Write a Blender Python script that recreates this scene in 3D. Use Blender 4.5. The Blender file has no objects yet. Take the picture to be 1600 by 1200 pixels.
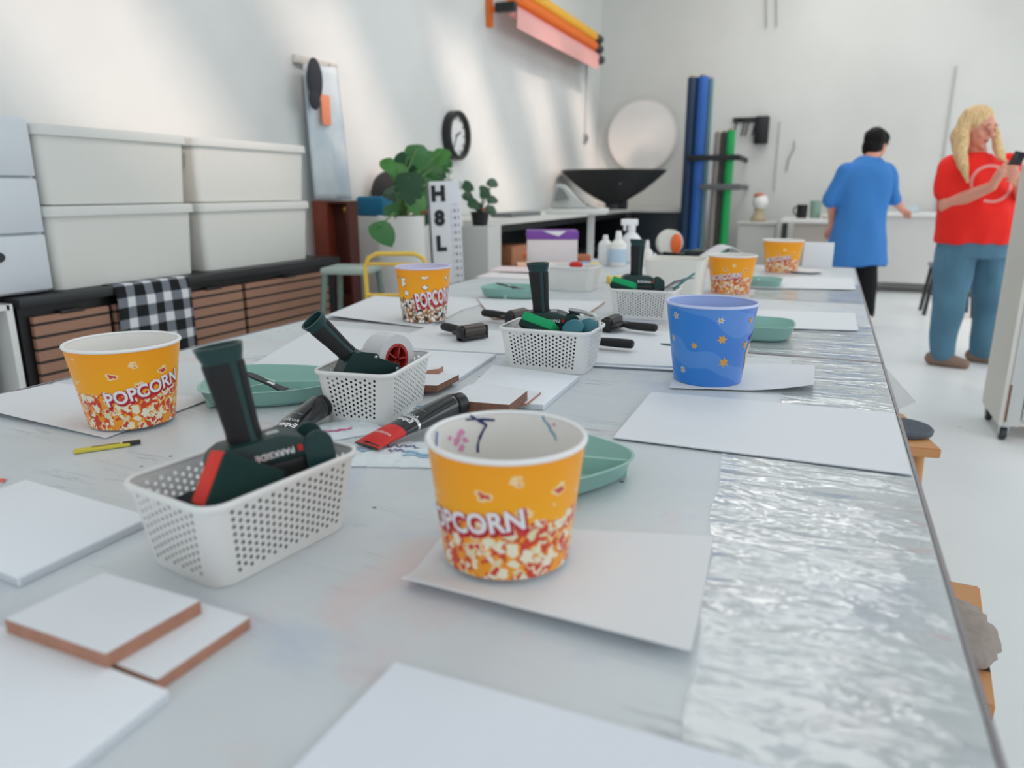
import bpy, bmesh, math, random
import numpy as np
from mathutils import Vector, Matrix, noise
from mathutils.bvhtree import BVHTree
random.seed(7)
scene = bpy.context.scene
COL = scene.collection
PI = math.pi
R = math.radians

# ------------------------------------------------------------------ camera
F = 1150.0                      # focal length in pixels of the 1600 wide frame
TH = math.atan(302 / F)         # looking down
YAW = R(22.8)                   # turned left of the table's long direction (+Y)
CAM = Vector((0, 0, 1.15))
TZ = 0.75                       # table top
cd = bpy.data.cameras.new('camera')
cam = bpy.data.objects.new('camera', cd)
COL.objects.link(cam)
cam.location = CAM
cam.rotation_euler = (PI / 2 - TH, 0, YAW)
cd.sensor_fit = 'HORIZONTAL'
cd.sensor_width = 36
cd.lens = 36 * F / 1600
cd.clip_start = 0.02
cd.dof.use_dof = True
cd.dof.focus_distance = 1.45
cd.dof.aperture_fstop = 3.0
scene.camera = cam

# ------------------------------------------------------------------ world, sun, lights
scene.view_settings.view_transform = 'Standard'
scene.view_settings.look = 'None'
scene.view_settings.gamma = 1
scene.view_settings.use_curve_mapping = False
scene.view_settings.exposure = 0.1
w = bpy.data.worlds.new('daylight')
scene.world = w
w.use_nodes = True
bg = w.node_tree.nodes['Background']
bg.inputs[0].default_value = (0.84, 0.93, 1.0, 1)
bg.inputs[1].default_value = 1.08


def light(name, kind, loc, energy, color=(1, 1, 1), direction=None, **kw):
    d = bpy.data.lights.new(name, kind)
    d.energy = energy
    d.color = color
    for k, v in kw.items():
        setattr(d, k, v)
    o = bpy.data.objects.new(name, d)
    COL.objects.link(o)
    o.location = loc
    if direction:
        o.rotation_euler = Vector(direction).to_track_quat('-Z', 'Y').to_euler()
    return o


SUN = (-1.0, 0.8, -1.0)
light('sun', 'SUN', (3, -3, 8), 2.05, (1.0, 0.77, 0.67), SUN, angle=R(6))
for yy, watt in ((1.4, 5), (5.0, 24), (8.6, 40)):  # unseen overhead area lights without fixtures, added to brighten the room
    light('overhead_fill', 'AREA', (-0.1, yy, 4.35), watt, (1, 0.98, 0.95), (0, 0, -1), shape='RECTANGLE', size=2.2, size_y=1.6)
light('window_daylight', 'AREA', (4.3, 5.0, 2.3), 70, (0.93, 0.97, 1.0), (-1, 0, -0.1), shape='RECTANGLE', size=10.0, size_y=2.4)

# ------------------------------------------------------------------ pixel rays (1600x1200 frame) onto known planes of the room
FW = Vector((-math.sin(YAW) * math.cos(TH), math.cos(YAW) * math.cos(TH), -math.sin(TH)))
RT = Vector((math.cos(YAW), math.sin(YAW), 0))
UP = RT.cross(FW)
FH = Vector((-math.sin(YAW), math.cos(YAW), 0))


def ray(x, y):
    return FW * F + RT * (x - 800) + UP * (600 - y)


def PZ(x, y, z=TZ):
    d = ray(x, y)
    return CAM + d * ((z - CAM.z) / d.z)


def PX(x, y, X0):
    d = ray(x, y)
    return CAM + d * ((X0 - CAM.x) / d.x)


def PY(x, y, Y0):
    d = ray(x, y)
    return CAM + d * ((Y0 - CAM.y) / d.y)


# ------------------------------------------------------------------ materials
def lin(c):
    return tuple((v / 255 / 12.92) if v <= 10 else ((v / 255 + 0.055) / 1.055) ** 2.4 for v in c)


MATS = {}


def mat(name, rgb, rough=0.5, metal=0.0, spec=0.5, coat=0.0, bump=None, vary=None, trans=0.0, alpha=None, sheen=0.0):
    """procedural principled material; bump=(scale,strength); vary=(scale,amount)"""
    if name in MATS:
        return MATS[name]
    m = bpy.data.materials.new(name)
    m.use_nodes = True
    nt = m.node_tree
    b = nt.nodes['Principled BSDF']
    c = lin(rgb) + (1,)
    b.inputs['Base Color'].default_value = c
    b.inputs['Roughness'].default_value = rough
    b.inputs['Metallic'].default_value = metal
    b.inputs['Specular IOR Level'].default_value = spec
    b.inputs['Coat Weight'].default_value = coat
    b.inputs['Transmission Weight'].default_value = trans
    b.inputs['Sheen Weight'].default_value = sheen
    if alpha is not None:
        b.inputs['Alpha'].default_value = alpha
    if bump or vary:
        tc = nt.nodes.new('ShaderNodeTexCoord')
    if vary:
        n = nt.nodes.new('ShaderNodeTexNoise')
        n.inputs['Scale'].default_value = vary[0]
        n.inputs['Detail'].default_value = 4
        nt.links.new(tc.outputs['Object'], n.inputs['Vector'])
        mx = nt.nodes.new('ShaderNodeMix')
        mx.data_type = 'RGBA'
        mx.inputs['A'].default_value = tuple(v * (1 - vary[1]) for v in c[:3]) + (1,)
        mx.inputs['B'].default_value = tuple(min(1, v * (1 + vary[1])) for v in c[:3]) + (1,)
        nt.links.new(n.outputs['Fac'], mx.inputs['Factor'])
        nt.links.new(mx.outputs['Result'], b.inputs['Base Color'])
    if bump:
        n2 = nt.nodes.new('ShaderNodeTexNoise')
        n2.inputs['Scale'].default_value = bump[0]
        n2.inputs['Detail'].default_value = 3
        nt.links.new(tc.outputs['Object'], n2.inputs['Vector'])
        bp = nt.nodes.new('ShaderNodeBump')
        bp.inputs['Strength'].default_value = bump[1]
        bp.inputs['Distance'].default_value = 0.002
        nt.links.new(n2.outputs['Fac'], bp.inputs['Height'])
        nt.links.new(bp.outputs['Normal'], b.inputs['Normal'])
    MATS[name] = m
    return m


class NT:
    """tiny helper to wire node materials"""
    def __init__(s, name):
        s.m = bpy.data.materials.new(name)
        s.m.use_nodes = True
        s.t = s.m.node_tree
        s.b = s.t.nodes['Principled BSDF']

    def n(s, kind, **kw):
        nd = s.t.nodes.new('ShaderNode' + kind)
        for k, v in kw.items():
            setattr(nd, k, v)
        return nd

    def l(s, a, b):
        s.t.links.new(a, b)

    def math(s, op, a, b=0.0, c=None):
        nd = s.n('Math', operation=op)
        for i, v in enumerate((a, b, c)):
            if v is None:
                continue
            if hasattr(v, 'links'):
                s.l(v, nd.inputs[i])
            else:
                nd.inputs[i].default_value = v
        return nd.outputs[0]

    def mix(s, f, a, b):
        nd = s.n('Mix', data_type='RGBA')
        for key, v in (('Factor', f), ('A', a), ('B', b)):
            if hasattr(v, 'links'):
                s.l(v, nd.inputs[key])
            elif key == 'Factor':
                nd.inputs[key].default_value = v
            else:
                nd.inputs[key].default_value = lin(v) + (1,)
        return nd.outputs['Result']

    def ramp(s, f, lo, hi):
        nd = s.n('MapRange')
        s.l(f, nd.inputs['Value'])
        nd.inputs['From Min'].default_value = lo
        nd.inputs['From Max'].default_value = hi
        return nd.outputs[0]


def noise_node(N, vec, scale, detail=4, rough=0.5, dist=0.0):
    n = N.n('TexNoise')
    n.inputs['Scale'].default_value = scale
    n.inputs['Detail'].default_value = detail
    n.inputs['Roughness'].default_value = rough
    n.inputs['Distortion'].default_value = dist
    N.l(vec, n.inputs['Vector'])
    return n


def mapping(N, src, scale=(1, 1, 1), loc=(0, 0, 0), rot=(0, 0, 0)):
    mp = N.n('Mapping')
    mp.inputs['Scale'].default_value = scale
    mp.inputs['Location'].default_value = loc
    mp.inputs['Rotation'].default_value = rot
    N.l(src, mp.inputs['Vector'])
    return mp.outputs[0]


# ------------------------------------------------------------------ mesh helpers
def add_box(bm, lo, hi, bevel=0.0, mi=0, M=None, seg=2):
    c = [(a + b) / 2 for a, b in zip(lo, hi)]
    s = [abs(b - a) for a, b in zip(lo, hi)]
    mt = Matrix.Translation(c) @ Matrix.Diagonal((*s, 1))
    if M is not None:
        mt = M @ mt
    g = bmesh.ops.create_cube(bm, size=1, matrix=mt)
    vs = g['verts']
    fs = list({f for v in vs for f in v.link_faces})
    for f in fs:
        f.material_index = mi
    if bevel > 0:
        es = list({e for v in vs for e in v.link_edges})
        r = bmesh.ops.bevel(bm, geom=es, offset=bevel, segments=seg, affect='EDGES', profile=0.5)
        for f in r['faces']:
            f.material_index = mi


def add_loft(bm, rings, cap0=True, cap1=True, closed=True, mi=0):
    vr = [[bm.verts.new(p) for p in ring] for ring in rings]
    n = len(rings[0])
    for a, b in zip(vr, vr[1:]):
        for i in range(n if closed else n - 1):
            j = (i + 1) % n
            f = bm.faces.new((a[i], a[j], b[j], b[i]))
            f.material_index = mi
    if cap0 and closed:
        bm.faces.new(list(reversed(vr[0]))).material_index = mi
    if cap1 and closed:
        bm.faces.new(vr[-1]).material_index = mi
    return vr


def add_lathe(bm, profile, n=32, mi=0, M=None, cap0=True, cap1=True):
    rings = []
    for r, z in profile:
        ring = [Vector((r * math.cos(2 * PI * k / n), r * math.sin(2 * PI * k / n), z)) for k in range(n)]
        if M is not None:
            ring = [M @ p for p in ring]
        rings.append(ring)
    add_loft(bm, rings, cap0, cap1, True, mi)


def axis_matrix(p, d):
    q = Vector(d).to_track_quat('Z', 'Y')
    return Matrix.Translation(p) @ q.to_matrix().to_4x4()


def add_cyl(bm, p0, p1, r0, r1=None, n=20, mi=0, bevel=0.0):
    p0 = Vector(p0)
    p1 = Vector(p1)
    r1 = r0 if r1 is None else r1
    L = (p1 - p0).length
    M = axis_matrix(p0, p1 - p0)
    if bevel:
        prof = [(r0 - bevel, 0), (r0, bevel), (r1, L - bevel), (r1 - bevel, L)]
    else:
        prof = [(r0, 0), (r1, L)]
    add_lathe(bm, prof, n, mi, M)


def add_tube(bm, pts, rad, n=8, mi=0, cap=True):
    pts = [Vector(p) for p in pts]
    if not hasattr(rad, '__len__'):
        rad = [rad] * len(pts)
    rings = []
    up = Vector((0, 0, 1))
    prev = None
    for i, p in enumerate(pts):
        t = (pts[min(i + 1, len(pts) - 1)] - pts[max(i - 1, 0)]).normalized()
        if prev is None:
            a = t.cross(up)
            if a.length < 1e-3:
                a = t.cross(Vector((1, 0, 0)))
            a.normalize()
        else:
            a = (prev - t * prev.dot(t)).normalized()
        prev = a
        b = t.cross(a)
        rings.append([p + (a * math.cos(2 * PI * k / n) + b * math.sin(2 * PI * k / n)) * rad[i] for k in range(n)])
    add_loft(bm, rings, cap, cap, True, mi)


def add_prism(bm, poly, z0, z1, mi=0, M=None, mi_top=None):
    a = [Vector((x, y, z0)) for x, y in poly]
    b = [Vector((x, y, z1)) for x, y in poly]
    if M is not None:
        a = [M @ p for p in a]
        b = [M @ p for p in b]
    va = [bm.verts.new(p) for p in a]
    vb = [bm.verts.new(p) for p in b]
    n = len(poly)
    for i in range(n):
        bm.faces.new((va[i], va[(i + 1) % n], vb[(i + 1) % n], vb[i])).material_index = mi
    bm.faces.new(list(reversed(va))).material_index = mi
    bm.faces.new(vb).material_index = mi if mi_top is None else mi_top


def add_ball(bm, c, r, mi=0, seg=14, rot=None):
    if not hasattr(r, '__len__'):
        r = (r, r, r)
    M = Matrix.Translation(c)
    if rot is not None:
        M = M @ rot.to_4x4()
    M = M @ Matrix.Diagonal((*r, 1))
    g = bmesh.ops.create_uvsphere(bm, u_segments=seg, v_segments=max(6, seg * 2 // 3), radius=1, matrix=M)
    for f in {f for v in g['verts'] for f in v.link_faces}:
        f.material_index = mi


def rrect(a, b, r, n=6):
    pts = []
    for cx, cy, t0 in ((a - r, b - r, 0), (-a + r, b - r, 90), (-a + r, -b + r, 180), (a - r, -b + r, 270)):
        for k in range(n + 1):
            t = R(t0 + 90 * k / n)
            pts.append((cx + r * math.cos(t), cy + r * math.sin(t)))
    return pts


def new():
    return bmesh.new()


def finish_mesh(name, bm, mats, smooth=35):
    bmesh.ops.recalc_face_normals(bm, faces=bm.faces[:])
    me = bpy.data.meshes.new(name)
    bm.to_mesh(me)
    bm.free()
    for m in (mats if isinstance(mats, (list, tuple)) else [mats]):
        me.materials.append(m)
    if smooth:
        for p in me.polygons:
            p.use_smooth = True
        me.set_sharp_from_angle(angle=R(smooth))
    return me


def obj(name, bm, mats, parent=None, loc=None, rot=None, smooth=35):
    me = finish_mesh(name, bm, mats, smooth) if isinstance(bm, bmesh.types.BMesh) else bm
    o = bpy.data.objects.new(name, me)
    COL.objects.link(o)
    if parent:
        o.parent = parent
    if loc is not None:
        o.location = loc
    if rot is not None:
        o.rotation_euler = rot
    return o


def tag(o, label, cat, group=None, kind=None):
    o['label'] = label
    o['category'] = cat
    if group:
        o['group'] = group
    if kind:
        o['kind'] = kind
    return o


def thing(name, label, cat, loc=(0, 0, 0), rotz=0.0, group=None, rot=None):
    o = bpy.data.objects.new(name, None)
    o.empty_display_size = 0.05
    COL.objects.link(o)
    o.location = loc
    o.rotation_euler = rot if rot else (0, 0, rotz)
    return tag(o, label, cat, group)


def struct(name, bm, m, smooth=0):
    o = obj(name, bm, m, smooth=smooth)
    o['kind'] = 'structure'
    return o


def dup(root, loc, rotz, label, group=None, rot=None):
    def cp(o, par):
        c = o.copy()
        COL.objects.link(c)
        if par:
            c.parent = par
        for ch in list(o.children):
            cp(ch, c)
        return c
    r = cp(root, None)
    r.location = loc
    r.rotation_euler = rot if rot else (0, 0, rotz)
    r['label'] = label
    if group:
        r['group'] = group
    return r


def text_bm(body, size, bold=0.0, cell=None, ext=0.0, shear=0.0):
    cu = bpy.data.curves.new('t', 'FONT')
    cu.body = body
    cu.size = size
    cu.align_x = 'CENTER'
    cu.align_y = 'CENTER'
    cu.offset = bold
    cu.extrude = ext
    cu.shear = shear
    cu.resolution_u = 3
    o = bpy.data.objects.new('t', cu)
    COL.objects.link(o)
    dg = bpy.context.evaluated_depsgraph_get()
    me = bpy.data.meshes.new_from_object(o.evaluated_get(dg))
    bpy.data.objects.remove(o)
    bpy.data.curves.remove(cu)
    bm = bmesh.new()
    bm.from_mesh(me)
    bpy.data.meshes.remove(me)
    if cell:
        for _ in range(4):
            bmesh.ops.triangulate(bm, faces=bm.faces[:])
            es = [e for e in bm.edges if e.calc_length() > cell]
            if not es:
                break
            bmesh.ops.subdivide_edges(bm, edges=es, cuts=1)
        bmesh.ops.triangulate(bm, faces=bm.faces[:])
    return bm


def modifier_mesh(bm, mods, name='tmp'):
    """apply a list of (type, dict) modifiers to a bmesh, return a Mesh"""
    me = bpy.data.meshes.new(name)
    bm.to_mesh(me)
    bm.free()
    o = bpy.data.objects.new(name, me)
    COL.objects.link(o)
    for t, kw in mods:
        md = o.modifiers.new(t, t)
        for k, v in kw.items():
            setattr(md, k, v)
    dg = bpy.context.evaluated_depsgraph_get()
    out = bpy.data.meshes.new_from_object(o.evaluated_get(dg))
    bpy.data.objects.remove(o)
    bpy.data.meshes.remove(me)
    out.name = name
    return out


# shared plain materials
WHITE = mat('white_paint', (226, 227, 226), 0.45)
PLASTIC = mat('white_plastic', (232, 231, 228), 0.4)
PAPER = mat('white_paper', (230, 234, 242), 0.75, bump=(350, 0.05))
CREAM = mat('cream_paper', (229, 231, 234), 0.8, bump=(200, 0.08))
BLACK = mat('black_plastic', (20, 21, 23), 0.38)
RUBBER = mat('black_rubber', (22, 24, 25), 0.7)
TEAL = mat('dark_teal_plastic', (12, 54, 54), 0.42)
STEEL = mat('steel', (190, 192, 194), 0.28, 1.0)
GREY = mat('grey_paint', (150, 154, 156), 0.5)
DARK = mat('dark_grey', (42, 44, 47), 0.5)
SAGE = mat('sage_green_melamine', (150, 194, 184), 0.35)
MDF = mat('reddish_wood_edge', (176, 126, 104), 0.7, vary=(60, 0.25))
MDF2 = mat('brown_wood_edge', (128, 84, 64), 0.7, vary=(60, 0.3))
RED = mat('red_plastic', (190, 30, 30), 0.4)
LETTER = mat('white_print', (240, 240, 240), 0.6)
INK = mat('black_print', (25, 26, 30), 0.6)
# ================================================================== ROOM
XL, YB, ZC = -3.1, 10.5, 4.5


def wall_mat(name, rgb, dirt=0.03):
    N = NT(name)
    tc = N.n('TexCoord')
    n = noise_node(N, tc.outputs['Object'], 0.9, 5)
    c = tuple(v * (1 - dirt * 2.2) for v in rgb)
    N.l(N.mix(N.ramp(n.outputs['Fac'], 0.35, 0.7), rgb, c), N.b.inputs['Base Color'])
    N.b.inputs['Roughness'].default_value = 0.75
    n2 = noise_node(N, tc.outputs['Object'], 90, 3)
    bp = N.n('Bump')
    bp.inputs['Strength'].default_value = 0.05
    N.l(n2.outputs['Fac'], bp.inputs['Height'])
    N.l(bp.outputs['Normal'], N.b.inputs['Normal'])
    return N.m


WALLM = wall_mat('wall_white', (226, 228, 226))
BACKM = wall_mat('back_wall_white', (224, 224, 220), 0.02)
bm = new()
add_box(bm, (XL - 0.2, -4, 0), (XL, YB + 0.2, ZC))
struct('wall_left', bm, WALLM)
bm = new()
add_box(bm, (XL, YB, 0), (5.0, YB + 0.2, ZC))
struct('wall_back', bm, BACKM)
# right wall with tall daylight openings, never in the frame
bm = new()
add_box(bm, (4.6, -4, 0), (4.8, YB, 0.9))
add_box(bm, (4.6, -4, 3.7), (4.8, YB, ZC))
for y in (-4, -0.6, 2.8, 6.2, 9.6):
    add_box(bm, (4.6, y, 0.9), (4.8, y + 0.5, 3.7))
struct('wall_right', bm, WALLM)
# ceiling with a row of rooflights
bm = new()
add_box(bm, (XL - 0.2, -4, ZC), (-1.0, YB + 0.2, ZC + 0.2))
add_box(bm, (0.75, -4, ZC), (5.0, YB + 0.2, ZC + 0.2))
edges = [-4.0]
for ya_, yb_ in ((-2.2, -1.1), (-0.25, 0.9), (1.75, 2.73), (3.82, 4.80), (5.65, 6.63), (7.25, 8.23)):
    edges += [ya_, yb_]
edges.append(YB + 0.2)
for a, b in zip(edges[0::2], edges[1::2]):
    add_box(bm, (-1.0, a, ZC), (1.3, b, ZC + 0.2))
struct('ceiling', bm, WALLM)

N = NT('painted_floor')
tc = N.n('TexCoord')
n = noise_node(N, tc.outputs['Object'], 1.3, 5)
col = N.mix(N.ramp(n.outputs['Fac'], 0.3, 0.7), (234, 238, 238), (224, 229, 230))
n3 = noise_node(N, tc.outputs['Object'], 26, 2)
col = N.mix(N.math('GREATER_THAN', n3.outputs['Fac'], 0.76), col, (150, 150, 150))
N.l(col, N.b.inputs['Base Color'])
N.l(N.ramp(n.outputs['Fac'], -1.0, 3.0), N.b.inputs['Roughness'])
floor_m = N.m
bm = new()
add_box(bm, (XL - 0.2, -4, -0.1), (5.0, YB + 0.2, 0))
struct('floor', bm, floor_m)
bm = new()
add_box(bm, (XL, -4, 0), (XL + 0.015, YB, 0.09))
struct('baseboard_left', bm, WHITE)
bm = new()
add_box(bm, (XL + 0.02, YB - 0.015, 0), (4.6, YB, 0.09))
struct('baseboard_back', bm, WHITE)


def conduit(pts, r, label):
    bm = new()
    add_tube(bm, pts, r, 8)
    o = obj('cable_conduit', bm, mat('conduit_grey', (196, 198, 196), 0.5))
    return tag(o, label, 'conduit')


p = PX(913, 216, XL)
conduit([(XL + 0.015, p.y, p.z + 0.05), (XL + 0.015, p.y, 3.1)], 0.012, 'thin pale conduit running up the left wall from the switch box near the corner')
t = thing('switch_box', 'small grey switch box on the left wall near the room corner', 'switch', (XL, p.y, p.z))
bm = new(); add_box(bm, (0, -0.05, -0.06), (0.035, 0.05, 0.06), 0.008); obj('box', bm, GREY, t)
bm = new(); add_box(bm, (0.03, -0.025, -0.03), (0.045, 0.025, 0.03), 0.004); obj('rocker', bm, DARK, t)
p = PY(1475, 240, YB)
conduit([(p.x, YB - 0.012, 0.9), (p.x, YB - 0.012, 2.55)], 0.012, 'thin white conduit on the back wall between the two people')
p = PY(1215, 240, YB)
conduit([(p.x, YB - 0.012, 1.15), (p.x, YB - 0.012, 2.0)], 0.010, 'thin conduit on the back wall right of the black wall device')
p = PY(1240, 230, YB)
bm = new()
add_tube(bm, [(p.x, YB - 0.012, p.z + 0.07), (p.x + 0.01, YB - 0.02, p.z - 0.02), (p.x - 0.05, YB - 0.015, p.z - 0.16), (p.x - 0.06, YB - 0.012, p.z - 0.3)], 0.008, 6)
tag(obj('wall_cable', bm, GREY), 'grey cable end hanging on the back wall left of the person in blue', 'cable')
# rope pair hanging high on the back wall
p = PY(1213, 18, YB)
bm = new()
for dx in (-0.12, 0.0):
    add_tube(bm, [(p.x + dx - 0.05, YB - 0.02, 3.9), (p.x + dx, YB - 0.03, p.z + 0.05), (p.x + dx + 0.02, YB - 0.03, p.z - 0.18)], 0.008, 6)
tag(obj('rope', bm, mat('cord_grey', (170, 170, 160), 0.8)), 'thin looped cord hanging high on the back wall at the top of the photo', 'rope')

# ================================================================== WORK TABLES
def table_mat(name, light_c, dark_c, rough):
    N = NT(name)
    tc = N.n('TexCoord')
    P = tc.outputs['Object']
    n = noise_node(N, P, 2.2, 5, 0.6)
    col = N.mix(N.ramp(n.outputs['Fac'], 0.35, 0.68), light_c, dark_c)
    # worn scratches along the table
    s = noise_node(N, mapping(N, P, (5, 34, 1), rot=(0, 0, 0.10)), 2.0, 7, 0.72, 0.6)
    zone = noise_node(N, P, 2.6, 2)
    m = N.math('MULTIPLY', N.ramp(s.outputs['Fac'], 0.54, 0.66), N.ramp(zone.outputs['Fac'], 0.50, 0.64))
    col = N.mix(N.math('MULTIPLY', m, 0.80), col, (108, 112, 124))
    # pale colour smears
    c1 = noise_node(N, mapping(N, P, (1, 1.4, 1), (3, 1, 0)), 4.2, 4, 0.6, 0.8)
    col = N.mix(N.math('MULTIPLY', N.ramp(c1.outputs['Fac'], 0.57, 0.72), 0.50), col, (172, 186, 214))
    c2 = noise_node(N, mapping(N, P, (1, 1.2, 1), (8, 5, 0)), 3.6, 4, 0.6, 0.8)
    col = N.mix(N.math('MULTIPLY', N.ramp(c2.outputs['Fac'], 0.58, 0.74), 0.50), col, (226, 188, 186))
    # specks of dried paint
    v = N.n('TexVoronoi')
    v.inputs['Scale'].default_value = 22
    N.l(P, v.inputs['Vector'])
    rnd = N.n('SeparateColor')
    N.l(v.outputs['Color'], rnd.inputs[0])
    sp = N.math('MULTIPLY', N.math('LESS_THAN', v.outputs['Distance'], 0.07), N.math('GREATER_THAN', rnd.outputs[0], 0.72))
    col = N.mix(sp, col, (70, 76, 88))
    N.l(col, N.b.inputs['Base Color'])
    N.b.inputs['Roughness'].default_value = rough
    b1 = noise_node(N, P, 40, 4)
    bp = N.n('Bump')
    bp.inputs['Strength'].default_value = 0.12
    bp.inputs['Distance'].default_value = 0.003
    N.l(b1.outputs['Fac'], bp.inputs['Height'])
    N.l(bp.outputs['Normal'], N.b.inputs['Normal'])
    return N.m


TABLEM = table_mat('stained_white_table', (214, 219, 222), (201, 207, 210), 0.38)
TX0, TX1 = -1.51, 0.152
Y0, YJ, YE = -0.5, 1.925, 4.36


def work_table(y0, y1, label):
    t = thing('work_table', label, 'table', ((TX0 + TX1) / 2, (y0 + y1) / 2, 0))
    hx, hy = (TX1 - TX0) / 2, (y1 - y0) / 2
    bm = new(); add_box(bm, (-hx, -hy, TZ - 0.03), (hx, hy, TZ), 0.002, seg=1); obj('tabletop', bm, TABLEM, t)
    bm = new()
    for (a, b) in (((hx - 0.001, -hy), (hx + 0.004, hy)), ((-hx - 0.004, -hy), (-hx + 0.001, hy)), ((-hx, -hy - 0.004), (hx, -hy + 0.001)), ((-hx, hy - 0.001), (hx, hy + 0.004))):
        add_box(bm, (a[0], a[1], TZ - 0.032), (b[0], b[1], TZ + 0.002))
    obj('edge_trim', bm, mat('table_edge', (138, 132, 134), 0.4), t)
    bm = new()
    add_box(bm, (-hx + 0.10, -hy + 0.1, TZ - 0.1), (hx - 0.10, -hy + 0.13, TZ - 0.03)); add_box(bm, (-hx + 0.10, hy - 0.13, TZ - 0.1), (hx - 0.10, hy - 0.1, TZ - 0.03))
    add_box(bm, (-hx + 0.10, -hy + 0.1, TZ - 0.1), (-hx + 0.13, hy - 0.1, TZ - 0.03)); add_box(bm, (hx - 0.13, -hy + 0.1, TZ - 0.1), (hx - 0.10, hy - 0.1, TZ - 0.03))
    obj('frame', bm, GREY, t)
    for sx in (-1, 1):
        for sy in (-1, 1):
            bm = new(); cx, cy = sx * (hx - 0.13), sy * (hy - 0.13)
            add_box(bm, (cx - 0.025, cy - 0.025, 0), (cx + 0.025, cy + 0.025, TZ - 0.03), 0.004)
            obj('leg', bm, GREY, t)
    return t


work_table(Y0, YJ - 0.004, 'near white work table with wrinkled film on its right side and paint stains')
work_table(YJ + 0.006, YE, 'far white work table beyond the narrow joint, covered with art supplies')

# wrinkled clear film lying on the right side of each table
N = NT('wrinkled_film')
tc = N.n('TexCoord')
P = tc.outputs['Object']
n1 = noise_node(N, mapping(N, P, (3.6, 10, 1), rot=(0, 0, 0.10)), 1.0, 3, 0.5, 1.2)
n2 = noise_node(N, mapping(N, P, (9, 26, 1), rot=(0, 0, -0.15)), 1.0, 3, 0.5, 1.0)
h = N.math('ADD', n1.outputs['Fac'], N.math('MULTIPLY', n2.outputs['Fac'], 0.30))
bp = N.n('Bump')
bp.inputs['Strength'].default_value = 0.55
bp.inputs['Distance'].default_value = 0.018
N.l(h, bp.inputs['Height'])
N.b.inputs['Base Color'].default_value = lin((222, 228, 230)) + (1,)
N.b.inputs['Roughness'].default_value = 0.10
N.b.inputs['Coat Weight'].default_value = 1.0
N.b.inputs['Coat Roughness'].default_value = 0.06
N.b.inputs['Coat IOR'].default_value = 1.6
N.l(bp.outputs['Normal'], N.b.inputs['Coat Normal'])
N.b.inputs['Specular IOR Level'].default_value = 1.0
N.b.inputs['Alpha'].default_value = 0.55
N.l(bp.outputs['Normal'], N.b.inputs['Normal'])
FILM = N.m


def film(x0, x1, y0, y1, nx, ny, label, skew=0.0):
    bm = new()
    V = []
    for j in range(ny + 1):
        row = []
        for i in range(nx + 1):
            u, v = i / nx, j / ny
            y = y0 + (y1 - y0) * v
            xs = x0 + skew * (y - y0) + 0.012 * noise.noise((v * 7, 3.1, y0))
            x = xs + (x1 - xs) * u
            z = TZ + 0.0022 + 0.0009 * noise.noise((x * 12, y * 30, 1)) + 0.0005 * noise.noise((x * 30, y * 70, 4))
            row.append(bm.verts.new((x, y, z)))
        V.append(row)
    for j in range(ny):
        for i in range(nx):
            bm.faces.new((V[j][i], V[j][i + 1], V[j + 1][i + 1], V[j + 1][i]))
    o = obj('plastic_film', bm, FILM, smooth=80)
    tag(o, label, 'film')
    return o


film(-0.03, TX1 - 0.004, 0.10, 1.13, 50, 160, 'wide glossy wrinkled film on the near right table edge before the big panel', -0.085)
film(-0.05, TX1 - 0.004, 1.40, YJ - 0.01, 40, 100, 'strip of glossy wrinkled film between the big white panel and the table joint')
film(-0.16, TX1 - 0.004, YJ + 0.01, 2.47, 40, 80, 'strip of glossy wrinkled film just beyond the table joint at the right edge')
film(-0.25, TX1 - 0.004, 2.95, 3.55, 30, 60, 'far strip of glossy wrinkled film right of the distant yellow buckets')

# clear sheet corner poking out past the table edge at the joint
a, b, c = PZ(1380, 572, 0.70), PZ(1431, 630, 0.70), PZ(1405, 640, 0.70)
bm = new()
va = [bm.verts.new(p) for p in (a, b, c, Vector((a.x - 0.12, c.y, 0.70)), Vector((a.x - 0.12, a.y, 0.70)))]
f = bm.faces.new(va)
g = bmesh.ops.extrude_face_region(bm, geom=[f])
bmesh.ops.translate(bm, verts=[v for v in g['geom'] if isinstance(v, bmesh.types.BMVert)], vec=(0, 0, 0.003))
tag(obj('acrylic_sheet', bm, mat('frosted_acrylic', (205, 210, 212), 0.15, alpha=0.55), smooth=0), 'clear plastic sheet corner sticking out from under the table at the joint', 'sheet')


# ================================================================== SHEETS, PANELS AND BOARDS ON THE TABLES
def slab(name, label, cat, pts, z0, th, top, side=None, group=None, bev=0.0):
    """four top-surface corners given as points; thickness th down to z0"""
    if abs(z0 - TZ) < 1e-6:
        z0 += 0.0004
        th -= 0.0004
    c = sum(pts, Vector()) / 4
    o = Vector((c.x, c.y, z0))
    bm = new()
    add_prism(bm, [(p.x - o.x, p.y - o.y) for p in pts], 0, th, 1, None, 0)
    if bev:
        bmesh.ops.bevel(bm, geom=bm.edges[:], offset=bev, segments=2, affect='EDGES', profile=0.5)
    ob = obj(name, bm, [top, side or top], loc=o, smooth=30 if bev else 0)
    return tag(ob, label, cat, group)


def quad(px, z):
    return [PZ(x, y, z) for x, y in px]


def para(a, b, c, z, lb=None, lc=None):
    """parallelogram from corner a and edge pixels b, c (lengths may be overridden); squared up"""
    A, B, C_ = PZ(*a, z), PZ(*b, z), PZ(*c, z)
    u, v = B - A, C_ - A
    if lb: u = u.normalized() * lb
    if lc: v = v.normalized() * lc
    return [A, A + u, A + u + v, A + v]


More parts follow.
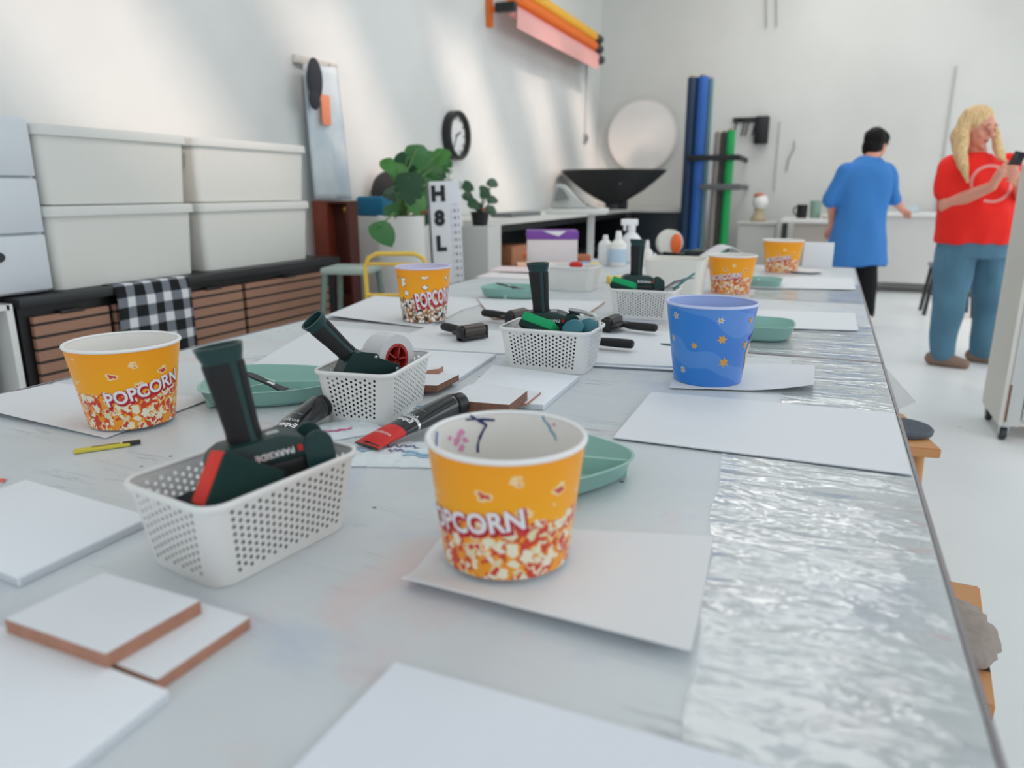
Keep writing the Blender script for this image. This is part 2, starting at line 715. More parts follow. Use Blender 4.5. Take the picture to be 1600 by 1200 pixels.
def sheet(name, label, cat, pts, th, m, curl, base=0.001, n=14):
    """paper sheet with a curled surface: curl(u,v)->height; pts = FL, FR, NR, NL at table height"""
    c = sum(pts, Vector()) / 4
    bm = new()
    rows = []
    for j in range(n + 1):
        row = []
        for i in range(n + 1):
            u, v = i / n, j / n
            p = (pts[0] * (1 - u) + pts[1] * u) * (1 - v) + (pts[3] * (1 - u) + pts[2] * u) * v
            row.append(bm.verts.new((p.x - c.x, p.y - c.y, base + th + curl(u, v))))
        rows.append(row)
    for j in range(n):
        for i in range(n):
            bm.faces.new((rows[j][i], rows[j][i + 1], rows[j + 1][i + 1], rows[j + 1][i]))
    me = modifier_mesh(bm, [('SOLIDIFY', dict(thickness=th, offset=-1))], name)
    me.materials.clear()
    me.materials.append(m)
    for p in me.polygons:
        p.use_smooth = True
    me.set_sharp_from_angle(angle=R(50))
    o = obj(name, me, None, loc=(c.x, c.y, TZ))
    # keep every vertex above the table
    return tag(o, label, cat)


CANVAS = mat('white_canvas', (236, 240, 245), 0.7, bump=(500, 0.06))
CANVSIDE = mat('canvas_side', (212, 216, 222), 0.7)
PANEL = mat('blank_board', (229, 232, 236), 0.55)

A = PZ(618, 1035, TZ + 0.005)
u = (PZ(1050, 1157, TZ + 0.005) - A).normalized() * 0.40
v = (PZ(460, 1200, TZ + 0.005) - A).normalized() * 0.30
slab('paper_sheet', 'white drawing paper at the very front centre of the table', 'paper', [A, A + u, A + u + v, A + v], TZ + 0.0042, 0.0012, PAPER)
fl, fr, nr, nl = quad([(705, 812), (1116, 832), (1079, 1028), (628, 912)], TZ + 0.008)
sheet('paper_sheet', 'cream sheet with a lifted front edge under the nearest popcorn bucket', 'paper', [fl, fr, nr, nl], 0.0012, CREAM,
      lambda u, v: 0.012 * max(0, (v - 0.72) / 0.28) ** 1.4)
slab('stretched_canvas', 'white canvas panel at the left edge beside the near basket', 'canvas', para((28, 903), (236, 806), (-60, 868), TZ + 0.012, None, 0.26), TZ, 0.012, CANVAS, CANVSIDE, bev=0.002)
slab('stretched_canvas', 'white canvas panel cut off by the bottom left corner of the photo', 'canvas', para((264, 1077), (173, 1042), (105, 1200), TZ + 0.012, 0.30, 0.24), TZ, 0.012, CANVAS, CANVSIDE, bev=0.002)
slab('wooden_board', 'small white topped board partly under the upper board, by the near basket', 'board', para((245, 1062), (178, 1036), (390, 965), TZ + 0.012, 0.115, None), TZ, 0.0118, PANEL, MDF)
slab('wooden_board', 'thick white topped board with pinkish wood edges, lying on top at front left', 'board', para((165, 1022), (7, 967), (313, 938), TZ + 0.026), TZ + 0.0122, 0.0138, PANEL, MDF)
slab('blank_board', 'big blank white panel at the right, in front of the blue bucket', 'panel', quad([(1018, 612), (1398, 645), (1425, 741), (958, 683)], TZ + 0.005), TZ + 0.003, 0.002, PANEL, CANVSIDE)
fl, fr, nr, nl = quad([(1058, 566), (1273, 571), (1271, 613), (1046, 606)], TZ + 0.004)
sheet('paper_sheet', 'cream sheet with a lifted right edge under the blue star bucket', 'paper', [fl, fr, nr, nl], 0.001, CREAM,
      lambda u, v: 0.016 * max(0, (u - 0.55) / 0.45) ** 1.5 * v + 0.002)
fl, fr, nr, nl = quad([(90, 598), (330, 622), (165, 683), (-90, 632)], TZ + 0.004)
sheet('paper_sheet', 'cream sheet under the left popcorn bucket with a raised left front edge', 'paper', [fl, fr, nr, nl], 0.0012, CREAM,
      lambda u, v: 0.012 * max(0, (v - 0.6) / 0.4) ** 1.4 * (1 - u))
fl, fr, nr, nl = quad([(585, 462), (745, 472), (668, 512), (512, 496)], TZ + 0.003)
sheet('paper_sheet', 'cream sheet under the cartoon style popcorn bucket', 'paper', [fl, fr, nr, nl], 0.001, CREAM, lambda u, v: 0.008 * (1 - u) * v)
slab('blank_board', 'white panel lying flat behind the second basket at the table left', 'panel', quad([(500, 508), (640, 520), (545, 583), (385, 575)], TZ + 0.003), TZ, 0.003, PANEL, CANVSIDE)
slab('blank_board', 'white panel under the nearest brayer roller', 'panel', quad([(672, 508), (815, 520), (788, 552), (590, 541)], TZ + 0.004), TZ, 0.004, PANEL, CANVSIDE)
slab('stretched_canvas', 'white canvas panel under the small board stack right of the second basket', 'canvas', quad([(648, 546), (775, 553), (708, 596), (575, 582)], TZ + 0.010), TZ, 0.010, CANVAS, CANVSIDE, bev=0.0015)
zz = TZ + 0.0102
for k in range(3):
    slab('wooden_board', ('lowest', 'middle', 'topmost')[k] + ' of three small brown edged boards right of the second basket', 'board',
         para((683, 602), (717, 585), (655, 601.5), TZ + 0.0235, None, 0.075), zz, 0.0040, PANEL, MDF2, 'small boards right of the second basket')
    zz += 0.0044
slab('wooden_board', 'small thick board with a pale pink edge behind the brown edged board stack', 'board', para((686, 576), (655, 580), (698, 567), TZ + 0.0225, 0.06, 0.03), TZ + 0.0102, 0.0122, PANEL, MDF)
slab('stretched_canvas', 'white canvas panel in the table centre under the basket with the upright dispenser', 'canvas', quad([(770, 570), (905, 587), (850, 632), (715, 622)], TZ + 0.012), TZ, 0.012, CANVAS, CANVSIDE, bev=0.0015)
slab('wooden_board', 'white board with a pink front edge under the central board stack', 'board', quad([(760, 600), (845, 612), (823, 630), (690, 628)], TZ + 0.0175), TZ + 0.0122, 0.005, PANEL, MDF)
zz = TZ + 0.0177
for k in range(4):
    slab('wooden_board', ('lowest', 'second lowest', 'second highest', 'topmost')[k] + ' of four brown edged boards stacked behind the nearest popcorn bucket', 'board',
         quad([(733, 600), (824, 610), (796, 632), (694, 624)], TZ + 0.0366), zz, 0.0042, PANEL, MDF2, 'boards stacked in the table centre')
    zz += 0.0047
slab('blank_board', 'upper white panel under the brayers right of the central basket', 'panel', quad([(905, 508), (1075, 520), (1066, 573), (922, 566)], TZ + 0.009), TZ + 0.0052, 0.0038, PANEL, CANVSIDE)
slab('blank_board', 'lower grey edged panel showing under the white panel right of the central basket', 'panel', quad([(905, 512), (1075, 524), (1052, 578), (922, 571)], TZ + 0.005), TZ, 0.005, PANEL, mat('grey_edge', (120, 124, 132), 0.6))
slab('blank_board', 'white panel left of the upright dispenser behind the central basket', 'panel', quad([(745, 466), (945, 471), (905, 499), (770, 497)], TZ + 0.006), TZ, 0.006, PANEL, MDF)
slab('blank_board', 'white panel at the right edge just beyond the green plate', 'panel', quad([(1180, 484), (1336, 489), (1341, 516), (1180, 511)], TZ + 0.006), TZ + 0.0042, 0.0018, PANEL, CANVSIDE)
slab('blank_board', 'distant white panel in front of the farthest yellow bucket', 'panel', quad([(1175, 432), (1333, 434), (1337, 452), (1170, 449)], TZ + 0.006), TZ + 0.0042, 0.0018, PANEL, CANVSIDE)
slab('blank_board', 'white panel on the left of the far table, before the loose papers', 'panel', quad([(700, 462), (775, 468), (690, 492), (590, 484)], TZ + 0.004), TZ, 0.002, PANEL, CANVSIDE)
ob = slab('paper_sheet', 'white paper with a red painted end at the left edge of the photo', 'paper', quad([(-90, 744), (4, 752), (-12, 772), (-90, 770)], TZ + 0.002), TZ, 0.002, PAPER)
bm = new()
vs = [bm.verts.new(PZ(x, y, TZ + 0.0024) - ob.location) for x, y in [(-60, 743.5), (12, 748), (-4, 757), (-60, 755)]]
bm.faces.new(vs)
obj('red_paint_mark', bm, mat('red_orange_paint', (232, 100, 70), 0.6), ob, smooth=0)
# ================================================================== POPCORN BUCKETS
def popcorn_mat(name, H, outline, cell, seed):
    """orange bucket print with loose kernels above and a heap of popcorn below; UV holds metres round the wall and up it"""
    N = NT(name)
    uv = N.n('UVMap').outputs[0]
    sx = N.n('SeparateXYZ')
    N.l(uv, sx.inputs[0])
    V = sx.outputs[1]
    hN = N.math('DIVIDE', V, H)
    orange = N.mix(N.ramp(hN, 0.35, 1.0), (255, 176, 14), (252, 160, 16))
    wob = noise_node(N, uv, 38, 3)
    edge = N.math('ADD', 0.30, N.math('MULTIPLY', wob.outputs['Fac'], 0.30))
    heap = N.math('LESS_THAN', hN, edge)
    vo = N.n('TexVoronoi')
    vo.inputs['Scale'].default_value = 1 / cell
    dn = noise_node(N, uv, 90, 2)
    dm = N.n('Mix', data_type='VECTOR')
    dm.inputs['Factor'].default_value = 0.02
    N.l(uv, dm.inputs['A'])
    N.l(dn.outputs['Color'], dm.inputs['B'])
    N.l(dm.outputs['Result'], vo.inputs['Vector'])
    rnd = N.n('SeparateColor')
    N.l(vo.outputs['Color'], rnd.inputs[0])
    kern = (240, 232, 206) if not outline else (246, 244, 238)
    body = N.mix(N.math('GREATER_THAN', rnd.outputs[0], 0.6), kern, (230, 218, 176) if not outline else (240, 236, 226))
    gap = N.mix(N.math('GREATER_THAN', rnd.outputs[1], 0.52), (244, 158, 40), (212, 66, 40)) if not outline else N.mix(N.math('GREATER_THAN', rnd.outputs[1], 0.55), (44, 34, 34), (196, 118, 28))
    pop = N.mix(N.math('GREATER_THAN', vo.outputs['Distance'], 0.50), body, gap)
    red = N.math('MULTIPLY', N.math('GREATER_THAN', rnd.outputs[2], 0.72), N.math('LESS_THAN', vo.outputs['Distance'], 0.34))
    pop = N.mix(red, pop, (214, 60, 40) if not outline else (150, 96, 40))
    # loose kernels flying above
    v2 = N.n('TexVoronoi')
    v2.inputs['Scale'].default_value = 30
    v2.inputs['Randomness'].default_value = 0.8
    dm2 = N.n('Mix', data_type='VECTOR')
    dm2.inputs['Factor'].default_value = 0.018
    off = mapping(N, uv, (1, 1.25, 1), (seed, seed * 0.7, 0))
    N.l(off, dm2.inputs['A'])
    N.l(noise_node(N, uv, 110, 2).outputs['Color'], dm2.inputs['B'])
    N.l(dm2.outputs['Result'], v2.inputs['Vector'])
    r2 = N.n('SeparateColor')
    N.l(v2.outputs['Color'], r2.inputs[0])
    pick = N.math('MULTIPLY', N.math('GREATER_THAN', r2.outputs[0], 0.45), N.math('LESS_THAN', hN, 0.86))
    d = v2.outputs['Distance']
    ring = N.math('MULTIPLY', N.math('LESS_THAN', d, 0.26), pick)
    core = N.math('MULTIPLY', N.math('LESS_THAN', d, 0.15), pick)
    if outline:
        top = N.mix(N.math('MULTIPLY', N.math('LESS_THAN', d, 0.31), pick), orange, (40, 30, 26))
        top = N.mix(ring, top, (248, 244, 236))
        top = N.mix(N.math('MULTIPLY', N.math('LESS_THAN', d, 0.07), pick), top, (190, 110, 40))
    else:
        top = N.mix(ring, orange, (246, 214, 160))
        top = N.mix(core, top, (206, 62, 52))
    N.l(N.mix(heap, top, pop), N.b.inputs['Base Color'])
    N.b.inputs['Roughness'].default_value = 0.38
    return N.m


N = NT('blue_bucket_print')
uv = N.n('UVMap').outputs[0]
sx = N.n('SeparateXYZ')
N.l(uv, sx.inputs[0])
wv = N.n('TexWave', wave_type='BANDS', bands_direction='Y')
wv.inputs['Scale'].default_value = 3.2
wv.inputs['Distortion'].default_value = 2.0
wv.inputs['Detail'].default_value = 0
wv.inputs['Detail Scale'].default_value = 4
N.l(mapping(N, uv, (1, 1, 1), rot=(0, 0, 0.35)), wv.inputs['Vector'])
c = N.mix(N.ramp(sx.outputs[0], -0.09, 0.09), (22, 128, 214), (74, 124, 204))
c = N.mix(N.math('MULTIPLY', N.ramp(wv.outputs['Fac'], 0.60, 0.64), 0.22), c, (140, 180, 232))
N.l(c, N.b.inputs['Base Color'])
N.b.inputs['Roughness'].default_value = 0.28
BLUEPRINT = N.m
LINER = mat('bucket_liner_white', (236, 232, 226), 0.45, vary=(14, 0.03))
RIMW = mat('bucket_rim_white', (240, 239, 238), 0.4)
LINERB = mat('bucket_liner_lilac', (168, 186, 232), 0.45)
RIMB = mat('bucket_rim_lilac', (196, 206, 240), 0.4)
LINERC = mat('bucket_liner_pale_lilac', (222, 216, 236), 0.45)


class Cone:
    def __init__(s, rb, rt, h):
        s.rb, s.rt, s.h = rb, rt, h
        s.rm = (rb + rt) / 2

    def at(s, sx, h, eps=0.0):
        """point on the outer wall, sx metres right of the front, h up"""
        r = s.rb + (s.rt - s.rb) * h / s.h + eps
        a = sx / s.rm
        return Vector((math.sin(a) * r, -math.cos(a) * r, h))

    def inside(s, ang, h, eps=0.0):
        r = s.rb + (s.rt - s.rb) * h / s.h - 0.0030 - eps
        return Vector((math.sin(ang) * r, -math.cos(ang) * r, h))


def wrap(bm, cone, sx, h, ang, eps):
    ca, sa = math.cos(ang), math.sin(ang)
    for v in bm.verts:
        x, y = v.co.x, v.co.y
        v.co = cone.at(sx + x * ca - y * sa, h + x * sa + y * ca, eps)


def bucket(label, group, base, rb, rt, h, mt, liner, rim, face):
    cone = Cone(rb, rt, h)
    t = thing('popcorn_bucket' if mt is not BLUEPRINT else 'paper_bucket', label, 'bucket', base, face, group)
    n, m = 72, 14
    bm = new()
    uvl = bm.loops.layers.uv.new('UVMap')
    V = []
    for j in range(m + 1):
        hh = 0.001 + (h - 0.003) * j / m
        V.append([bm.verts.new(cone.at((2 * PI * i / n - PI) * cone.rm, hh)) for i in range(n)])
    for j in range(m):
        for i in range(n):
            k = (i + 1) % n
            f = bm.faces.new((V[j][i], V[j][k], V[j + 1][k], V[j + 1][i]))
            for lp, (ii, jj) in zip(f.loops, ((i, j), (i + 1, j), (i + 1, j + 1), (i, j + 1))):
                lp[uvl].uv = ((2 * PI * ii / n - PI) * cone.rm, h * jj / m)
    obj('printed_wall', bm, mt, t, smooth=60)
    bm = new()
    prof = [(rb - 0.0005, 0.0), (rb - 0.001, 0.004), (rb - 0.003, 0.006)]
    add_lathe(bm, [(0.001, 0.006), (rb - 0.0032, 0.006), (rt - 0.0032, h - 0.002), (rt - 0.0012, h - 0.002), (rb - 0.0012, 0.0005), (0.001, 0.0005)], n, 0, None, True, True)
    obj('liner', bm, liner, t, smooth=60)
    bm = new()
    rr = 0.0030
    add_lathe(bm, [(rt - 0.0010 + rr * math.cos(a), h - 0.002 + rr * math.sin(a)) for a in [2 * PI * k / 12 for k in range(13)]], n, 0, None, False, False)
    bmesh.ops.remove_doubles(bm, verts=bm.verts[:], dist=1e-6)
    obj('rim', bm, rim, t, smooth=80)
    return t, cone


WHITEPRINT = mat('lettering_white', (236, 232, 236), 0.5)
REDPRINT = mat('lettering_red', (190, 24, 44), 0.5)


def popcorn_word(t, cone, sx, h, size, ang, shadow=(0.0012, -0.003), squash=1.0, tall=1.0):
    for nm, m, bold, ext, (dx, dy) in (('lettering_shadow', REDPRINT, 0.0030, 0.0007, shadow), ('lettering', WHITEPRINT, 0.0009, 0.0014, (0, 0))):
        bm = text_bm('POPCORN', size, bold, 0.004)
        for v in bm.verts:
            v.co.x *= squash
            v.co.y *= tall
            v.co.x += dx
            v.co.y += dy
        wrap(bm, cone, sx, h, ang, ext)
        obj(nm, bm, m, t, smooth=0)


def face_cam(p):
    """rotation that turns local -Y to the camera"""
    return math.atan2(p.y - CAM.y, p.x - CAM.x) - PI / 2


def at_table(x, y, z=0.0):
    return Vector((x, y, TZ + z))


POP_A = popcorn_mat('popcorn_print', 0.15, False, 0.0135, 0.3)
POP_C = popcorn_mat('cartoon_popcorn_print', 0.168, True, 0.0105, 1.7)
pA = at_table(-0.297, 0.691, 0.0105)
bA, coneA = bucket('nearest yellow popcorn bucket, empty with paint smears inside, front centre', 'popcorn buckets', pA, 0.0695, 0.0855, 0.137, POP_A, LINER, RIMW, face_cam(pA))
popcorn_word(bA, coneA, -0.047, 0.062, 0.032, R(9), squash=0.88)
pB = at_table(-1.109, 0.894, 0.0065)
bB, coneB = bucket('yellow popcorn bucket at the left, in front of the checked towel', 'popcorn buckets', pB, 0.0695, 0.092, 0.142, POP_A, LINER, RIMW, face_cam(pB))
popcorn_word(bB, coneB, 0.026, 0.068, 0.032, R(12), squash=0.88)
pC = at_table(-1.148, 2.017, 0.006)
bC, coneC = bucket('yellow bucket with black outlined cartoon popcorn, lilac inside, back left', 'popcorn buckets', pC, 0.068, 0.0855, 0.168, POP_C, LINERC, mat('bucket_rim_pale_lilac', (214, 208, 236), 0.4), face_cam(pC))
popcorn_word(bC, coneC, 0.040, 0.076, 0.038, R(8), (-0.004, -0.005), 0.74, 1.65)
pE = at_table(-0.344, 3.116)
bE, coneE = bucket('distant yellow popcorn bucket directly behind the blue bucket', 'popcorn buckets', pE, 0.074, 0.096, 0.150, POP_A, LINER, RIMW, face_cam(pE))
popcorn_word(bE, coneE, -0.02, 0.068, 0.030, R(9), squash=0.88)
pF = at_table(-0.20, 4.02)
bF, coneF = bucket('farthest yellow popcorn bucket, near the person in blue', 'popcorn buckets', pF, 0.076, 0.099, 0.160, POP_A, LINER, RIMW, face_cam(pF))
popcorn_word(bF, coneF, -0.02, 0.070, 0.030, R(9), squash=0.88)
pD = at_table(-0.210, 1.590, 0.005)
bD, coneD = bucket('blue paper bucket with gold stars and lilac rim on the right side of the table', None, pD, 0.0705, 0.0945, 0.170, BLUEPRINT, LINERB, RIMB, face_cam(pD))
STARG = mat('gold_print', (214, 172, 96), 0.35, 0.3)
STARS = mat('silver_print', (206, 210, 216), 0.3, 0.4)


def star_pts(r, n=6, rot=0.3, inner=0.5):
    return [(r * (1 if k % 2 == 0 else inner) * math.sin(PI * k / n + rot), r * (1 if k % 2 == 0 else inner) * math.cos(PI * k / n + rot)) for k in range(2 * n)]


# star positions as fractions of the bucket face seen in the photo
for (px, py, r) in ((1064, 496, 7), (1130, 498, 6), (1061, 534, 6), (1093, 540, 6), (1133, 528, 8), (1137, 565, 9), (1077, 582, 7), (1174, 501, 6), (1167, 540, 8)):
    h = coneD.h * (1 - (py - 478) / (606 - 478))
    rr = coneD.rb + (coneD.rt - coneD.rb) * h / coneD.h
    k = (px - (1113 + 3 * h / coneD.h)) / (rr * 742)
    sxx = math.asin(max(-0.97, min(0.97, k))) * coneD.rm
    bm = new()
    pts = star_pts(r / 742, 6, px * 0.7)
    cv = bm.verts.new((0, 0, 0))
    vs = [bm.verts.new((x, y, 0)) for x, y in pts]
    for i in range(len(vs)):
        bm.faces.new((cv, vs[i], vs[(i + 1) % len(vs)]))
    wrap(bm, coneD, sxx, h, 0, 0.0007)
    o = obj('star_print', bm, STARS if px in (1064, 1061, 1077, 1130) else STARG, bD, smooth=0)
    bm = new()
    pts = star_pts(0.45 * r / 742, 6, px * 0.7)
    vs = [bm.verts.new((x, y, 0)) for x, y in pts]
    bm.faces.new(vs)
    wrap(bm, coneD, sxx, h, 0, 0.0011)
    obj('star_centre', bm, STARG if px in (1064, 1061, 1077, 1130) else mat('orange_print', (226, 156, 60), 0.4), bD, smooth=0)


def wrapped_patch(t, cone, name, m, s0, s1, h0, h1, slope=0.0, wavy=0.0, eps=0.0008):
    bm = new()
    nx, ny = 8, 8
    V = [[None] * (nx + 1) for _ in range(ny + 1)]
    for j in range(ny + 1):
        for i in range(nx + 1):
            u, v = i / nx, j / ny
            a = s0 + (s1 - s0) * u
            if i == 0:
                a += wavy * math.sin(v * 7)
            V[j][i] = bm.verts.new(cone.at(a, h0 + (h1 - h0) * v + slope * (u - 0.5), eps))
    for j in range(ny):
        for i in range(nx):
            bm.faces.new((V[j][i], V[j][i + 1], V[j + 1][i + 1], V[j + 1][i]))
    obj(name, bm, m, t, smooth=60)


wrapped_patch(bD, coneD, 'navy_print_bar', mat('navy_print', (26, 44, 130), 0.4), 0.096, 0.150, 0.098, 0.108, 0.006)
wrapped_patch(bD, coneD, 'tan_print_patch', mat('tan_print', (216, 190, 160), 0.4), 0.100, 0.150, 0.028, 0.088, 0.0, 0.006)

# paint smears inside the nearest bucket


def inner_stroke(t, cone, m, pts, wd):
    bm = new()
    L = []
    for k, (a, h) in enumerate(pts):
        a2, h2 = pts[min(k + 1, len(pts) - 1)]
        a1, h1 = pts[max(k - 1, 0)]
        dx, dy = (a2 - a1) * cone.rm, h2 - h1
        q = math.hypot(dx, dy) or 1
        nx, ny = -dy / q * wd, dx / q * wd
        w_ = 0.6 + 0.5 * noise.noise((k * 0.9, a * 5, h * 40))
        L.append((bm.verts.new(cone.inside(a + nx * w_ / cone.rm, h + ny * w_, 0.0012)), bm.verts.new(cone.inside(a - nx * w_ / cone.rm, h - ny * w_, 0.0012))))
    for (a, b), (c, d) in zip(L, L[1:]):
        bm.faces.new((a, c, d, b))
    obj('paint_smear', bm, m, t, smooth=60)


NAVY = mat('navy_paint', (34, 44, 100), 0.4)
PINK = mat('pink_paint', (230, 150, 190), 0.4)
BLUEP = mat('blue_paint', (60, 120, 200), 0.4)
# inner far wall faces the camera: angle PI is straight across; image left is angles above PI
inner_stroke(bA, coneA, NAVY, [(PI + 0.55 - 0.05 * k, 0.136 - 0.0028 * k) for k in range(6)] + [(PI + 0.30 + 0.16 * math.sin(0.25 * k) - .0, 0.122 - 0.0045 * k) for k in range(8)], 0.0022)
inner_stroke(bA, coneA, NAVY, [(PI + 0.62 - 0.09 * k, 0.132 - 0.001 * k) for k in range(6)], 0.0018)
inner_stroke(bA, coneA, BLUEP, [(PI + 1.25 + 0.03 * k, 0.131 - 0.004 * k) for k in range(7)], 0.003)
inner_stroke(bA, coneA, mat('teal_paint', (110, 160, 180), 0.5), [(PI - 0.55 - 0.06 * k + 0.03 * (k % 2), 0.135 - 0.005 * k) for k in range(6)], 0.002)
for (a, h, r_) in ((0.72, 0.118, 0.006), (0.80, 0.110, 0.008), (0.66, 0.108, 0.005), (0.74, 0.100, 0.006), (0.95, 0.116, 0.004), (-0.75, 0.128, 0.003)):
    bm = new()
    vs = []
    for k in range(14):
        q = 2 * PI * k / 14
        rr = r_ * (0.7 + 0.6 * noise.noise((math.cos(q) * 2 + a * 9, math.sin(q) * 2, h * 50)))
        vs.append(bm.verts.new(coneA.inside(PI + a + rr * math.cos(q) / coneA.rm, h + rr * math.sin(q), 0.0008)))
    bm.faces.new(vs)
    obj('paint_smear', bm, PINK, bA, smooth=0)


# ================================================================== PERFORATED BASKETS
def basket_meshes():
    a0, b0, a1, b1, H, r = 0.0945, 0.0625, 0.1065, 0.0745, 0.096, 0.023
    bm = new()

    def lev(t):
        return a0 + (a1 - a0) * t, b0 + (b1 - b0) * t

    def panel(fn, ncol, nrow, vlo, vhi, ulo, uhi):
        def cell(u0, u1, v0, v1, hole):
            if not hole:
                bm.faces.new([bm.verts.new(fn(*q)) for q in ((u0, v0), (u1, v0), (u1, v1), (u0, v1))])
                return
            um, vm = (u0 + u1) / 2, (v0 + v1) / 2
            hu, hv = (u1 - u0) / 2, (v1 - v0) / 2
            outer, inner = [], []
            for k in range(8):
                q = PI / 4 * k
                cu, cv = math.cos(q), math.sin(q)
                mx = max(abs(cu), abs(cv))
                outer.append(bm.verts.new(fn(um + hu * cu / mx, vm + hv * cv / mx)))
                inner.append(bm.verts.new(fn(um + hu * 0.62 * cu, vm + hv * 0.62 * cv)))
            for k in range(8):
                j = (k + 1) % 8
                bm.faces.new((outer[k], outer[j], inner[j], inner[k]))
        # plain borders
        cell(0, 1, 0, vlo, False)
        cell(0, 1, vhi, 1, False)
        if ulo > 0:
            cell(0, ulo, vlo, vhi, False)
            cell(uhi, 1, vlo, vhi, False)
        for c in range(ncol):
            u0 = ulo + (uhi - ulo) * c / ncol
            u1 = ulo + (uhi - ulo) * (c + 1) / ncol
            dv = (vhi - vlo) / nrow
            if c % 2 == 0:
                for k in range(nrow):
                    cell(u0, u1, vlo + dv * k, vlo + dv * (k + 1), True)
            else:
                cell(u0, u1, vlo, vlo + dv / 2, False)
                for k in range(nrow - 1):
                    cell(u0, u1, vlo + dv * (k + 0.5), vlo + dv * (k + 1.5), True)
                cell(u0, u1, vhi - dv / 2, vhi, False)

    def side(sgn, long):
        def fn(u, v):
            a, b = lev(v)
            if long:
                return Vector(((2 * u - 1) * (a - r), sgn * b, v * H))
            return Vector((sgn * a, (2 * u - 1) * (b - r), v * H))
        return fn
    for sgn in (-1, 1):
        panel(side(sgn, True), 19, 9, 0.10, 0.93, 0.0, 1.0)
        panel(side(sgn, False), 11, 9, 0.10, 0.93, 0.0, 1.0)
    n = 6
    for sx in (-1, 1):
        for sy in (-1, 1):
            rows = []
            for t in (0, 0.10, 0.93, 1):
                a, b = lev(t)
                rows.append([bm.verts.new((sx * (a - r + r * math.cos(PI / 2 * k / n)), sy * (b - r + r * math.sin(PI / 2 * k / n)), t * H)) for k in range(n + 1)])
            for A_, B_ in zip(rows, rows[1:]):
                for k in range(n):
                    bm.faces.new((A_[k], A_[k + 1], B_[k + 1], B_[k]))
    # floor of the basket
    bm.faces.new([bm.verts.new((x, y, 0.0)) for x, y in rrect(a0, b0, r, n)])
    bmesh.ops.remove_doubles(bm, verts=bm.verts[:], dist=1e-5)
    bmesh.ops.recalc_face_normals(bm, faces=bm.faces[:])
    shell = modifier_mesh(bm, [('SOLIDIFY', dict(thickness=0.0011, offset=0.0))], 'shell')
    for v in shell.vertices:
        v.co.z += 0.001
    shell.materials.clear()
    shell.materials.append(PLASTIC)
    for p in shell.polygons:
        p.use_smooth = True
    shell.set_sharp_from_angle(angle=R(35))
    bm = new()
    rings = []
    prof = [(-0.001, -0.001), (0.004, -0.004), (0.0052, 0.0), (0.004, 0.003), (0.001, 0.0036), (-0.0012, 0.002)]
    cur = rrect(a1, b1, r, n)
    for k, (dr, dz) in enumerate(prof + prof[:1]):
        rings.append([Vector((x, y, H + dz)) for x, y in rrect(a1 + dr, b1 + dr, r + dr, n)])
    add_loft(bm, rings, False, False)
    bmesh.ops.remove_doubles(bm, verts=bm.verts[:], dist=1e-6)
    rim = finish_mesh('rim', bm, PLASTIC, 60)
    return shell, rim


SHELL, RIMM = basket_meshes()


def basket(label, x, y, ang, sc=1.0, mt=None):
    t = thing('perforated_basket', label, 'basket', at_table(x, y, 0.0), ang, 'perforated white baskets')
    t.scale = (sc, sc, sc)
    obj('shell', SHELL, None, t)
    obj('rim', RIMM, None, t)
    return t


L1 = R(80.5)
basket('nearest perforated basket, holding an upright dispenser and a red and green sponge', -0.586, 0.612, L1)
basket('second perforated basket, holding the lying dispenser with a tape roll', -0.750, 1.131, R(98), 0.97)
basket('third perforated basket in the table centre, with a bright green sponge', -0.568, 1.595, R(1.0), 1.0).location.z = TZ + 0.0
basket('fourth perforated basket behind the centre one, left of the blue bucket', -0.527, 2.374, R(0.5), 0.97)
basket('farthest perforated basket, faint and whitish with a red thing on top', -0.965, 2.95, R(2), 1.0)


def basket_filler(label, x, y, ang):  # dark filler added inside a basket so that its holes read dark
    bm = new()
    rings = []
    for s_, z in ((0.96, 0.0), (0.985, 0.03), (0.99, 0.052), (0.90, 0.061), (0.5, 0.064)):
        a_, b_ = 0.0895 + 0.008 * z / 0.07, 0.0575 + 0.008 * z / 0.07
        rings.append([Vector((px * s_, py * s_, 0.003 + z + (0.004 * noise.noise((px * 60, py * 60, z * 20)) if z > 0.05 else 0))) for px, py in rrect(a_, b_, 0.018, 6)])
    add_loft(bm, rings)
    tag(obj('dark_filler', bm, mat('dark_filler', (30, 32, 34), 0.95, bump=(200, 0.4)), loc=(x, y, TZ), rot=(0, 0, ang), smooth=50), label, 'cloth', 'added dark fillers in the baskets')


basket_filler('added dark filler in the bottom of the nearest basket, making its holes read dark', -0.586, 0.612, L1)
basket_filler('added dark filler in the bottom of the second basket, making its holes read dark', -0.750, 1.131, R(98))
basket_filler('added dark filler in the bottom of the central basket, making its holes read dark', -0.568, 1.595, R(1.0))
basket_filler('added dark filler in the bottom of the fourth basket, making its holes read dark', -0.527, 2.374, R(0.5))


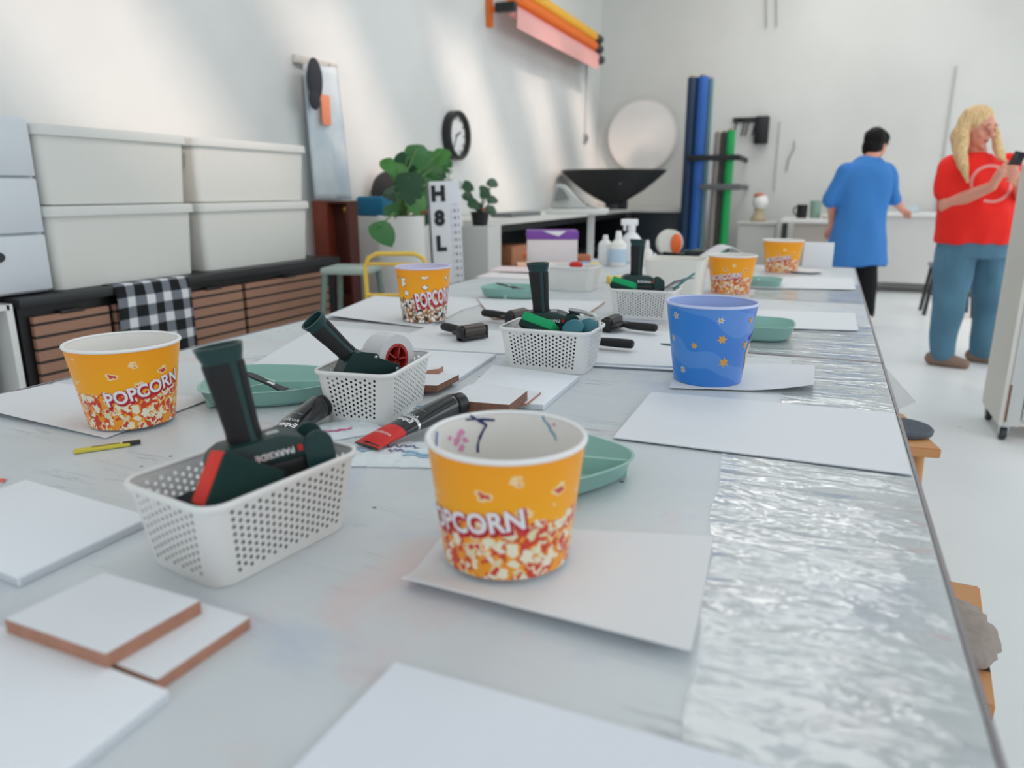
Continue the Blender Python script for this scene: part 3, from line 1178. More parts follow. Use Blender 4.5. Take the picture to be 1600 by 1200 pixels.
# ================================================================== TAPE DISPENSERS
def handle_bm(parts):
    """pistol handle along +Z from 0; parts -> (green core, black grips)"""
    prof = [(0.0, 0.0185, 0.0165), (0.02, 0.0172, 0.0155), (0.05, 0.0182, 0.0165), (0.085, 0.0200, 0.0175), (0.108, 0.0214, 0.0185), (0.118, 0.0242, 0.0205), (0.128, 0.0262, 0.0220)]

    def ring(z, a, b, s=1.0, t0=0, t1=2 * PI, n=32, closed=True):
        a, b = a * 1.25, b * 1.25
        cnt = n if closed else n + 1
        out = []
        for k in range(cnt):
            q = t0 + (t1 - t0) * k / n
            c, s_ = math.cos(q), math.sin(q)
            e = 0.8
            out.append(Vector((a * s * math.copysign(abs(c) ** e, c) - 0.05 * z, b * s * math.copysign(abs(s_) ** e, s_), z)))
        return out
    core = new()
    rings = [ring(z, a, b) for z, a, b in prof]
    rings += [ring(0.128, 0.0225, 0.0180), ring(0.100, 0.0165, 0.0140)]
    add_loft(core, rings)
    grips = []
    for (t0, t1) in ((-56, 84), (116, 278)):
        g = new()
        outer = [ring(z, a, b, s, R(t0), R(t1), 18, False) for z, a, b, s in [(0.004, 0.0182, 0.0162, 0.96), (0.008, 0.018, 0.016, 1.09), (0.02, 0.0172, 0.0155, 1.10), (0.05, 0.0182, 0.0165, 1.10), (0.085, 0.0200, 0.0175, 1.09), (0.104, 0.0212, 0.0184, 1.07), (0.109, 0.0214, 0.0186, 0.97)]]
        inner = [ring(z, a, b, 0.9, R(t0), R(t1), 18, False) for z, a, b in [(0.109, 0.0214, 0.0186), (0.05, 0.0182, 0.0165), (0.004, 0.0182, 0.0162)]]
        rows = outer + inner
        vr = add_loft(g, rows, False, False, closed=False)
        for idx in (0, -1):
            try:
                g.faces.new([r_[idx] for r_ in vr])
            except ValueError:
                pass
        bmesh.ops.remove_doubles(g, verts=g.verts[:], dist=1e-6)
        grips.append(g)
    return core, grips


GRIPM = mat('black_grip', (24, 25, 27), 0.75, bump=(900, 0.25))
TEALD = mat('dark_teal_housing', (10, 46, 44), 0.45)


def dispenser(label, loc, rot):
    """upright tape dispenser: handle up +Z, roller side +X, printed side -Y"""
    t = thing('tape_dispenser', label, 'tape dispenser', loc, group='green and black tape dispensers', rot=rot)
    t.scale = (0.80, 0.80, 0.80)
    core, grips = handle_bm(None)
    for b_ in [core] + grips:
        b_.transform(Matrix.Diagonal((1, 1, 1.13, 1)))
    obj('handle', core, TEAL, t, smooth=40)
    for g in grips:
        obj('grip', g, GRIPM, t, smooth=50)
    bm = new()
    prof = [(-0.058, -0.034), (0.076, -0.034), (0.080, -0.022), (0.074, -0.004), (0.048, 0.005), (-0.036, 0.005), (-0.054, -0.004), (-0.061, -0.022)]
    M = Matrix.Rotation(PI / 2, 4, 'X')
    add_prism(bm, prof, -0.033, 0.033, 0, M)
    bmesh.ops.bevel(bm, geom=bm.edges[:], offset=0.005, segments=3, affect='EDGES', profile=0.5)
    obj('housing', bm, TEALD, t, smooth=45)
    bm = new()
    add_box(bm, (-0.052, -0.031, -0.062), (0.072, 0.031, -0.026), 0.006)
    add_cyl(bm, (0.072, -0.026, -0.040), (0.072, 0.026, -0.040), 0.024, n=28)
    obj('frame', bm, BLACK, t, smooth=40)
    for s in (-1, 1):
        bm = new()
        poly = []
        for k in range(13):
            q = PI * k / 12
            poly.append((0.092 + 0.021 * math.cos(q), -0.022 + 0.021 * math.sin(q)))
        poly += [(0.070, -0.066), (0.114, -0.066)]
        add_prism(bm, poly, s * 0.030 - 0.004, s * 0.030 + 0.004, 0, M)
        bmesh.ops.bevel(bm, geom=bm.edges[:], offset=0.0012, segments=2, affect='EDGES')
        obj('cheek_plate', bm, TEAL, t, smooth=40)
    bm = new()
    add_cyl(bm, (0.092, -0.026, -0.040), (0.092, 0.026, -0.040), 0.017, n=24)
    obj('roller', bm, RUBBER, t, smooth=40)
    bm = new()
    add_box(bm, (0.028, -0.006, 0.0035), (0.046, 0.006, 0.0065), 0.001)
    obj('release_button', bm, STEEL, t)
    bm = text_bm('PARKSIDE', 0.0125, 0.0002, None, 0.0004)
    Mt = Matrix.Translation((0.030, -0.0334, -0.018)) @ Matrix.Rotation(PI / 2, 4, 'X') @ Matrix.Rotation(PI, 4, 'Z')
    bm.transform(Mt)
    obj('lettering', bm, LETTER, t, smooth=0)
    bm = new()
    add_box(bm, (0.062, -0.0342, -0.0225), (0.069, -0.0328, -0.0135))
    obj('brand_mark', bm, RED, t, smooth=0)
    return t


def e(v):
    return tuple(v)


D1 = dispenser('tape dispenser standing upright in the nearest basket beside the red and green sponge', PZ(385, 692, TZ + 0.122), (Matrix.Rotation(R(-8), 3, FH) @ Matrix.Rotation(R(52), 3, 'Z')).to_euler())
dup(D1, (-0.598, 1.600, TZ + 0.124), 0, 'tape dispenser standing upright in the central basket with the bright green sponge', rot=(R(2), R(-2), R(14)))
dup(D1, (-0.560, 2.375, TZ + 0.132), 0, 'tape dispenser standing upright in the fourth basket, left of the blue bucket', rot=(R(0), R(3), R(20)))

# the lying dispenser with its roll, second basket
gl = thing('tape_dispenser', 'tape dispenser leaning in the second basket, handle tilted left, side plate with rivets', 'tape dispenser', (-0.752, 1.098, TZ + 0.109), group='green and black tape dispensers', rot=(R(4), R(10), R(58)))
gl.scale = (0.85, 0.85, 0.85)
core, grips = handle_bm(None)
Mh = Matrix.Translation((-0.035, 0, 0.002)) @ Matrix.Rotation(R(-50), 4, 'Y') @ Matrix.Diagonal((0.80, 0.80, 0.88, 1))
core.transform(Mh)
obj('handle', core, TEAL, gl, smooth=40)
for g in grips:
    g.transform(Mh)
    obj('grip', g, GRIPM, gl, smooth=50)
MX = Matrix.Rotation(PI / 2, 4, 'X')
bm = new()
add_prism(bm, [(-0.060, -0.042), (-0.050, -0.012), (-0.040, 0.010), (-0.020, 0.016), (0.016, 0.014), (0.024, 0.003), (0.070, -0.006), (0.082, -0.020), (0.074, -0.050), (-0.060, -0.050)], 0.024, 0.027, 0, MX)
bmesh.ops.bevel(bm, geom=bm.edges[:], offset=0.0008, segments=1, affect='EDGES')
obj('side_plate', bm, TEALD, gl, smooth=30)
bm = new()
add_prism(bm, [(-0.060, -0.050), (-0.046, -0.006), (-0.036, 0.012), (-0.012, 0.014), (0.0, -0.02), (0.0, -0.05)], -0.024, 0.024, 0, MX)
bmesh.ops.bevel(bm, geom=bm.edges[:], offset=0.003, segments=2, affect='EDGES')
obj('housing', bm, TEALD, gl, smooth=40)
for (x, z) in ((0.014, 0.006), (0.068, -0.017), (0.004, -0.036)):
    bm = new()
    add_ball(bm, (x, -0.0272, z), (0.0042, 0.002, 0.0042), seg=14)
    obj('rivet', bm, STEEL, gl)
bm = new()
add_box(bm, (-0.030, -0.029, -0.048), (-0.008, -0.0265, -0.044))
obj('metal_clip', bm, STEEL, gl)

tr = thing('tape_roll', 'roll of clear tape on a red hub mounted in the lying dispenser', 'tape roll', (-0.745, 1.165, TZ + 0.094), rot=(0, 0, R(76)))
bm = new()
ri, ro, hw = 0.030, 0.046, 0.024
add_lathe(bm, [(ri, -hw), (ro, -hw), (ro, hw), (ri, hw), (ri, -hw)], 48, 0, MX, False, False)
obj('tape', bm, mat('clear_tape', (206, 206, 206), 0.25), tr, smooth=40)
bm = new()
add_lathe(bm, [(0.024, -hw - 0.001), (ri, -hw - 0.001), (ri, hw), (0.024, hw), (0.024, -hw - 0.001)], 40, 0, MX, False, False)
add_lathe(bm, [(0.0, -hw + 0.006), (0.0245, -hw + 0.006), (0.0245, -hw + 0.010), (0.0, -hw + 0.010)], 32, 0, MX, False, False)
for k in range(5):
    q = 2 * PI * k / 5
    add_box(bm, (0.004, -0.003, -0.001), (0.026, 0.003, 0.001), M=MX @ Matrix.Rotation(q, 4, 'Z') @ Matrix.Translation((0, 0, hw - 0.004)) @ Matrix.Diagonal((1, 0.4, 6, 1)))
obj('red_hub', bm, mat('red_hub', (168, 44, 36), 0.4), tr, smooth=40)


# ================================================================== SPONGES AND BRUSHES IN THE BASKETS
def sponge(label, size, loc, rot, foam, split=0.45, group=None):
    t = thing('sponge', label, 'sponge', loc, group=group, rot=rot)
    a, b, c = size
    bm = new()
    add_box(bm, (-a / 2, -b / 2, -c / 2), (a / 2, b / 2, c / 2 - c * split), 0.004)
    obj('foam', bm, mat(foam[0], foam[1], 0.9, bump=(400, 0.3)), t)
    bm = new()
    add_box(bm, (-a / 2, -b / 2, c / 2 - c * split), (a / 2, b / 2, c / 2), 0.003)
    obj('scouring_pad', bm, mat('dark_green_scourer', (14, 50, 46), 0.95, bump=(500, 0.5)), t)
    return t


_a = (RT * math.cos(R(42)) + FH * math.sin(R(42)))
_c = (RT * math.sin(R(42)) - FH * math.cos(R(42)))
_M = Matrix((_a, Vector((0, 0, 1)), _c)).transposed() @ Matrix.Rotation(R(-32), 3, 'Z') @ Matrix.Rotation(R(-12), 3, 'X')
sponge('red foam sponge with a dark green scourer face, tilted in the nearest basket', (0.074, 0.060, 0.042), PZ(368, 762, TZ + 0.088) + _a * 0.004 - FH * 0.0, _M.to_euler(), ('red_foam', (224, 62, 52)), 0.22)
sponge('bright green foam sponge with dark scourer at the front of the central basket', (0.080, 0.05, 0.036), (-0.588, 1.559, TZ + 0.099), (R(150), R(14), R(-6)), ('green_foam', (26, 160, 100)), 0.4)
sponge('bright green foam sponge sticking up at the left end of the fourth basket', (0.080, 0.05, 0.036), (-0.592, 2.345, TZ + 0.098), (R(150), R(14), R(-3)), ('green_foam', (26, 160, 100)), 0.4)


def disc_handle(label, loc, rot, rx=0.030, ry=0.016, rz=0.009, m=None):
    t = thing('sponge_dabber', label, 'dabber', loc, rot=rot)
    bm = new(); add_ball(bm, (0, 0, 0), (rx, ry, rz), seg=20); obj('body', bm, m or mat('blue_teal_plastic', (44, 110, 124), 0.4), t, smooth=60)
    bm = new(); add_ball(bm, (0, 0, -rz * 0.55), (rx * 0.93, ry * 0.93, rz * 0.7), seg=20); obj('foam_face', bm, DARK, t, smooth=60)
    return t


disc_handle('left one of two round blue teal dabbers in the central basket', (-0.505, 1.552, TZ + 0.102), (R(50), R(-18), R(10)), 0.026, 0.022)
disc_handle('right one of two round blue teal dabbers in the central basket', (-0.482, 1.585, TZ + 0.103), (R(48), R(-16), R(10)), 0.024, 0.020)
t = thing('paint_roller', 'metal arm paint roller resting behind the dabbers in the central basket', 'paint roller', (-0.51, 1.63, TZ + 0.108))
bm = new(); add_tube(bm, [(-0.03, 0, 0.022), (0.0, 0, 0.020), (0.035, -0.012, 0.014), (0.048, -0.02, 0.004), (0.05, -0.02, -0.02)], 0.005, 8); obj('wire_arm', bm, STEEL, t, smooth=60)
bm = new(); add_cyl(bm, (-0.02, -0.012, -0.004), (0.045, -0.012, -0.004), 0.016, n=20); obj('sleeve', bm, mat('pale_nap', (190, 196, 196), 0.9), t, smooth=40)
# things lying on the fourth basket
t = thing('wire_whisk', 'grey wire loop tool lying across the fourth basket', 'tool', (-0.445, 2.395, TZ + 0.105), rot=(0, R(-18), R(25)))
bm = new()
for k in range(5):
    add_tube(bm, [(-0.03, 0, 0), (0.01, (k - 2) * 0.006, 0.01 + abs(k - 2) * -0.003), (0.05, (k - 2) * 0.007, 0.006), (0.075, 0, 0)], 0.0015, 6)
obj('wires', bm, mat('grey_wire', (130, 134, 138), 0.3, 0.8), t)
bm = new(); add_cyl(bm, (-0.10, 0, -0.004), (-0.028, 0, 0), 0.008, 0.006, n=12); obj('handle', bm, BLACK, t)
t = thing('palette_knife', 'teal handled spreader leaning out of the right end of the fourth basket', 'spreader', (-0.428, 2.40, TZ + 0.104), rot=(0, R(-38), R(20)))
bm = new(); add_box(bm, (-0.02, -0.007, -0.003), (0.065, 0.007, 0.003), 0.002); obj('handle', bm, mat('teal_handle', (70, 140, 138), 0.4), t)
bm = new(); add_box(bm, (-0.05, -0.012, -0.001), (-0.018, 0.012, 0.001)); obj('blade', bm, STEEL, t)
bm = new(); add_ball(bm, (0, 0, 0), (0.030, 0.02, 0.014), seg=16)
tag(obj('red_paint_pot', bm, mat('red_cap', (206, 30, 30), 0.4), loc=(-0.945, 2.93, TZ + 0.104)), 'bright red paint pot on top of the farthest basket', 'pot')


# ================================================================== BRAYERS
def brayer(label, loc, rotz, rollm):
    """roller axis along Y, handle to -X"""
    t = thing('brayer', label, 'brayer', loc, rotz, 'rubber brayers')
    t.scale = (1.2, 1.2, 1.2)
    bm = new(); add_cyl(bm, (0, -0.030, 0.021), (0, 0.030, 0.021), 0.0155, n=28, bevel=0.0015); obj('roller', bm, rollm, t, smooth=40)
    bm = new()
    add_box(bm, (-0.006, -0.038, 0.002), (0.012, 0.038, 0.010), 0.002)
    for s in (-1, 1):
        add_box(bm, (-0.012, s * 0.035 - 0.003, 0.001), (0.013, s * 0.035 + 0.003, 0.032), 0.0025)
    add_box(bm, (-0.030, -0.036, 0.012), (-0.010, 0.036, 0.020), 0.002)
    obj('frame', bm, BLACK, t, smooth=40)
    bm = new()
    add_loft(bm, [[Vector((x, a * math.cos(q), 0.016 + b * math.sin(q))) for q in [2 * PI * k / 16 for k in range(16)]] for x, a, b in ((-0.022, 0.006, 0.005), (-0.034, 0.007, 0.006), (-0.045, 0.011, 0.009), (-0.085, 0.0125, 0.010), (-0.108, 0.0115, 0.0095), (-0.112, 0.009, 0.007))])
    obj('handle', bm, RUBBER, t, smooth=50)
    return t


BROWNR = mat('brown_black_rubber', (62, 50, 46), 0.35)
BLACKR = mat('roller_black', (34, 34, 36), 0.45)
p = PZ(738, 531, TZ + 0.004)
b1 = brayer('nearest black brayer with a brown roller, left of the central basket', (p.x, p.y, TZ + 0.0045), R(-26), BROWNR)
p = PZ(808, 506, TZ + 0.004)
dup(b1, (p.x, p.y, TZ + 0.0065), R(-14), 'second black brayer right behind the nearest one, partly behind the upright dispenser')
p = PZ(956, 518, TZ + 0.006)
b3 = brayer('black brayer with its roller at the left and handle pointing right, beside the fourth basket', (p.x, p.y, TZ + 0.0095), R(172), BLACKR)
p = PZ(918, 552, TZ + 0.006)
dup(b3, (p.x - 0.03, p.y + 0.05, TZ + 0.0095), R(178), 'black brayer half hidden behind the central basket, only its handle showing at the right')


# ================================================================== GREEN DIVIDED PLATES
def plate(label, loc, rotz, shape, a=0.12, b=0.10, h=0.028, div='Y'):
    t = thing('divided_plate', label, 'plate', loc, rotz, 'sage green divided plates')

    def outline(s, n=48):
        out = []
        for k in range(n):
            q = 2 * PI * k / n
            c, s_ = math.cos(q), math.sin(q)
            if shape == 'leaf':
                e_ = 0.75
                x = a * math.copysign(abs(c) ** e_, c)
                y = b * math.copysign(abs(s_) ** e_, s_) * (1.0 + 0.32 * c)
            else:
                e_ = 0.55
                x = a * math.copysign(abs(c) ** e_, c)
                y = b * math.copysign(abs(s_) ** e_, s_)
            out.append((x * s, y * s))
        return out
    bm = new()
    rings = []
    for s, z in ((0.70, 0.0), (0.80, 0.001), (0.90, 0.010), (0.97, h - 0.003), (1.0, h - 0.001), (1.0, h), (0.965, h), (0.95, h - 0.004), (0.87, 0.011), (0.80, 0.0045), (0.60, 0.004)):
        rings.append([Vector((x, y, z)) for x, y in outline(s)])
    add_loft(bm, rings)
    obj('dish', bm, SAGE, t, smooth=50)
    bm = new()
    arms = [(180, 0.80), (38, 0.80), (-38, 0.80)] if div == 'Y' else [(90, 0.82), (-90, 0.82)]
    for ang, f in arms:
        q = R(ang)
        k = outline(1.0, 360)[int(ang % 360)]
        ex, ey = k[0] * 0.92, k[1] * 0.92
        L = math.hypot(ex, ey)
        Mr = Matrix.Rotation(math.atan2(ey, ex), 4, 'Z')
        prof = [(-0.0075, 0.003), (-0.0035, h - 0.008), (0.0035, h - 0.008), (0.0075, 0.003)]
        rings = [[Mr @ Vector((x, y, z)) for y, z in prof] for x in (0, L)]
        add_loft(bm, rings)
    obj('divider', bm, SAGE, t, smooth=50)
    return t


def spreader(label, loc, rot):
    t = thing('paint_scraper', label, 'scraper', loc, rot=rot)
    bm = new()
    poly = [(-0.070, 0.0), (-0.062, 0.007), (-0.045, 0.0095), (-0.025, 0.007), (-0.006, 0.006), (0.012, 0.0065), (0.028, 0.012), (0.030, -0.012), (0.012, -0.0065), (-0.006, -0.006), (-0.025, -0.007), (-0.045, -0.0095), (-0.062, -0.007)]
    add_prism(bm, poly, 0, 0.004)
    bmesh.ops.bevel(bm, geom=bm.edges[:], offset=0.001, segments=2, affect='EDGES')
    obj('handle', bm, mat('charcoal_plastic', (50, 51, 54), 0.45), t)
    bm = new()
    add_prism(bm, [(0.026, 0.013), (0.052, 0.017), (0.052, -0.017), (0.026, -0.013)], 0.0012, 0.0028)
    obj('blade', bm, mat('grey_blade', (108, 112, 116), 0.35, 0.4), t)
    bm = new()
    add_box(bm, (-0.014, -0.003, 0.0038), (0.002, 0.003, 0.0046))
    obj('label_mark', bm, LETTER, t, smooth=0)
    return t


plate('sage green divided plate with a black scraper in it, between the first two baskets', (-0.995, 1.142, TZ), R(205), 'leaf', 0.140, 0.115, 0.036)
_p, _q = PZ(402, 592, TZ + 0.042), PZ(452, 615, TZ + 0.022)
_s = spreader('black paint scraper lying in the left green plate', _p.lerp(_q, 0.5), (0, math.atan2(_p.z - _q.z, (_q - _p).to_2d().length), math.atan2((_q - _p).y, (_q - _p).x)))
_s.scale = (1.05, 1.05, 1.05)
plate('sage green plate mostly hidden behind the nearest popcorn bucket', (-0.352, 0.955, TZ + 0.001), R(-30), 'leaf', 0.125, 0.095, 0.036)
plate('sage green plate just right of the blue bucket', (-0.175, 2.15, TZ + 0.003), R(4), 'oval', 0.120, 0.10, 0.042, 'I')
plate('sage green divided plate with a black stick, far left behind the cartoon bucket', (-1.10, 2.62, TZ + 0.004), R(4), 'oval', 0.118, 0.09, 0.040, 'I')
spreader('black stick shaped scraper lying across the far left green plate', (-1.11, 2.625, TZ + 0.040), (0, R(7), R(-12)))
plate('small distant green plate in front of the farthest yellow bucket', (-0.255, 3.36, TZ + 0.0), R(5), 'oval', 0.10, 0.08, 0.034, 'I')
bm = new()
add_prism(bm, [(-0.034, 0.004), (0, 0.010), (0.05, 0.010), (0.05, -0.010), (0, -0.008)], 0, 0.003)
tag(obj('palette_knife', bm, mat('dark_teal_blade', (70, 104, 108), 0.4), loc=PZ(1052, 540, TZ + 0.0095)), 'dark pointed knife tip showing left behind the blue bucket', 'knife')


# ================================================================== PAINT TUBES AND WIPE PACKS
def tube_paint(label, p_cap, p_end, red, lift=0.0):
    """p_cap/p_end: points on the table at cap end and crimped end"""
    d = p_end - p_cap
    L = d.length
    t = thing('paint_tube', label, 'paint tube', (p_cap.x, p_cap.y, TZ + lift), math.atan2(d.y, d.x), 'large black acrylic paint tubes')

    def sect(f):
        # f: 0 at the shoulder, 1 at the crimp
        w_ = 0.0215 + 0.0060 * f
        hgt = 0.0205 * (1 - f) ** 0.75 + 0.0016
        zc = hgt + 0.0012 + 0.006 * f * (1 - f)
        return w_, hgt, zc

    def ring(f, s=1.0, n=32, x0=0.030):
        w_, hh, zc = sect(f)
        x = x0 + (L - x0) * f
        return [Vector((x, w_ * s * math.cos(2 * PI * k / n), zc + hh * s * math.sin(2 * PI * k / n))) for k in range(n)]
    bm = new()
    w_, hh, zc = sect(0)
    cap = []
    for x, r_ in ((0, 0.017), (0.002, 0.0195), (0.022, 0.0205), (0.024, 0.0195)):
        cap.append([Vector((x, r_ * math.cos(2 * PI * k / 32), zc + r_ * math.sin(2 * PI * k / 32))) for k in range(32)])
    add_loft(bm, cap)
    obj('cap', bm, BLACK, t, smooth=45)
    fs = [0, 0.02, 0.08, 0.18, 0.3, 0.42, 0.55, 0.68, 0.8, 0.9, 0.97, 1.0]
    bm = new()
    neck = [[Vector((x, r_ * math.cos(2 * PI * k / 32), zc + r_ * math.sin(2 * PI * k / 32))) for k in range(32)] for x, r_ in ((0.022, 0.0185), (0.028, 0.0200))]
    add_loft(bm, neck + [ring(f) for f in fs])
    obj('body', bm, mat('glossy_black_tube', (26, 27, 30), 0.18, coat=0.4), t, smooth=50)

    def band(name, f0, f1, m, s):
        b_ = new()
        add_loft(b_, [ring(f0 + (f1 - f0) * k / 6, s) for k in range(7)], False, False)
        obj(name, b_, m, t, smooth=60)
    if red:
        band('silver_band', 0.50, 0.53, mat('silver_band', (220, 222, 224), 0.2, 0.7), 1.012)
        band('red_label', 0.68, 0.99, mat('red_label', (214, 34, 30), 0.35), 1.02)
    else:
        band('white_label', 0.80, 0.99, mat('white_label', (236, 236, 234), 0.4), 1.02)
    # lettering across the tube, readable from the crimped end
    def word(txt, f, size, m, bold, yo, ang):
        b_ = text_bm(txt, size, bold, 0.004)
        for v in b_.verts:
            a_, c_ = v.co.x, v.co.y
            y = -a_ + yo          # text runs across the tube
            ff = f + (-c_) / (L - 0.03)
            ff = max(0.0, min(0.995, ff))
            w2, h2, z2 = sect(ff)
            w2 *= 1.03
            h2 *= 1.03
            yy = max(-w2 * 0.98, min(w2 * 0.98, y))
            v.co = Vector((0.030 + (L - 0.030) * ff, yy, z2 + h2 * math.sqrt(max(0, 1 - (yy / w2) ** 2)) + 0.0006))
        obj('lettering', b_, m, t, smooth=0)
    if red:
        word('Expert', 0.57, 0.0135, LETTER, 0.0003, 0.0, 0)
        word('Acrylic', 0.49, 0.0095, LETTER, 0.0, 0.003, 0)
        word('AMSTERDAM', 0.82, 0.0068, LETTER, 0.0, 0.0, 0)
        word('studio colour', 0.38, 0.0045, mat('grey_print', (170, 170, 172), 0.5), 0.0, 0.0, 0)
    else:
        word('Expert', 0.72, 0.0145, LETTER, 0.0004, 0.0, 0)
        word('Acrylic', 0.62, 0.0100, LETTER, 0.0, 0.003, 0)
        word('studio colour', 0.48, 0.0045, mat('grey_print', (170, 170, 172), 0.5), 0.0, 0.0, 0)
    return t


tube_paint('black acrylic paint tube with white lettering, left, between the two near baskets', PZ(512, 640, TZ + 0.018), PZ(428, 694, TZ + 0.004), False, 0.006)
tube_paint('black acrylic paint tube with a red label end, right of the second basket', PZ(722, 642, TZ + 0.018), PZ(572, 702, TZ + 0.008), True, 0.010)


def wipe_pack(label, loc, rotz, a, b, h, strokes):
    t = thing('wipe_pack', label, 'wipe pack', loc, rotz, 'crumpled white wipe packs')
    n = 28

    def top(x, y):
        u, v = x / a, y / b
        e_ = max(0, 1 - abs(u) ** 3) * max(0, 1 - abs(v) ** 2.4)
        return 0.0025 + h * e_ ** 0.6 * (0.8 + 0.35 * noise.noise((x * 30, y * 30, loc[0] * 9))) + 0.0022 * noise.noise((x * 90, y * 60, 3)) * (1 if e_ > 0.02 else 0.3)
    bm = new()
    V = []
    for j in range(n + 1):
        row = []
        for i in range(n + 1):
            x, y = a * (2 * i / n - 1), b * (2 * j / n - 1)
            wob = 0.004 * noise.noise((i * 0.7, j * 0.7, loc[1]))
            row.append((bm.verts.new((x + wob, y + wob, top(x, y))), bm.verts.new((x + wob, y + wob, 0.0008))))
        V.append(row)
    for j in range(n):
        for i in range(n):
            bm.faces.new((V[j][i][0], V[j][i + 1][0], V[j + 1][i + 1][0], V[j + 1][i][0]))
            bm.faces.new((V[j][i][1], V[j + 1][i][1], V[j + 1][i + 1][1], V[j][i + 1][1]))
    for k in range(n):
        for (q, r_) in (((0, k), (0, k + 1)), ((n, k), (n, k + 1)), ((k, 0), (k + 1, 0)), ((k, n), (k + 1, n))):
            A_, B_ = V[q[0]][q[1]], V[r_[0]][r_[1]]
            bm.faces.new((A_[0], B_[0], B_[1], A_[1]))
    obj('pouch', bm, mat('white_film_pouch', (228, 236, 240), 0.3), t, smooth=50)
    for m, wd, pts in strokes:
        bm = new()
        L_ = []
        for k, (x, y) in enumerate(pts):
            x2, y2 = pts[min(k + 1, len(pts) - 1)]
            x1, y1 = pts[max(0, k - 1)]
            q = math.hypot(x2 - x1, y2 - y1) or 1
            nx, ny = -(y2 - y1) / q * wd, (x2 - x1) / q * wd
            L_.append([bm.verts.new((x + s * nx, y + s * ny, top(x + s * nx, y + s * ny) + 0.0014)) for s in (-1, 0, 1)])
        for A_, B_ in zip(L_, L_[1:]):
            bm.faces.new((A_[0], A_[1], B_[1], B_[0]))
            bm.faces.new((A_[1], A_[2], B_[2], B_[1]))
        obj('printed_stroke', bm, m, t, smooth=60)
    return t


LB = mat('light_blue_print', (150, 196, 226), 0.4)
CYAN = mat('cyan_print', (30, 150, 206), 0.4)
MAG = mat('magenta_print', (236, 40, 130), 0.4)
NAV = mat('violet_print', (92, 92, 150), 0.4)


def squig(x0, x1, y, amp, n=16, fr=3.0):
    return [(x0 + (x1 - x0) * k / n, y + amp * math.sin(fr * 2 * PI * k / n)) for k in range(n + 1)]


p = PZ(530, 672, TZ)
wipe_pack('white wipe pack with cyan and magenta print under the left paint tube', (p.x, p.y - 0.012, TZ), R(52), 0.075, 0.045, 0.008,
          [(CYAN, 0.006, squig(-0.062, -0.030, 0.020, 0.002, 8, 1)), (MAG, 0.0018, squig(-0.045, 0.012, -0.022, 0.0025, 24, 5)), (MAG, 0.0016, squig(-0.02, 0.025, -0.018, 0.001, 8, 1))])
p = PZ(607, 715, TZ)
wipe_pack('white wipe pack with blue and violet scribbles under the red labelled paint tube', (p.x, p.y + 0.012, TZ), R(20), 0.070, 0.055, 0.009,
          [(NAV, 0.0015, squig(-0.03, 0.04, 0.012, 0.006, 30, 5)), (LB, 0.003, squig(0.02, 0.062, -0.012, 0.004, 12, 1)), (LB, 0.003, squig(-0.064, -0.035, 0.0, 0.008, 12, 1)), (NAV, 0.0012, squig(-0.005, 0.02, -0.006, 0.004, 20, 3)), (LB, 0.002, squig(0.02, 0.062, -0.022, 0.003, 12, 1))])
p = PZ(668, 640, TZ)
wipe_pack('white wipe pack with pale blue print lying behind the red labelled paint tube', (p.x, p.y, TZ), R(50), 0.055, 0.028, 0.005,
          [(LB, 0.004, squig(-0.02, 0.045, 0.006, 0.004, 12, 1)), (NAV, 0.0012, squig(-0.03, -0.01, -0.008, 0.004, 12, 2))])

# yellow cutter on the table in front of the left bucket
t = thing('craft_knife', 'yellow craft knife lying in front of the left popcorn bucket', 'knife', PZ(166, 702, TZ), rot=(0, 0, R(51)))
bm = new(); add_box(bm, (-0.045, -0.006, 0.0005), (0.035, 0.006, 0.007), 0.0025); obj('handle', bm, mat('yellow_plastic', (214, 196, 70), 0.5), t)
bm = new(); add_box(bm, (0.024, -0.0045, 0.002), (0.050, 0.0045, 0.0078), 0.001); obj('slider', bm, DARK, t)
bm = new(); add_box(bm, (-0.02, -0.003, 0.0068), (0.02, 0.003, 0.0076)); obj('channel', bm, mat('olive_channel', (150, 140, 60), 0.5), t)
# ================================================================== LEFT WALL: SIDEBOARD, BOXES, DRAWERS
SLAT = None
N = NT('brown_slats')
tc = N.n('TexCoord')
sx = N.n('SeparateXYZ')
N.l(tc.outputs['Object'], sx.inputs[0])
fr = N.math('FRACT', N.math('MULTIPLY', sx.outputs[2], 21))
gr = noise_node(N, mapping(N, tc.outputs['Object'], (1, 3, 60)), 4, 4)
colr = N.mix(gr.outputs['Fac'], (150, 112, 92), (174, 130, 108))
N.l(N.mix(N.math('LESS_THAN', fr, 0.22), colr, (44, 38, 36)), N.b.inputs['Base Color'])
N.b.inputs['Roughness'].default_value = 0.7
SLAT = N.m
SBX = -2.65
y0 = PX(30, 465, SBX).y
y1 = PX(527, 400, SBX).y
zt = 0.775
t = thing('sideboard', 'long black sideboard with brown slatted doors along the left wall', 'sideboard', (SBX, (y0 + y1) / 2, 0))
hy = (y1 - y0) / 2
bm = new()
add_box(bm, (-0.42, -hy, 0.10), (-0.025, hy, zt - 0.03))
obj('body', bm, BLACK, t)
bm = new()
add_box(bm, (-0.43, -hy - 0.01, zt - 0.035), (0.012, hy + 0.01, zt), 0.004)
obj('worktop', bm, mat('black_top', (38, 40, 42), 0.4), t)
for sx_ in (-0.40, -0.06):
    for sy in (-hy + 0.06, hy - 0.06):
        bm = new(); add_box(bm, (sx_ - 0.02, sy - 0.02, 0), (sx_ + 0.02, sy + 0.02, 0.10)); obj('foot', bm, BLACK, t)
ds = [PX(x, 520, SBX).y - (y0 + y1) / 2 for x in (50, 180, 290, 388, 520)]
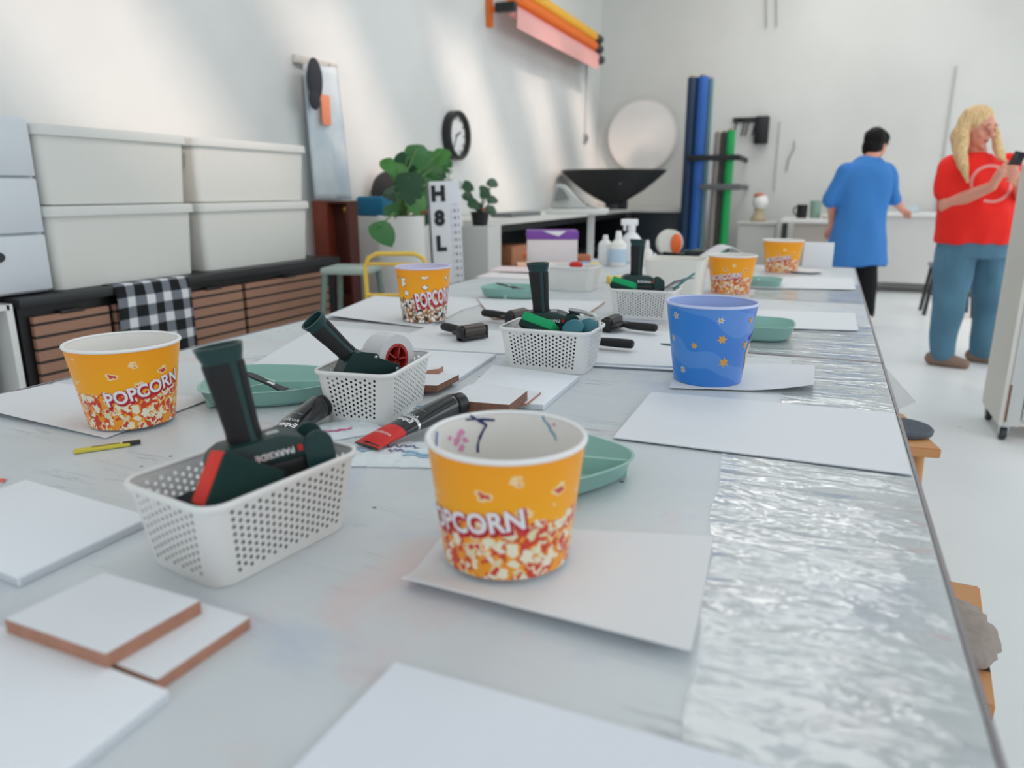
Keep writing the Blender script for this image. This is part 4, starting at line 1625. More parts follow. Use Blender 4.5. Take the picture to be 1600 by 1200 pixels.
for a, b in zip(ds, ds[1:]):
    d = bm = new()
    add_box(bm, (-0.022, a + 0.012, 0.17), (0.0, b - 0.012, zt - 0.075), 0.002, seg=1)
    dd = obj('door', bm, SLAT, t)
    bm = new()
    add_box(bm, (-0.024, (a + b) / 2 - 0.05, zt - 0.078), (0.004, (a + b) / 2 + 0.05, zt - 0.064), 0.003)
    obj('handle', bm, BLACK, dd)

# checked towel over the sideboard front
N = NT('checked_cloth')
uv = N.n('UVMap').outputs[0]
sx = N.n('SeparateXYZ')
N.l(uv, sx.inputs[0])
def stripe(v):
    return N.math('LESS_THAN', N.math('FRACT', v), 0.55)
su, sv = stripe(sx.outputs[0]), stripe(sx.outputs[1])
both = N.math('MULTIPLY', su, sv)
either = N.math('SUBTRACT', N.math('ADD', su, sv), both)
c = N.mix(either, (226, 228, 232), (120, 124, 132))
c = N.mix(both, c, (18, 20, 24))
N.l(c, N.b.inputs['Base Color'])
N.b.inputs['Roughness'].default_value = 0.95
GINGHAM = N.m
ya, yb = PX(180, 480, SBX).y, PX(290, 450, SBX).y
bm = new()
uvl = bm.loops.layers.uv.new('UVMap')
prof = [(-0.16, zt + 0.004), (-0.05, zt + 0.004), (0.010, zt + 0.004), (0.019, zt - 0.01)] + [(0.020, zt - 0.06 - 0.06 * k) for k in range(8)]
V = []
for i in range(25):
    u = i / 24
    V.append([bm.verts.new((SBX + x + (0.006 * math.sin(u * 15 + j * 0.3) + 0.006 if j > 3 else 0), ya + (yb - ya) * u + 0.004 * j * (u - 0.5), z)) for j, (x, z) in enumerate(prof)])
cum = [0]
for (a, b), (c_, d_) in zip(prof, prof[1:]):
    cum.append(cum[-1] + math.hypot(c_ - a, d_ - b))
for i in range(24):
    for j in range(len(prof) - 1):
        f = bm.faces.new((V[i][j], V[i + 1][j], V[i + 1][j + 1], V[i][j + 1]))
        for lp, (ii, jj) in zip(f.loops, ((i, j), (i + 1, j), (i + 1, j + 1), (i, j + 1))):
            lp[uvl].uv = (ii / 24 * 4.2, cum[jj] / (abs(yb - ya) / 4.2))
me = modifier_mesh(bm, [('SOLIDIFY', dict(thickness=0.003, offset=1))], 'checked_towel')
me.materials.clear(); me.materials.append(GINGHAM)
for p_ in me.polygons: p_.use_smooth = True
tag(obj('checked_towel', me, None), 'black and white checked towel hanging over the sideboard front', 'towel')


def storage_box(label, ya, yb, z0, z1):
    t = thing('storage_box', label, 'box', (SBX - 0.22, (ya + yb) / 2, z0), group='white lidded storage boxes on the sideboard')
    a, b = 0.18, (yb - ya) / 2
    h = z1 - z0 - 0.022
    bm = new()
    rings = [[Vector((x, y, z)) for x, y in rrect(a - d, b - d, 0.03, 5)] for z, d in ((0, 0.022), (0.004, 0.018), (h, 0.004))]
    add_loft(bm, rings)
    obj('tub', bm, mat('box_white', (223, 223, 217), 0.5), t, smooth=40)
    bm = new()
    rings = [[Vector((x, y, z)) for x, y in rrect(a + d, b + d, 0.03, 5)] for z, d in ((h - 0.016, 0.004), (h - 0.016, 0.008), (h + 0.014, 0.008), (h + 0.022, 0.002))]
    add_loft(bm, rings)
    obj('lid', bm, mat('box_lid_white', (214, 216, 212), 0.5), t, smooth=40)


XF = SBX - 0.04
cols = [(PX(67, 300, XF).y, PX(299, 300, XF).y), (PX(312, 300, XF).y, PX(481, 300, XF).y)]
zm = PX(300, 318, XF).z
ztop = PX(300, 213, XF).z
for (ya_, yb_), nm in zip(cols, ('left', 'right')):
    storage_box(nm + ' lower white storage box on the black sideboard', ya_, yb_, zt, zm)
    storage_box(nm + ' upper white storage box with lid, against the left wall', ya_, yb_, zm + 0.003, ztop)

# white drawer tower and the white shelf it stands on
yd1 = PX(68, 300, XF).y - 0.012
yd0 = yd1 - 0.62
zb = 0.78
t = thing('white_shelf_unit', 'white open shelf unit at the left edge, beside the black sideboard', 'shelf', (SBX - 0.2, (yd0 + y0) / 2 - 0.02, 0))
hh = (y0 - yd0) / 2 - 0.02
for s in (-1, 1):
    bm = new(); add_box(bm, (-0.2, s * hh - 0.012, 0), (0.2, s * hh + 0.012, zb - 0.02), 0.002, seg=1); obj('side_panel', bm, PLASTIC, t)
for z in (0.08, 0.42, zb - 0.02):
    bm = new(); add_box(bm, (-0.2, -hh, z - 0.02), (0.2, hh, z)); obj('shelf_board', bm, PLASTIC, t)
bm = new(); add_box(bm, (-0.2, -hh, 0.08), (-0.19, hh, zb - 0.02)); obj('back_panel', bm, mat('shelf_back', (150, 150, 146), 0.6), t)
ym = (yd0 + y0) / 2
for k, (z, m_, lab) in enumerate(((0.43, mat('jar_glass_green', (96, 104, 96), 0.15), 'dark greenish glass jar on the upper shelf at the left edge'), (0.09, mat('bin_white', (216, 216, 212), 0.5), 'white bin on the lower shelf at the left edge'))):
    bm = new()
    add_lathe(bm, [(0.085, 0), (0.095, 0.02), (0.10, 0.16), (0.08, 0.21), (0.082, 0.24), (0.07, 0.24), (0.07, 0.2)], 28)
    tag(obj('jar' if k == 0 else 'bin', bm, m_, loc=(SBX - 0.14, y0 - 0.17, z), smooth=40), lab, 'jar' if k == 0 else 'bin')
DRW = mat('drawer_white', (214, 220, 226), 0.45)
ztd = PX(40, 182, XF).z
t = thing('drawer_tower', 'white drawer tower with dark oval handles at the left edge', 'drawers', (SBX - 0.2, (yd0 + yd1) / 2, zb))
hd = (yd1 - yd0) / 2
HT = ztd - zb
bm = new(); add_box(bm, (-0.2, -hd, 0), (0.135, hd, HT), 0.01); obj('casing', bm, DRW, t)
zs = [0.005, PX(40, 465, XF).z - zb]
zs = [0.006, HT * 0.345, HT * 0.665, HT - 0.006]
for a, b in zip(zs, zs[1:]):
    bm = new(); add_box(bm, (0.12, -hd + 0.006, a + 0.004), (0.158, hd - 0.006, b - 0.004), 0.006); d = obj('drawer', bm, DRW, t)
    bm = new()
    zc = b - 0.075
    yc = hd - 0.225
    add_loft(bm, [[Vector((x, yc + 0.055 * math.copysign(abs(math.cos(q)) ** 0.5, math.cos(q)), zc + 0.02 * math.sin(q))) for q in [2 * PI * k / 24 for k in range(24)]] for x in (0.150, 0.163)])
    obj('handle', bm, DARK, d)

# ================================================================== HANGING GARMENT, REDDISH CABINET, CLOCK, PAPER ROLLS
XW = XL + 0.06
N = NT('garment_cloth')
tc = N.n('TexCoord')
n = noise_node(N, tc.outputs['Object'], 5, 3)
N.l(N.mix(N.ramp(n.outputs['Fac'], 0.35, 0.65), (214, 222, 226), (190, 204, 212)), N.b.inputs['Base Color'])
N.b.inputs['Roughness'].default_value = 0.9
tl, tr_, br, bl = PX(474, 100, XW), PX(526, 106, XW), PX(546, 312, XW), PX(489, 312, XW)
t = thing('hanging_apron', 'pale blue grey apron hanging on the left wall above the reddish cabinet', 'apron', ((tl + br) / 2))
o0 = (tl + br) / 2
bm = new()
V = []
for j in range(19):
    v = j / 18
    row = []
    for i in range(13):
        u = i / 12
        p = (tl * (1 - u) + tr_ * u) * (1 - v) + (bl * (1 - u) + br * u) * v - o0
        row.append(bm.verts.new((p.x + 0.018 * math.sin(u * 14 + v) * v, p.y, p.z)))
    V.append(row)
for j in range(18):
    for i in range(12):
        bm.faces.new((V[j][i], V[j][i + 1], V[j + 1][i + 1], V[j + 1][i]))
me = modifier_mesh(bm, [('SOLIDIFY', dict(thickness=0.01, offset=0))], 'cloth')
me.materials.clear(); me.materials.append(N.m)
for p_ in me.polygons: p_.use_smooth = True
obj('cloth', me, None, t)
p = PX(509, 172, XW + 0.03) - o0
bm = new(); add_box(bm, (p.x, p.y - 0.045, p.z - 0.09), (p.x + 0.004, p.y + 0.045, p.z + 0.09), 0.001); obj('orange_patch', bm, mat('orange_patch', (246, 150, 112), 0.7), t)
a, b = PX(462, 92, XL + 0.03), PX(528, 104, XL + 0.03)
t = thing('coat_rail', 'pale rail on the left wall that the apron hangs from', 'rail', (XL, a.y, a.z))
bm = new(); add_box(bm, (0, 0, -0.02), (0.03, b.y - a.y, 0.03), 0.004); obj('board', bm, mat('rail_grey', (196, 194, 188), 0.5), t)
for f in (0.3, 0.7):
    bm = new(); add_tube(bm, [(0.028, f * (b.y - a.y), 0.0), (0.05, f * (b.y - a.y), -0.01), (0.06, f * (b.y - a.y), 0.015)], 0.005, 8); obj('hook', bm, STEEL, t)
p = PX(492, 124, XW + 0.062)
t = thing('dark_hat', 'dark hat hanging on the rail over the apron', 'hat', p)
bm = new(); add_ball(bm, (0, 0, 0), (0.032, 0.065, 0.125), seg=20); obj('crown', bm, mat('charcoal_cloth', (58, 60, 66), 0.95), t, smooth=60)
bm = new(); add_ball(bm, (0.01, -0.03, -0.12), (0.02, 0.05, 0.06), seg=14); obj('peak', bm, mat('charcoal_cloth', (58, 60, 66), 0.95), t, smooth=60)
# reddish cabinet
YRC = 3.956
xa_, xb_ = PY(488, 340, YRC).x, PY(545, 340, YRC).x
zr = PY(520, 314, YRC).z
REDW = mat('red_brown_wood', (132, 58, 40), 0.45, vary=(9, 0.25))
t = thing('wooden_cabinet', 'tall reddish brown wooden cabinet with an open dark recess, under the apron', 'cabinet', (xa_, YRC, 0))
wc = xb_ - xa_
bm = new()
add_box(bm, (0, 0, 0), (wc * 0.42, 0.10, zr), 0.004)
obj('left_body', bm, REDW, t)
bm = new()
add_box(bm, (wc * 0.42, 0.085, 0), (wc, 0.10, zr)); add_box(bm, (wc - 0.02, 0, 0), (wc, 0.085, zr)); add_box(bm, (wc * 0.42, 0, 0), (wc - 0.02, 0.085, 0.5)); add_box(bm, (wc * 0.42, 0, zr - 0.015), (wc - 0.02, 0.085, zr))
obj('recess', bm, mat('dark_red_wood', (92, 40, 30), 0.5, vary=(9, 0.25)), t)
p = PY(534, 327, YRC) - Vector((xa_, YRC, 0))
bm = new(); add_ball(bm, (p.x, 0.055, p.z), (0.028, 0.026, 0.032), seg=14); obj('brass_knob', bm, mat('brass', (196, 150, 60), 0.3, 0.9), t, smooth=60)
bm = new(); add_cyl(bm, (p.x + 0.01, 0.06, p.z - 0.36), (p.x, 0.055, p.z - 0.03), 0.010); obj('chain', bm, mat('pale_chain', (180, 160, 150), 0.4, 0.4), t)

# clock
p = PX(714, 212, XL + 0.04)
t = thing('wall_clock', 'round wall clock with black frame and white face on the left wall', 'clock', (XL + 0.0, p.y, p.z))
rk = (PX(714, 173, XL + 0.05).z - PX(714, 251, XL + 0.05).z) / 2
Mc = Matrix.Rotation(PI / 2, 4, 'Y')
bm = new(); add_lathe(bm, [(rk - 0.035, 0.0), (rk, 0.0), (rk, 0.07), (rk - 0.012, 0.082), (rk - 0.035, 0.076), (rk - 0.04, 0.03)], 48, 0, Mc); obj('frame', bm, BLACK, t, smooth=40)
bm = new(); add_lathe(bm, [(0, 0.02), (rk - 0.036, 0.02), (rk - 0.036, 0.034), (0, 0.034)], 48, 0, Mc); obj('face', bm, mat('clock_white', (236, 237, 236), 0.5), t)
for k in range(12):
    q = PI * k / 6
    bm = new()
    add_box(bm, (0.034, -0.006, rk * 0.66), (0.037, 0.006, rk * 0.78), M=Matrix.Rotation(q, 4, 'X'))
    obj('hour_mark', bm, INK, t)
for q, ln, wd in ((R(-65), rk * 0.42, 0.009), (R(150), rk * 0.60, 0.006)):
    bm = new(); add_box(bm, (0.038, -wd, -0.02), (0.041, wd, ln), M=Matrix.Rotation(q, 4, 'X')); obj('clock_hand', bm, mat('grey_hand', (120, 124, 132), 0.4), t)

# three paper rolls on wall brackets, high on the left wall
XRo = XL + 0.20
cols_ = [('yellow', (250, 190, 60), (822, -4), (928, 50)), ('orange', (244, 120, 30), (800, 2), (928, 66)), ('pink', (236, 160, 156), (795, 20), (930, 84))]
for k, (nm, rgb, pa, pb) in enumerate(cols_):
    A_, B_ = PX(*pa, XRo), PX(*pb, XRo)
    if B_.y > 10.0:
        B_.y = 10.0
    zc = (A_.z + B_.z) / 2
    t = thing('paper_roll', nm + ' backdrop paper roll on the wall bracket at the top of the left wall', 'paper roll', (XRo, A_.y, zc), group='backdrop paper rolls on the left wall')
    L = B_.y - A_.y
    if k == 0: A0y = A_.y
    bm = new(); add_cyl(bm, (0, 0, 0), (0, L, 0), 0.055, n=24); obj('roll', bm, mat(nm + '_paper', rgb, 0.6), t, smooth=40)
    bm = new(); add_cyl(bm, (0, L, 0), (0, L + 0.26, 0), 0.05, 0.055, n=16); obj('end_plug', bm, BLACK, t, smooth=40)
    if k == 2:
        bm = new()
        V = []
        for i in range(9):
            y = 0.06 + (L - 0.12) * i / 8
            V.append([bm.verts.new((0.057 + dx, y, -dz)) for dx, dz in ((0, 0), (0.004, 0.05), (0.004, 0.10), (0.0, 0.16))])
        for i in range(8):
            for j in range(3):
                bm.faces.new((V[i][j], V[i + 1][j], V[i + 1][j + 1], V[i][j + 1]))
        me = modifier_mesh(bm, [('SOLIDIFY', dict(thickness=0.003, offset=1))], 'hanging_paper')
        me.materials.clear(); me.materials.append(mat('pink_hanging_paper', (240, 178, 172), 0.7))
        obj('hanging_paper', me, None, t)
pA_ = PX(792, 14, XRo)
t = thing('roll_bracket', 'orange and black bracket holding the near ends of the backdrop rolls', 'bracket', (XL, pA_.y, pA_.z))
bm = new(); add_box(bm, (0, -0.03, -0.14), (0.05, 0.03, 0.35), 0.004); add_box(bm, (0.05, -0.02, -0.02), (0.28, 0.02, 0.03), 0.004); obj('arm', bm, mat('orange_metal', (232, 110, 30), 0.4), t)
bm = new(); add_box(bm, (0.10, -0.06, -0.03), (0.30, 0.02, 0.05), 0.01); obj('clamp', bm, BLACK, t)

# ================================================================== WHITE CABINET, PLANT, LETTER BOARD
XC = -2.52
YC0 = 4.42
zc = PY(575, 338, YC0).z
t = thing('low_white_cabinet', 'low white cabinet under the blue box, left of the plant pot', 'cabinet', (XC, YC0 + 0.30, 0))
bm = new(); add_box(bm, (-0.53, -0.30, 0.0), (0, 0.30, zc), 0.004); obj('body', bm, mat('cabinet_white', (228, 228, 222), 0.5), t)
for s in (-1, 1):
    bm = new(); add_box(bm, (0.0, min(0.004 * s, 0.29 * s), 0.05), (0.018, max(0.004 * s, 0.29 * s), zc - 0.03), 0.003); obj('door', bm, mat('cabinet_white', (228, 228, 222), 0.5), t)
p0, p1 = PY(556, 322, YC0 + 0.02), PY(597, 322, YC0 + 0.02)
bm = new()
hb = PY(576, 307, YC0 + 0.02).z - zc
add_box(bm, (0, 0, 0), (p1.x - p0.x, 0.15, hb), 0.02, seg=3)
tag(obj('fabric_box', bm, mat('petrol_blue_fabric', (30, 112, 150), 0.8, bump=(300, 0.2)), loc=(max(p0.x, XL + 0.02), YC0 + 0.02, zc)), 'petrol blue soft box on the low white cabinet', 'box')

pp = PX(627, 368, -2.40)
pp.z = 0
kk = (pp - CAM).dot(FW)
rp = 35 * kk / 1150
zp = PX(627, 337, -2.40).z
t = thing('plant_pot', 'tall white cylindrical planter with the large leafy plant', 'pot', pp)
bm = new(); add_lathe(bm, [(rp * 0.86, 0), (rp, 0.05), (rp, zp), (rp - 0.02, zp), (rp - 0.02, zp - 0.06)], 40); obj('wall', bm, mat('pot_white', (234, 233, 230), 0.4), t, smooth=40)
bm = new(); add_lathe(bm, [(0, zp - 0.07), (rp - 0.021, zp - 0.07), (rp - 0.021, zp - 0.05), (0, zp - 0.03)], 24); obj('soil', bm, mat('soil', (90, 62, 44), 0.95), t)


LEAFM = [mat('leaf_green', (40, 104, 44), 0.4), mat('leaf_dark_green', (22, 70, 36), 0.4), mat('leaf_light_green', (66, 128, 54), 0.4)]


def leaf(parent, c, size, normal, up, m, lobes=True):
    """split monstera style leaf centred at c, tip pointing along -up"""
    n = normal.normalized()
    u = (up - n * up.dot(n)).normalized()
    s = n.cross(u)
    bm = new()
    half = [(0.0, 0.34), (0.16, 0.46), (0.34, 0.42), (0.46, 0.26), (0.50, 0.08), (0.30, 0.04), (0.49, -0.04), (0.45, -0.18), (0.24, -0.14), (0.40, -0.28), (0.32, -0.40), (0.14, -0.30), (0.18, -0.50), (0.0, -0.62)] if lobes else [(0.0, 0.36), (0.16, 0.46), (0.34, 0.42), (0.46, 0.24), (0.48, 0.02), (0.40, -0.22), (0.24, -0.44), (0.0, -0.62)]
    mid = [bm.verts.new(c + u * (y * size) + n * (0.10 * size * (1 - 3 * y * y) * 0.6)) for x, y in half]
    for sg in (1, -1):
        edge = []
        for (x, y) in half:
            edge.append(bm.verts.new(c + u * (y * size) + s * (sg * x * size) + n * (0.10 * size * (1 - 3 * y * y) * 0.6 - 0.22 * size * x * x)) if x > 0 else None)
        for k in range(len(half) - 1):
            A_, B_ = edge[k], edge[k + 1]
            if A_ and B_:
                bm.faces.new((mid[k], A_, B_, mid[k + 1]))
            elif B_:
                bm.faces.new((mid[k], B_, mid[k + 1]))
            elif A_:
                bm.faces.new((mid[k], A_, mid[k + 1]))
    o = obj('leaf', bm, m, parent, smooth=60)
    return o


PLX = -2.42
base = Vector((pp.x, pp.y, zp - 0.04))
t = thing('leafy_plant', 'large green monstera plant in the white planter below the clock', 'plant', base)
random.seed(3)
LEAVES = [(662, 262, 62, 0), (634, 256, 44, 1), (652, 243, 40, 0), (690, 262, 36, 0), (622, 268, 34, 2), (640, 292, 50, 1), (666, 296, 46, 0), (650, 318, 40, 2), (618, 302, 40, 1), (682, 284, 38, 1), (598, 364, 44, 0), (676, 318, 34, 1), (690, 245, 30, 2), (606, 258, 26, 2), (612, 330, 30, 0), (668, 338, 26, 1), (706, 300, 24, 0)]
for k, (x, y, s, mi) in enumerate(LEAVES):
    dep = PLX + random.uniform(-0.16, 0.16)
    c = PX(x, y, dep)
    if s == 44 and y > 350:
        c = PX(x, y, PLX + 0.22)
    kk2 = (c - CAM).dot(FW)
    size = s * kk2 / 1150
    nrm = (CAM - c).normalized() + Vector((random.uniform(-0.5, 0.5), random.uniform(-0.3, 0.3), random.uniform(0.1, 0.8)))
    upv = Vector((random.uniform(-0.5, 0.5), random.uniform(-0.3, 0.3), 1))
    leaf(t, c - base, size, nrm, upv, LEAFM[mi], lobes=(k % 3 != 1 and y < 340))
    bm = new()
    e_ = c - base - upv.normalized() * (-0.28 * size)
    m_ = Vector((e_.x * 0.35, e_.y * 0.35, max(0.06, e_.z * 0.65)))
    add_tube(bm, [(random.uniform(-0.03, 0.03), random.uniform(-0.03, 0.03), -0.02), m_, e_], [0.008, 0.006, 0.004], 6)
    obj('leaf_stalk', bm, mat('stalk_green', (92, 130, 66), 0.5), t, smooth=60)
bm = new()
pk = PX(648, 342, PLX + 0.1) - base
add_tube(bm, [(0.02, 0.0, -0.02), (pk.x * 0.6, pk.y * 0.5 + 0.02, 0.03), (pk.x + 0.1, pk.y, pk.z + 0.05)], 0.014, 8)
obj('root', bm, mat('root_brown', (150, 106, 80), 0.8), t, smooth=60)
p = PY(612, 302, YC0 + 0.36)
t = thing('black_fan', 'black round object half hidden behind the big plant', 'fan', (p.x, p.y, zc + 0.002))
rr = 0.16
zz_ = p.z - zc
Mf = axis_matrix((0, 0, zz_), (0.8, -0.5, 0.1))
bm = new(); add_lathe(bm, [(0.02, -0.06), (rr * 0.7, -0.05), (rr, 0.0), (rr * 0.96, 0.03), (rr * 0.3, 0.045), (0.01, 0.048)], 32, 0, Mf); obj('shade', bm, BLACK, t, smooth=40)
bm = new(); add_cyl(bm, (0, 0, 0.0), (0, 0, max(0.05, zz_ - rr * 0.7)), 0.02, n=14); add_cyl(bm, (0, 0, 0), (0, 0, 0.02), 0.09, n=24); obj('stand', bm, BLACK, t, smooth=40)

# letter board: white box on end with black marks
XB = -1.92
pb = PX(690, 432, XB)
kk = (pb - CAM).dot(FW)
wd_ = 46 * kk / 1150
ht = PX(672, 282, XB).z
t = thing('letter_board', 'tall white sign box with black letter marks standing on end below the clock', 'sign', (pb.x + 0.06, pb.y + 0.02, 0), rot=(R(-2), R(-2.0), R(26)))
bm = new(); add_box(bm, (-wd_ / 2, 0, 0.0), (wd_ / 2, 0.16, ht), 0.008); obj('box', bm, mat('sign_white', (226, 228, 232), 0.45), t)
bm = new(); add_box(bm, (-wd_ / 2 - 0.012, 0.01, 0.02), (-wd_ / 2, 0.16, ht - 0.01), 0.003); obj('grey_side', bm, mat('sign_grey', (104, 106, 112), 0.5), t)
bm = new(); add_box(bm, (-wd_ * 0.55, -0.03, -0.0), (wd_ * 0.55, 0.18, 0.03), 0.004); obj('base', bm, BLACK, t)
for ch, y in (('H', 303), ('8', 341), ('L', 381), ('.', 404)):
    zz_ = PX(692, y, XB).z
    bm = text_bm(ch, 0.105 if ch != '.' else 0.2, 0.006, None, 0.002)
    bm.transform(Matrix.Translation((-wd_ * 0.20, -0.003, zz_)) @ Matrix.Rotation(PI / 2, 4, 'X'))
    obj('letter_mark', bm, INK, t, smooth=0)
N = NT('dotted_print')
tc = N.n('TexCoord')
sx = N.n('SeparateXYZ')
N.l(tc.outputs['Object'], sx.inputs[0])
dots = N.math('MULTIPLY', N.math('LESS_THAN', N.math('FRACT', N.math('MULTIPLY', sx.outputs[2], 26)), 0.4), N.math('LESS_THAN', N.math('FRACT', N.math('MULTIPLY', sx.outputs[0], 44)), 0.5))
N.l(N.mix(dots, (226, 228, 232), (130, 134, 142)), N.b.inputs['Base Color'])
bm = new(); add_box(bm, (wd_ * 0.20, -0.0025, ht * 0.12), (wd_ * 0.46, 0.0, ht * 0.9)); obj('small_print', bm, N.m, t, smooth=0)

# pale block stand with a small plant right of the sign
cpl = PX(750, 352, -2.18)
add_pl = cpl.z
bm = new(); add_box(bm, (-0.11, -0.11, 0), (0.11, 0.11, add_pl - 0.002), 0.006)
tag(obj('plant_stand', bm, mat('stand_pale', (206, 206, 202), 0.5), loc=(cpl.x, cpl.y, 0)), 'pale block shaped stand under the small plant, behind the letter sign box', 'stand')
t = thing('small_plant', 'small dark green plant in a black pot right of the letter sign box', 'plant', (cpl.x, cpl.y, add_pl))
bm = new(); add_lathe(bm, [(0.05, -0.0), (0.065, 0.09), (0.058, 0.09), (0.055, 0.07)], 20); obj('pot', bm, BLACK, t, smooth=40)
for k in range(9):
    q = k * 2.4
    d = Vector((0.08 * math.cos(q), 0.12 * math.sin(q), 0.10 + 0.022 * k))
    leaf(t, d, 0.08, Vector((0.6, -0.6, 0.5 + 0.3 * math.sin(q))), Vector((math.cos(q), math.sin(q), 0.6)), LEAFM[1], False)
    bm = new(); add_tube(bm, [(0, 0, 0.08), d * 0.6 + Vector((0, 0, 0.03)), d], 0.004, 6); obj('stalk', bm, LEAFM[1], t)

# ================================================================== WORKTOP ALONG THE CORNER, SOFTBOX, DISC, ROLLS
CW = mat('counter_white', (226, 225, 220), 0.45)
CX = -2.45
cy0 = PX(752, 340, CX).y
zct = 0.93
YF = 9.82
bm = new()
poly = [(XL + 0.02, cy0), (CX, cy0), (CX, YF), (-1.66, YF), (-1.66, YB - 0.02), (XL + 0.02, YB - 0.02)]
add_prism(bm, poly, zct - 0.05, zct)
tag(obj('worktop', bm, CW, smooth=0), 'white L shaped worktop running along the left wall into the far corner', 'worktop')
t = thing('open_shelf_unit', 'black open shelf unit under the white worktop on the left', 'shelf', (CX - 0.02, (cy0 + 9.7) / 2, 0))
hy = (9.7 - cy0) / 2
bm = new()
add_box(bm, (-0.6, -hy + 0.02, 0.0), (-0.57, hy, zct - 0.05)); add_box(bm, (-0.6, -hy + 0.02, 0.02), (0, hy, 0.06)); add_box(bm, (-0.6, -hy + 0.02, zct - 0.11), (0, hy, zct - 0.05)); add_box(bm, (-0.6, -hy + 0.02, 0.48), (0, hy, 0.51))
obj('carcass', bm, BLACK, t)
for f in (-1, 0.35, 1):
    bm = new(); y = f * hy
    add_box(bm, (-0.58, y - 0.02 + (0.04 if f == -1 else -0.02 if f == 1 else 0), 0), (0, y + 0.02 + (0.04 if f == -1 else -0.02 if f == 1 else 0), zct - 0.06)); obj('upright', bm, BLACK, t)
p = PX(798, 385, CX - 0.1)
for k, (px_, py_, w_, h_, rgb, lab) in enumerate(((798, 398, 0.42, 0.17, (176, 116, 84), 'brown cardboard box on the black shelf under the worktop'), (812, 415, 0.30, 0.10, (140, 70, 60), 'reddish box low on the black shelf under the worktop'))):
    p = PX(px_, py_, CX - 0.15)
    z_ = 0.51 if k == 0 else 0.06
    bm = new(); add_box(bm, (-0.2, -w_ / 2, 0), (0.1, w_ / 2, h_ if k == 0 else 0.3), 0.004); tag(obj('cardboard_box', bm, mat('card_%d' % k, rgb, 0.8), loc=(CX - 0.15, p.y, z_)), lab, 'box')
bm = new()
add_box(bm, (CX + 0.02, YF + 0.05, 0.0), (-1.70, YB - 0.03, zct - 0.05), 0.004)
tag(obj('base_cabinet', bm, mat('blue_black_cabinet', (40, 48, 56), 0.45)), 'dark blue black cabinet under the end of the worktop in the far corner', 'cabinet')

# softbox
YS = 8.95
ps = PY(957, 328, YS)
rs = 88 * (PY(957, 266, YS) - CAM).dot(FW) / 1150
zs_ = PY(957, 268, YS).z
cxs = ps.x
if cxs - rs < XL + 0.03:
    rs = cxs - XL - 0.03
zb_ = zct + 0.06
Hs = zs_ - zb_
t = thing('softbox', 'big black bowl shaped softbox lying face up on the worktop in the corner', 'softbox', (cxs, YS, zb_))
bm = new()
prof = [(0.06, 0.0), (0.14 * rs, 0.02 * Hs), (0.36 * rs, 0.20 * Hs), (0.58 * rs, 0.42 * Hs), (0.78 * rs, 0.68 * Hs), (rs, Hs), (rs, Hs + 0.015), (rs - 0.015, Hs + 0.01), (0.76 * rs, 0.69 * Hs), (0.56 * rs, 0.43 * Hs), (0.1, 0.05)]
add_lathe(bm, [(r_ if r_ < YB - 9.75 else r_ , z) for r_, z in prof], 16)
obj('fabric_shell', bm, mat('softbox_black', (26, 28, 30), 0.6), t, smooth=20)
bm = new(); add_cyl(bm, (0, 0, -0.058), (0, 0, 0.02), 0.09, n=20); add_box(bm, (0.08, -0.03, -0.058), (0.18, 0.03, 0.05), 0.004); obj('mount', bm, BLACK, t)
bm = new(); add_box(bm, (0.28 * rs, -0.68 * rs, 0.60 * Hs), (0.33 * rs, -0.66 * rs, 0.78 * Hs)); obj('reflective_tab', bm, mat('grey_tab', (110, 112, 114), 0.4), t)
# white disc
pd = PY(1004, 213, YB - 0.06)
rd = 53 * (pd - CAM).dot(FW) / 1150
t = thing('diffuser_disc', 'large round white diffuser disc leaning on the back wall in the corner', 'disc', (pd.x, YB - 0.10, pd.z))
Md = Matrix.Rotation(PI / 2 + R(1.5), 4, 'X')
bm = new(); add_lathe(bm, [(0.0, 0.05), (rd * 0.6, 0.035), (rd - 0.01, 0.01), (rd - 0.01, -0.01), (0, -0.01)], 48, 0, Md); obj('fabric', bm, mat('disc_white', (242, 238, 234), 0.8), t, smooth=60)
bm = new()
rg = [[Md @ Vector(((rd + 0.012 * math.cos(a)) * math.cos(q), (rd + 0.012 * math.cos(a)) * math.sin(q), 0.012 * math.sin(a))) for a in [2 * PI * k / 8 for k in range(8)]] for q in [2 * PI * j / 48 for j in range(49)]]
add_loft(bm, rg, False, False); bmesh.ops.remove_doubles(bm, verts=bm.verts[:], dist=1e-5)
obj('hoop', bm, mat('disc_rim', (228, 224, 220), 0.6), t, smooth=80)
bm = new(); add_box(bm, (-0.02, 0.0, rd - 0.03), (0.02, 0.0995, rd + 0.02), 0.004); obj('wall_hook', bm, STEEL, t)

# vertical backdrop rolls standing by the back wall
YR = 9.68


def standing_roll(label, px0, px1, ytop, rgb, name, yy=YR, z0=0.0, ybot=None):
    a_, b_ = PY(px0, ytop, yy), PY(px1, ytop, yy)
    r_ = (b_.x - a_.x) / 2
    bm = new()
    t = thing('standing_paper_roll', label, 'paper roll', ((a_.x + b_.x) / 2, yy, z0), group='paper rolls standing at the back wall')
    add_lathe(bm, [(r_ * 0.75, 0), (r_, 0.0), (r_, a_.z - z0), (r_ * 0.6, a_.z - z0), (r_ * 0.6, a_.z - z0 - 0.1)], 24)
    obj('paper', bm, mat(name, rgb, 0.6), t, smooth=40)
    bm = new(); add_lathe(bm, [(r_ * 0.45, 0.001), (r_ * 0.58, 0.001), (r_ * 0.58, a_.z - z0 + 0.02), (r_ * 0.45, a_.z - z0 + 0.02)], 16); obj('core', bm, mat('card_core', (170, 150, 120), 0.8), t, smooth=40)


